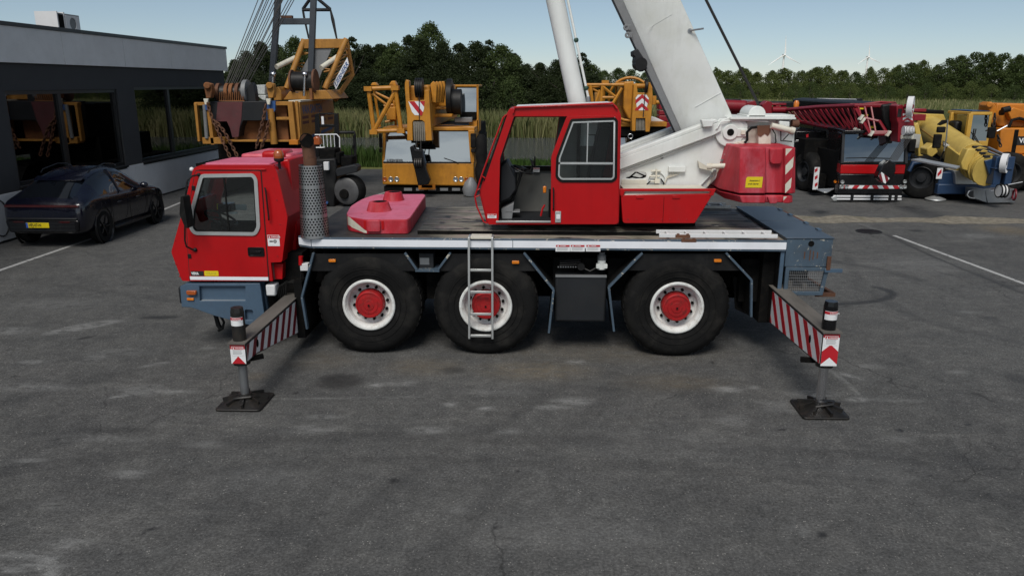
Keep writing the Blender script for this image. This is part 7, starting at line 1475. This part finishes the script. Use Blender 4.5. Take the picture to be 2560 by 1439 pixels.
part('lower_tube', 'dred', rc, lambda mb: (mb.cyl(PY(1800, 300, Y+.1), PY(1850, 300, Y+.1), .1, n=12), mb.cyl(PY(1852, 290, Y), PY(1905, 290, Y), .09, n=12), mb.cyl(PY(1930, 275, Y-.05), PY(1965, 275, Y-.05), .12, n=12)))
part('silver_rail', 'steel', rc, lambda mb: pb(mb, 1855, 250, 1882, 253, Y+.2, .2))
c = PY(1991, 260, Y); part('beacon', 'amber', rc, lambda mb: mb.lathe([(.1, -.12), (.1, .05), (.06, .12), (.001, .13)], c, (0, 0, 1), 14))
part('beacon_base', 'void', rc, lambda mb: mb.cyl(c-Vector((0, 0, .35)), c-Vector((0, 0, .12)), .08, n=10))
Y = 33; p = PY(2090, 300, Y); t = thing('site_machine', 'black cab roof with a silver rack rising behind the red lattice jib', 'machine', (p.x, 34, 0))
part('cab', 'blackgl', t, lambda mb: (pb(mb, 2041, 250, 2140, 340, Y, 1.8), pb(mb, 2060, 340, 2130, 430, Y+.1, 1.6)), .05)
part('roof_rack', 'steel', t, lambda mb: tubes(mb, [(PY(2041, 247, Y-.05), PY(2140, 249, Y-.05)), (PY(2082, 248, Y-.05), PY(2085, 266, Y-.05)), (PY(2041, 247, Y-.05), PY(2041, 256, Y-.05)), (PY(2140, 249, Y-.05), PY(2140, 262, Y-.05))], .03, 6))
part('mirror', 'black', t, lambda mb: pb(mb, 2142, 246, 2156, 257, Y+.2, .15), .03)
for x in (2060, 2120): c = PY(x, 400, Y); tyre(t, (c.x, Y+.3, .5), .5, .3, (0, -1, 0))
# ---------------- black and red truck crane
Y = 24.1; p = PY(2180, 500, Y); dk = thing('truck_crane', 'black and red truck crane with a long dark red lattice jib folded along its side', 'crane', (p.x, 26, 0))
x0, x1 = PY(2104, 400, Y).x, PY(2266, 400, Y).x; xs_ = PY(2060, 400, Y+1.9).x
pl = lambda za, zb_: [(x0, Y), (x1, Y), (x1, Y+1.9), (xs_, Y+1.9), (xs_, Y+.9)]
zz = lambda y: PY(2180, y, Y).z
part('cab_body', 'blackgl', dk, lambda mb: mb.prism(pl(0, 0), zz(478), zz(435), 'z'), .03)
part('red_band', 'red', dk, lambda mb: mb.prism(pl(0, 0), zz(435)+.002, zz(412), 'z'), .02)
part('cab_shell', 'blackgl', dk, lambda mb: (mb.prism(pl(0, 0), zz(412)+.002, zz(404), 'z'), mb.prism(pl(0, 0), zz(334), zz(326), 'z'), mb.prism([(x0+.03, Y+.3), (x1-.03, Y+.3), (x1-.03, Y+1.85), (xs_+.03, Y+1.85), (xs_+.03, Y+1.1)], zz(404), zz(334), 'z')), .02)
part('windscreen', 'wshield_dark', dk, lambda mb: mb.add([(x0+.06, Y+.16, zz(336)), (x1-.05, Y+.16, zz(336)), (x1-.05, Y+.02, zz(405)), (x0+.06, Y+.02, zz(405))], [(0, 1, 2, 3)]))
part('screen_pillar', 'trim', dk, lambda mb: (mb.bar((x0+.02, Y+.14, zz(334)), (x0+.02, Y+.0, zz(408)), .08), mb.bar((x1-.01, Y+.14, zz(334)), (x1-.01, Y+.0, zz(408)), .08)))
part('side_window', 'carglass', dk, lambda mb: mb.add([(x0-.04, Y+.12, zz(340)), (xs_-.0, Y+.92, zz(340)), (xs_-.0, Y+.92, zz(402)), (x0-.04, Y+.1, zz(402))], [(0, 1, 2, 3)]))
part('wiper', 'trim', dk, lambda mb: (mb.tube([PY(2118, 395, Y-.02), PY(2165, 394, Y-.02)], .012, 5), mb.tube([PY(2155, 394, Y-.03), PY(2228, 396, Y-.03)], .012, 5)))
q = [(x0+.02, zz(471)), (x1-.0, zz(471)), (x1-.0, zz(463)), (x0+.02, zz(463))]; ws = part('stripe_panel', 'signw', dk, lambda mb: mb.prism(q, Y-.05, Y-.04), smooth=False)
part('red_stripes', 'signr', ws, lambda mb: [mb.prism(s, Y-.054, Y-.05) for s in stripes(clip(q, -1, 0, -(x0+x1)/2), .26, R(-35), .5)]+[mb.prism(s, Y-.054, Y-.05) for s in stripes(clip(q, 1, 0, (x0+x1)/2), .26, R(35), .5)] and None, smooth=False)
part('bumper', 'blackgl', dk, lambda mb: (mb.box(x0, x1, Y-.04, Y+.3, zz(486), zz(461)),), .03)
for x, y in ((2106, 455), (2105, 467), (2116, 467), (2262, 454), (2252, 467), (2262, 467)): lamp(dk, x, y, Y-.055, .055)
lamp(dk, 2088, 454, Y+.3, .04, 'amber')
part('underframe', 'void', dk, lambda mb: (mb.box(x0+.1, x1-.1, Y+.3, 33, .35, 1.5), mb.box(PY(1992, 420, Y+3).x, x1-.1, Y+2.4, 33, 1.1, 1.75)))
t = thing('ladder', 'two section aluminium ladder hung below the bumper of the black and red crane', 'ladder', (x0, Y, .4))
for y in (491, 498): part('rail', 'conc', t, lambda mb: pb(mb, 2084, y-2.6, 2254, y+2.6, Y-.12, .05), .01)
for x in (2130, 2180, 2225, 2240): part('strap', 'black', t, lambda mb: pb(mb, x-3, 487, x+3, 503, Y-.125, .06))
part('ladder_foot', 'alu', t, lambda mb: pp(mb, [(2078, 494), (2092, 488), (2092, 502), (2084, 502)], Y-.13, .07), .01)
Yl = 27.2
part('side_locker', 'blackgl', dk, lambda mb: (pb(mb, 1985, 352, 2062, 428, Yl, 3), pb(mb, 1990, 328, 2066, 352, Yl+.2, 2.6)), .03)
part('locker_rail', 'alu', dk, lambda mb: (pb(mb, 1988, 420, 2034, 431, Yl-.03, .1), pb(mb, 2036, 424, 2056, 433, Yl-.06, .1), pb(mb, 1990, 350, 2030, 352, Yl-.01, .05)), .01)
bz = part('name_badge', 'signw', dk, lambda mb: pb(mb, 1999, 363, 2008, 370, Yl-.01, .008), smooth=False)
part('yellow_badge', 'signy', dk, lambda mb: pb(mb, 2010, 362, 2023, 376, Yl-.012, .01), smooth=False)
mb = MB(); q_ = PY(2004, 394, Yl-.01); text_mb(mb, 'CRANES', (q_.x, Yl-.012, q_.z), (1, 0, 0), (0, 0, 1), .09, .002, .02); mb.build('lettering', M['grey'], dk, smooth=False)
part('warning_flash', 'signr', dk, lambda mb: pp(mb, [(2015, 337), (2021, 335), (2021, 343), (2016, 344)], Yl+.18, .01), smooth=False)
c = PY(2004, 468, Y+2.2); tyre(dk, (c.x+.1, Y+2.5, .66), .68, .42, (-1, -.25, 0)); tyre(dk, (x1-.05, Y+2.5, .66), .68, .42, (1, 0, 0)); tyre(dk, (c.x+.3, Y+5, .66), .68, .42, (-1, -.1, 0)); tyre(dk, (x1-.05, Y+6, .66), .68, .42, (1, 0, 0))
part('step', 'alu', dk, lambda mb: mb.prism(XY([(2040, 472), (2086, 470), (2068, 480), (2060, 480)], .72), .69, .72, 'z'), .01)
part('step_riser', 'void', dk, lambda mb: (pb(mb, 2036, 436, 2062, 474, Y+1.2, .5), pb(mb, 2030, 430, 2058, 500, Y+2.0, .6)))
st_ = part('marker_board', 'signw', dk, lambda mb: pb(mb, 2037, 418, 2044, 474, Y+1.15, .02), smooth=False)
part('marker_stripe', 'signr', st_, lambda mb: [pp(mb, [(2037, y), (2044, y-5), (2044, y+3), (2037, y+8)], Y+1.145, .005) for y in (424, 442, 460)] and None, smooth=False)
# its lattice jib
mb = MB(); T = [PY(x, y, Yq) for x, y, Yq in ((1967, 275, 29.5), (2050, 268, 27), (2140, 264, 24.6), (2242, 264, 24.2))]; Bt = [PY(x, y, Yq) for x, y, Yq in ((1985, 302, 29.5), (2060, 316, 27), (2130, 328, 24.9), (2172, 335, 24.0), (2225, 334, 23.8))]
mb.tube(T, .065, 8); mb.tube(Bt, .065, 8)
def along(P_, f):
    k = f*(len(P_)-1); i = min(int(k), len(P_)-2); return P_[i].lerp(P_[i+1], k-i)
for k in range(15):
    a = along(T, .02+k*.055); b_ = along(Bt, .03+k*.055+.035); mb.tube([a, b_], .03, 5); mb.tube([b_+Vector((.1, .9, .0)), along(T, .02+k*.055+.03)+Vector((.1, .9, 0))], .025, 5)
T2 = [q+Vector((.2, .9, .0)) for q in T]; B2 = [q+Vector((.2, .9, 0)) for q in Bt]; mb.tube(T2, .05, 6); mb.tube(B2, .05, 6)
tubes(mb, [(PY(2140, 272, 24.5), PY(2175, 334, 23.9)), (PY(2198, 302, 24.1), PY(2218, 334, 23.8)), (PY(2160, 295, 24.3), PY(2200, 304, 24.1)), (PY(2175, 330, 24), PY(2222, 330, 23.8)), (PY(2140, 264, 24.6), PY(2200, 256, 24.6)), (PY(2200, 256, 24.6), PY(2240, 258, 24.3))], .045, 6)
mb.build('lattice_jib', M['dred'], dk)
part('jib_collar', 'cream', dk, lambda mb: [mb.obox(PY(x, y, Yq-.05), (1, 0, -.6), .03, .09, .09) for x, y, Yq in ((2152, 294, 24.3), (2156, 302, 24.25), (2136, 326, 24.6), (2144, 330, 24.4), (2178, 334, 23.9), (2220, 334, 23.8))] and None, .01)
part('jib_pins', 'signy', dk, lambda mb: (pb(mb, 2178, 316, 2190, 321, 24.3, .1), pb(mb, 2164, 286, 2170, 292, 24.4, .1), pb(mb, 2150, 270, 2160, 274, 24.5, .1)), .01)
Yh = 23.6
part('boom', 'black', dk, lambda mb: pp(mb, [(2205, 262), (2245, 256), (2250, 330), (2222, 330), (2208, 300)], Yh+.6, 8.5), .06, seg=3)
part('boom_head', 'dred', dk, lambda mb: mb.plate(XZ([(2242, 264), (2258, 262), (2262, 276), (2284, 276), (2286, 318), (2282, 340), (2256, 342), (2254, 330), (2252, 356), (2244, 356), (2246, 310), (2242, 300)], Yh), [], Yh, Yh+.5), .02)
chevron_sign(dk, [(2257, 284), (2281, 284), (2281, 304), (2257, 304)], Yh, 'chev')
part('head_pulley', 'conc', dk, lambda mb: mb.lathe([(.05, -.04), (.2, -.05), (.3, -.08), (.3, .08), (.2, .05), (.05, .04)], PY(2276, 267, Yh-.1), (.85, -.5, 0), 24))
part('pulley_axle', 'dred', dk, lambda mb: mb.cyl(PY(2262, 266, Yh), PY(2282, 267, Yh-.2), .07, n=12))
part('rope_drum', 'conc', dk, lambda mb: mb.cyl(PY(2258, 327, Yh-.12), PY(2281, 327, Yh-.12), .14, n=20))
part('rope_turns', 'black', dk, lambda mb: [mb.torus(PY(2261+k*3.6, 327, Yh-.12), (1, 0, 0), .142, .008, 20, 5) for k in range(6)] and None)
part('head_bar', 'cream', dk, lambda mb: pb(mb, 2255, 338, 2284, 348, Yh-.1, .1), .01)
part('number_board', 'signk', dk, lambda mb: pb(mb, 2246, 272, 2253, 292, Yh-.02, .015))
Yk_ = 23.2
part('hoist_ropes', 'rope', dk, lambda mb: [mb.tube([PY(2258+k*4, 345, Yh-.1), PY(2222+k*4, 402, Yk_)], .012, 5) for k in range(6)] and None)
part('hook_block', 'blackgl', dk, lambda mb: pp(mb, [(2208, 410), (2222, 400), (2240, 408), (2240, 428), (2226, 458), (2212, 460), (2194, 448), (2196, 436)], Yk_, .3), .03)
q = XZ([(2196, 440), (2204, 430), (2224, 446), (2213, 459), (2202, 452)], Yk_); o = part('hook_stripe', 'signw', dk, lambda mb: mb.prism(q, Yk_-.008, Yk_-.002), smooth=False)
part('red_stripes', 'signdr', o, lambda mb: [mb.prism(s, Yk_-.012, Yk_-.008) for s in stripes(q, .16, R(20), .5)] and None, smooth=False)
part('mirror', 'rubber', dk, lambda mb: (pb(mb, 2276, 348, 2288, 380, Y-.1, .12), pb(mb, 2280, 384, 2288, 398, Y-.1, .1)), .03)
part('chequer_locker', 'alu', dk, lambda mb: pb(mb, 2264, 336, 2298, 370, Y+2.2, .6), .01)

# ---------------- pale yellow crane on a blue carrier
bl = thing('truck_crane', 'pale yellow crane on a dark blue carrier with its boom lowered toward the camera', 'crane', (PY(2400, 480, 24).x, 25, 0))
Yc = 25.0
part('carrier', 'dblue', bl, lambda mb: (pb(mb, 2350, 430, 2440, 486, Yc-.6, 2.4), pb(mb, 2320, 408, 2440, 432, Yc+.2, 8), pb(mb, 2346, 460, 2500, 486, Yc-.7, 1.2)), .03)
part('carrier_deck', 'alu', bl, lambda mb: mb.prism(XY([(2278, 398), (2300, 395), (2400, 415), (2390, 420)], 1.5), 1.46, 1.5, 'z'))
part('underframe', 'void', bl, lambda mb: (pb(mb, 2300, 440, 2520, 482, Yc+.6, 6), pb(mb, 2380, 480, 2480, 500, Yc-.3, 1.5)))
c = PY(2298, 462, Yc-.2); tyre(bl, (c.x, Yc-.25, .68), .68, .45, (-.55, -.85, 0)); tyre(bl, (PY(2530, 470, Yc+1).x, Yc+1.2, .68), .68, .45, (0, -1, 0)); tyre(bl, (PY(2480, 470, Yc+1).x, Yc+.9, .68), .68, .45, (0, -1, 0))
part('mudguard', 'dblue', bl, lambda mb: mb.tube([PY(2272, 428, Yc-.3), PY(2282, 408, Yc-.3), PY(2312, 402, Yc-.3), PY(2340, 412, Yc-.3), PY(2350, 428, Yc-.3)], .07, 8))
part('chequer_box', 'alu', bl, lambda mb: pp(mb, [(2388, 436), (2384, 426), (2455, 430), (2480, 440), (2480, 462), (2390, 461)], Yc-.75, .7), .02)
for x in (2367, 2381): part('headlight', 'lens', bl, lambda mb: pb(mb, x-6, 464, x+6, 472, Yc-.64, .06), .015)
so_ = part('marker_board', 'signw', bl, lambda mb: pb(mb, 2344, 420, 2354, 447, Yc-.62, .02), smooth=False)
part('red_stripe', 'signr', so_, lambda mb: pp(mb, [(2344, 434), (2354, 422), (2354, 432), (2344, 442)], Yc-.626, .005), smooth=False)
part('outrigger_leg', 'blackgl', bl, lambda mb: mb.tube([PY(2345, 430, Yc-.45), PY(2338, 490, Yc-.45)], .11, 12))
part('float_pad', 'alu', bl, lambda mb: mb.lathe([(.03, .16), (.12, .12), (.3, .05), (.31, .02), (.0, .02)], (PY(2338, 500, Yc-.5).x, Yc-.5, PY(2338, 500, Yc-.5).z), (0, 0, 1), 24))
part('front_box', 'steel', bl, lambda mb: (pp(mb, [(2434, 472), (2462, 473), (2468, 508), (2434, 496)], Yc-1.3, .5), pp(mb, [(2462, 476), (2540, 472), (2538, 507), (2468, 508)], Yc-1.25, .5)), .02)
part('front_rail', 'alu', bl, lambda mb: mb.tube([PY(2436, 474, Yc-1.3), PY(2422, 478, Yc-1.3), PY(2418, 488, Yc-1.3), PY(2424, 494, Yc-1.3), PY(2436, 496, Yc-1.3)], .02, 6))
part('red_sling', 'signdr', bl, lambda mb: (mb.torus(PY(2536, 487, Yc-1.4), (1, -.3, 0), .16, .03, 16, 6), mb.tube([PY(2524, 512, Yc-1.35), PY(2520, 530, Yc-1.35)], .045, 6)))
# boom
b0, b1 = PY(2318, 322, 28.5), PY(2462, 424, 23.4); ax_ = (b1-b0)
def octo(p, rw, rh, axv):
    x, y, a = frame(axv); z = Vector((0, 0, 1)); z = (z-a*z.dot(a)).normalized(); x = z.cross(a)
    return [p+x*rw*math.cos(t)+z*rh*math.sin(t)*(1.05 if math.sin(t) > 0 else 1) for t in [2*math.pi*(i+.5)/14 for i in range(14)]]
def bseg(mb, f0, f1, rw, rh):
    A, B_ = octo(b0+ax_*f0, rw*.86, rh*.84, ax_), octo(b0+ax_*f1, rw*.86, rh*.84, ax_); mb.add(A+B_, [(i, (i+1) % 14, (i+1) % 14+14, i+14) for i in range(14)]+[tuple(range(13, -1, -1)), tuple(range(14, 28))])
part('boom', 'yel3', bl, lambda mb: (bseg(mb, -.05, .78, .5, .58), bseg(mb, .78, 1.0, .44, .5)), .0)
part('boom_side_plate', 'yel3', bl, lambda mb: mb.obox(b0+ax_*.7+Vector((-.42, -.1, -.12)), ax_, .55, .05, .3), .02)
part('boom_seam', 'yel2', bl, lambda mb: mb.bar(b0+ax_*.05+Vector((-.425, -.1, .1)), b0+ax_*.7+Vector((-.425, -.1, .1)), .03, .02))
part('boom_collar', 'yel3', bl, lambda mb: [bseg(mb, .86+k*.055, .875+k*.055, .53-k*.015, .6-k*.02) for k in range(4)]+[bseg(mb, .74, .80, .53, .61)] and None, .01)
part('collar_pads', 'dgrey', bl, lambda mb: [mb.obox(b0+ax_*(.868+k*.055)+Vector((0, -.05, .5-k*.02)), (1, 0, 0), .2, .06, .035) for k in range(4)] and None, .01)
part('boom_root', 'yel3', bl, lambda mb: (pp(mb, [(2288, 310), (2300, 284), (2360, 286), (2372, 318), (2330, 330), (2300, 330)], 28.2, 1.4), pp(mb, [(2286, 312), (2296, 306), (2312, 372), (2310, 392), (2296, 392), (2296, 370)], 26.8, .3), pp(mb, [(2318, 372), (2336, 358), (2346, 380), (2330, 394), (2318, 388)], 25.6, .5), pp(mb, [(2404, 406), (2420, 372), (2440, 372), (2428, 430), (2406, 424)], 23.6, .3)), .03)
part('engine_housing', 'void', bl, lambda mb: (pb(mb, 2316, 276, 2360, 290, 28.4, 1.2), pb(mb, 2300, 330, 2420, 400, 28.6, 2.0)), .04)
part('red_winch', 'dred', bl, lambda mb: (pb(mb, 2286, 286, 2314, 302, 27.6, .5), pb(mb, 2286, 272, 2316, 280, 27.6, .5)), .02)
mb = MB(); q_ = PY(2364, 366, 25.0)
o = part('name_badge', 'signk', bl, lambda mb: pp(mb, [(2357, 352), (2370, 358), (2370, 372), (2357, 366)], 25.35, .01), smooth=False)
qa, qb = PY(2358.5, 363, 25.345), PY(2369, 368, 25.345); mb = MB(); text_mb(mb, 'VEMA', qa, qb-qa, (0, 0, 1), .1, .003, .03, .6); mb.build('lettering', M['signw'], o, smooth=False)
part('port_hole', 'void', bl, lambda mb: mb.cyl(PY(2394, 378, 24.7), PY(2394, 378, 24.8), .06, n=16))
part('boom_nose', 'dblue', bl, lambda mb: (pb(mb, 2492, 392, 2500, 462, 22.9, .5), pb(mb, 2522, 392, 2528, 462, 22.9, .5), pb(mb, 2488, 420, 2532, 424, 22.85, .6), pp(mb, [(2462, 402), (2492, 394), (2496, 440), (2474, 440)], 23.1, .6)), .02)
part('nose_pulley', 'conc', bl, lambda mb: mb.lathe([(.06, -.05), (.2, -.05), (.28, -.08), (.28, .08), (.2, .05), (.06, .05)], PY(2512, 408, 22.85), (.75, -.65, 0), 24))
part('rope_pulley', 'conc', bl, lambda mb: mb.cyl(PY(2496, 477, 22.9), PY(2514, 477, 22.9), .17, n=20))
part('pulley_guard', 'black', bl, lambda mb: [mb.torus(PY(2497+k*8, 477, 22.9), (1, 0, 0), .19, .02, 20, 6) for k in range(3)] and None)
part('nose_rods', 'steel', bl, lambda mb: (mb.tube([PY(2520, 462, 22.9), PY(2556, 455, 22.9)], .02, 6), mb.tube([PY(2470, 368, 23.2), PY(2506, 384, 23.2)], .03, 6), mb.tube([PY(2470, 378, 23.2), PY(2504, 392, 23.2)], .03, 6)))
# operator cab
Yo = 26.6
xa_, xm_, xb_ = PY(2378, 320, Yo+1.2).x, PY(2422, 320, Yo).x, PY(2476, 320, Yo).x
plan = [(xm_, Yo), (xb_, Yo), (xb_, Yo+1.6), (xa_, Yo+1.6), (xa_, Yo+1.2)]; zo = lambda y: PY(2440, y, Yo).z
part('operator_cab', 'yel4', bl, lambda mb: (mb.prism(plan, zo(288), zo(280), 'z'), mb.prism(plan, zo(372), zo(352), 'z'), mb.bar((xm_, Yo+.03, zo(368)), (xm_, Yo+.03, zo(284)), .14), mb.bar((xa_, Yo+1.25, zo(360)), (xa_, Yo+1.25, zo(284)), .14), mb.bar((xb_-.03, Yo+.05, zo(366)), (xb_-.03, Yo+.05, zo(284)), .09)), .02)
part('cab_back', 'void', bl, lambda mb: mb.box(xa_+.1, xb_-.05, Yo+1.3, Yo+1.55, zo(352), zo(288)))
part('cab_seat', 'black', bl, lambda mb: mb.box(xm_-.1, xm_+.4, Yo+.7, Yo+1.2, zo(352), zo(305)), .08)
part('cab_windscreen', 'wshield_dark', bl, lambda mb: mb.add([(xm_+.08, Yo+.05, zo(288)), (xb_-.06, Yo+.05, zo(288)), (xb_-.06, Yo+.0, zo(364)), (xm_+.08, Yo+.0, zo(364))], [(0, 1, 2, 3)]))
part('cab_side_window', 'glassd', bl, lambda mb: mb.add([(xm_-.05, Yo+.06, zo(288)), (xa_+.03, Yo+1.16, zo(288)), (xa_+.03, Yo+1.16, zo(350)), (xm_-.05, Yo+.06, zo(350))], [(0, 1, 2, 3)]))
part('cab_roof', 'dblue', bl, lambda mb: mb.prism(inset(plan, .06), zo(280)+.002, zo(277), 'z'), .02)
part('wiper', 'trim', bl, lambda mb: (mb.tube([PY(2432, 360, Yo-.03), PY(2440, 322, Yo-.03)], .02, 5), mb.tube([PY(2450, 362, Yo-.03), PY(2432, 330, Yo-.03)], .015, 5)))
part('mirror', 'rubber', bl, lambda mb: (pb(mb, 2338, 336, 2352, 371, 24.4, .12), pb(mb, 2346, 317, 2364, 332, 24.4, .12), pp(mb, [(2344, 312), (2358, 300), (2370, 300), (2368, 308), (2352, 314)], 24.4, .1), pb(mb, 2474, 318, 2488, 346, 25.6, .12)), .03)
part('mirror_pole', 'steel', bl, lambda mb: (mb.tube([PY(2369, 300, 24.4), PY(2366, 345, 24.4), PY(2360, 378, 24.4)], .02, 6),))
part('stay_rod', 'void', bl, lambda mb: mb.tube([PY(2360, 378, 24.4), PY(2345, 410, 24.4), PY(2332, 440, 24.4)], .025, 6))

# ---------------- orange crane at the right edge
Y = 27.0; oc_ = thing('truck_crane', 'orange crane with chains and a black name badge at the right edge of the yard', 'crane', (PY(2560, 480, Y).x, 28, 0))
part('boom', 'oran', oc_, lambda mb: pp(mb, [(2492, 258), (2680, 262), (2680, 300), (2560, 320), (2520, 318), (2496, 316), (2486, 300)], Y, 1.1), .05, seg=3)
part('boom_arm', 'oran', oc_, lambda mb: pp(mb, [(2520, 280), (2534, 268), (2600, 290), (2660, 320), (2640, 330), (2560, 304), (2528, 300)], Y-.25, .25), .03)
part('boom_knuckle', 'oran', oc_, lambda mb: (pp(mb, [(2468, 264), (2476, 254), (2490, 262), (2494, 284), (2488, 312), (2480, 310), (2476, 282)], Y-.1, .5), mb.cyl(PY(2474, 262, Y-.15), PY(2474, 262, Y+.4), .1, n=14)), .03)
part('hydraulic_end', 'black', oc_, lambda mb: (mb.cyl(PY(2506, 276, Y-.4), PY(2524, 272, Y-.4), .1, n=14), mb.cyl(PY(2500, 282, Y-.2), PY(2508, 282, Y-.2), .09, n=14)))
part('hose', 'rubber', oc_, lambda mb: mb.tube([PY(2522, 318, Y-.35), PY(2530, 300, Y-.35), PY(2548, 296, Y-.35), PY(2590, 306, Y-.35)], .05, 8))
part('engine_house', 'oran', oc_, lambda mb: pb(mb, 2504, 320, 2700, 386, Y-.4, 2.2), .05, seg=3)
part('house_seam', 'void', oc_, lambda mb: pb(mb, 2537, 324, 2538, 382, Y-.404, .003))
o = part('name_badge', 'signk', oc_, lambda mb: pb(mb, 2545, 341, 2585, 363, Y-.41, .008), smooth=False)
q_ = PY(2548, 357, Y-.412); mb = MB(); text_mb(mb, 'VEMA', q_, (1, 0, 0), (0, 0, 1), .15, .003, .03, 1.0, shear=-.15); mb.build('lettering', M['signw'], o, smooth=False)
part('counterweight', 'oran', oc_, lambda mb: pp(mb, [(2512, 388), (2720, 388), (2720, 456), (2560, 456), (2528, 440)], Y-.6, 2.4), .15, seg=4)
part('carrier', 'void', oc_, lambda mb: (pb(mb, 2500, 440, 2720, 488, Y+.2, 3),))
c = PY(2575, 470, Y-.2); tyre(oc_, (c.x, Y-.1, .66), .66, .45); c = PY(2655, 470, Y-.2); tyre(oc_, (c.x, Y-.1, .66), .66, .45)
for a in ([(2487, 284), (2486, 300), (2484, 318)], [(2494, 338), (2498, 352), (2502, 368)]): mb = MB(); mb.chain([PY(x, y, Y-.6) for x, y in a], .12, .02); mb.build('chain', M['rope'], oc_)
part('stay_rod', 'steel', oc_, lambda mb: mb.tube([PY(2492, 328, Y-.7), PY(2518, 314, Y-.7)], .025, 6))
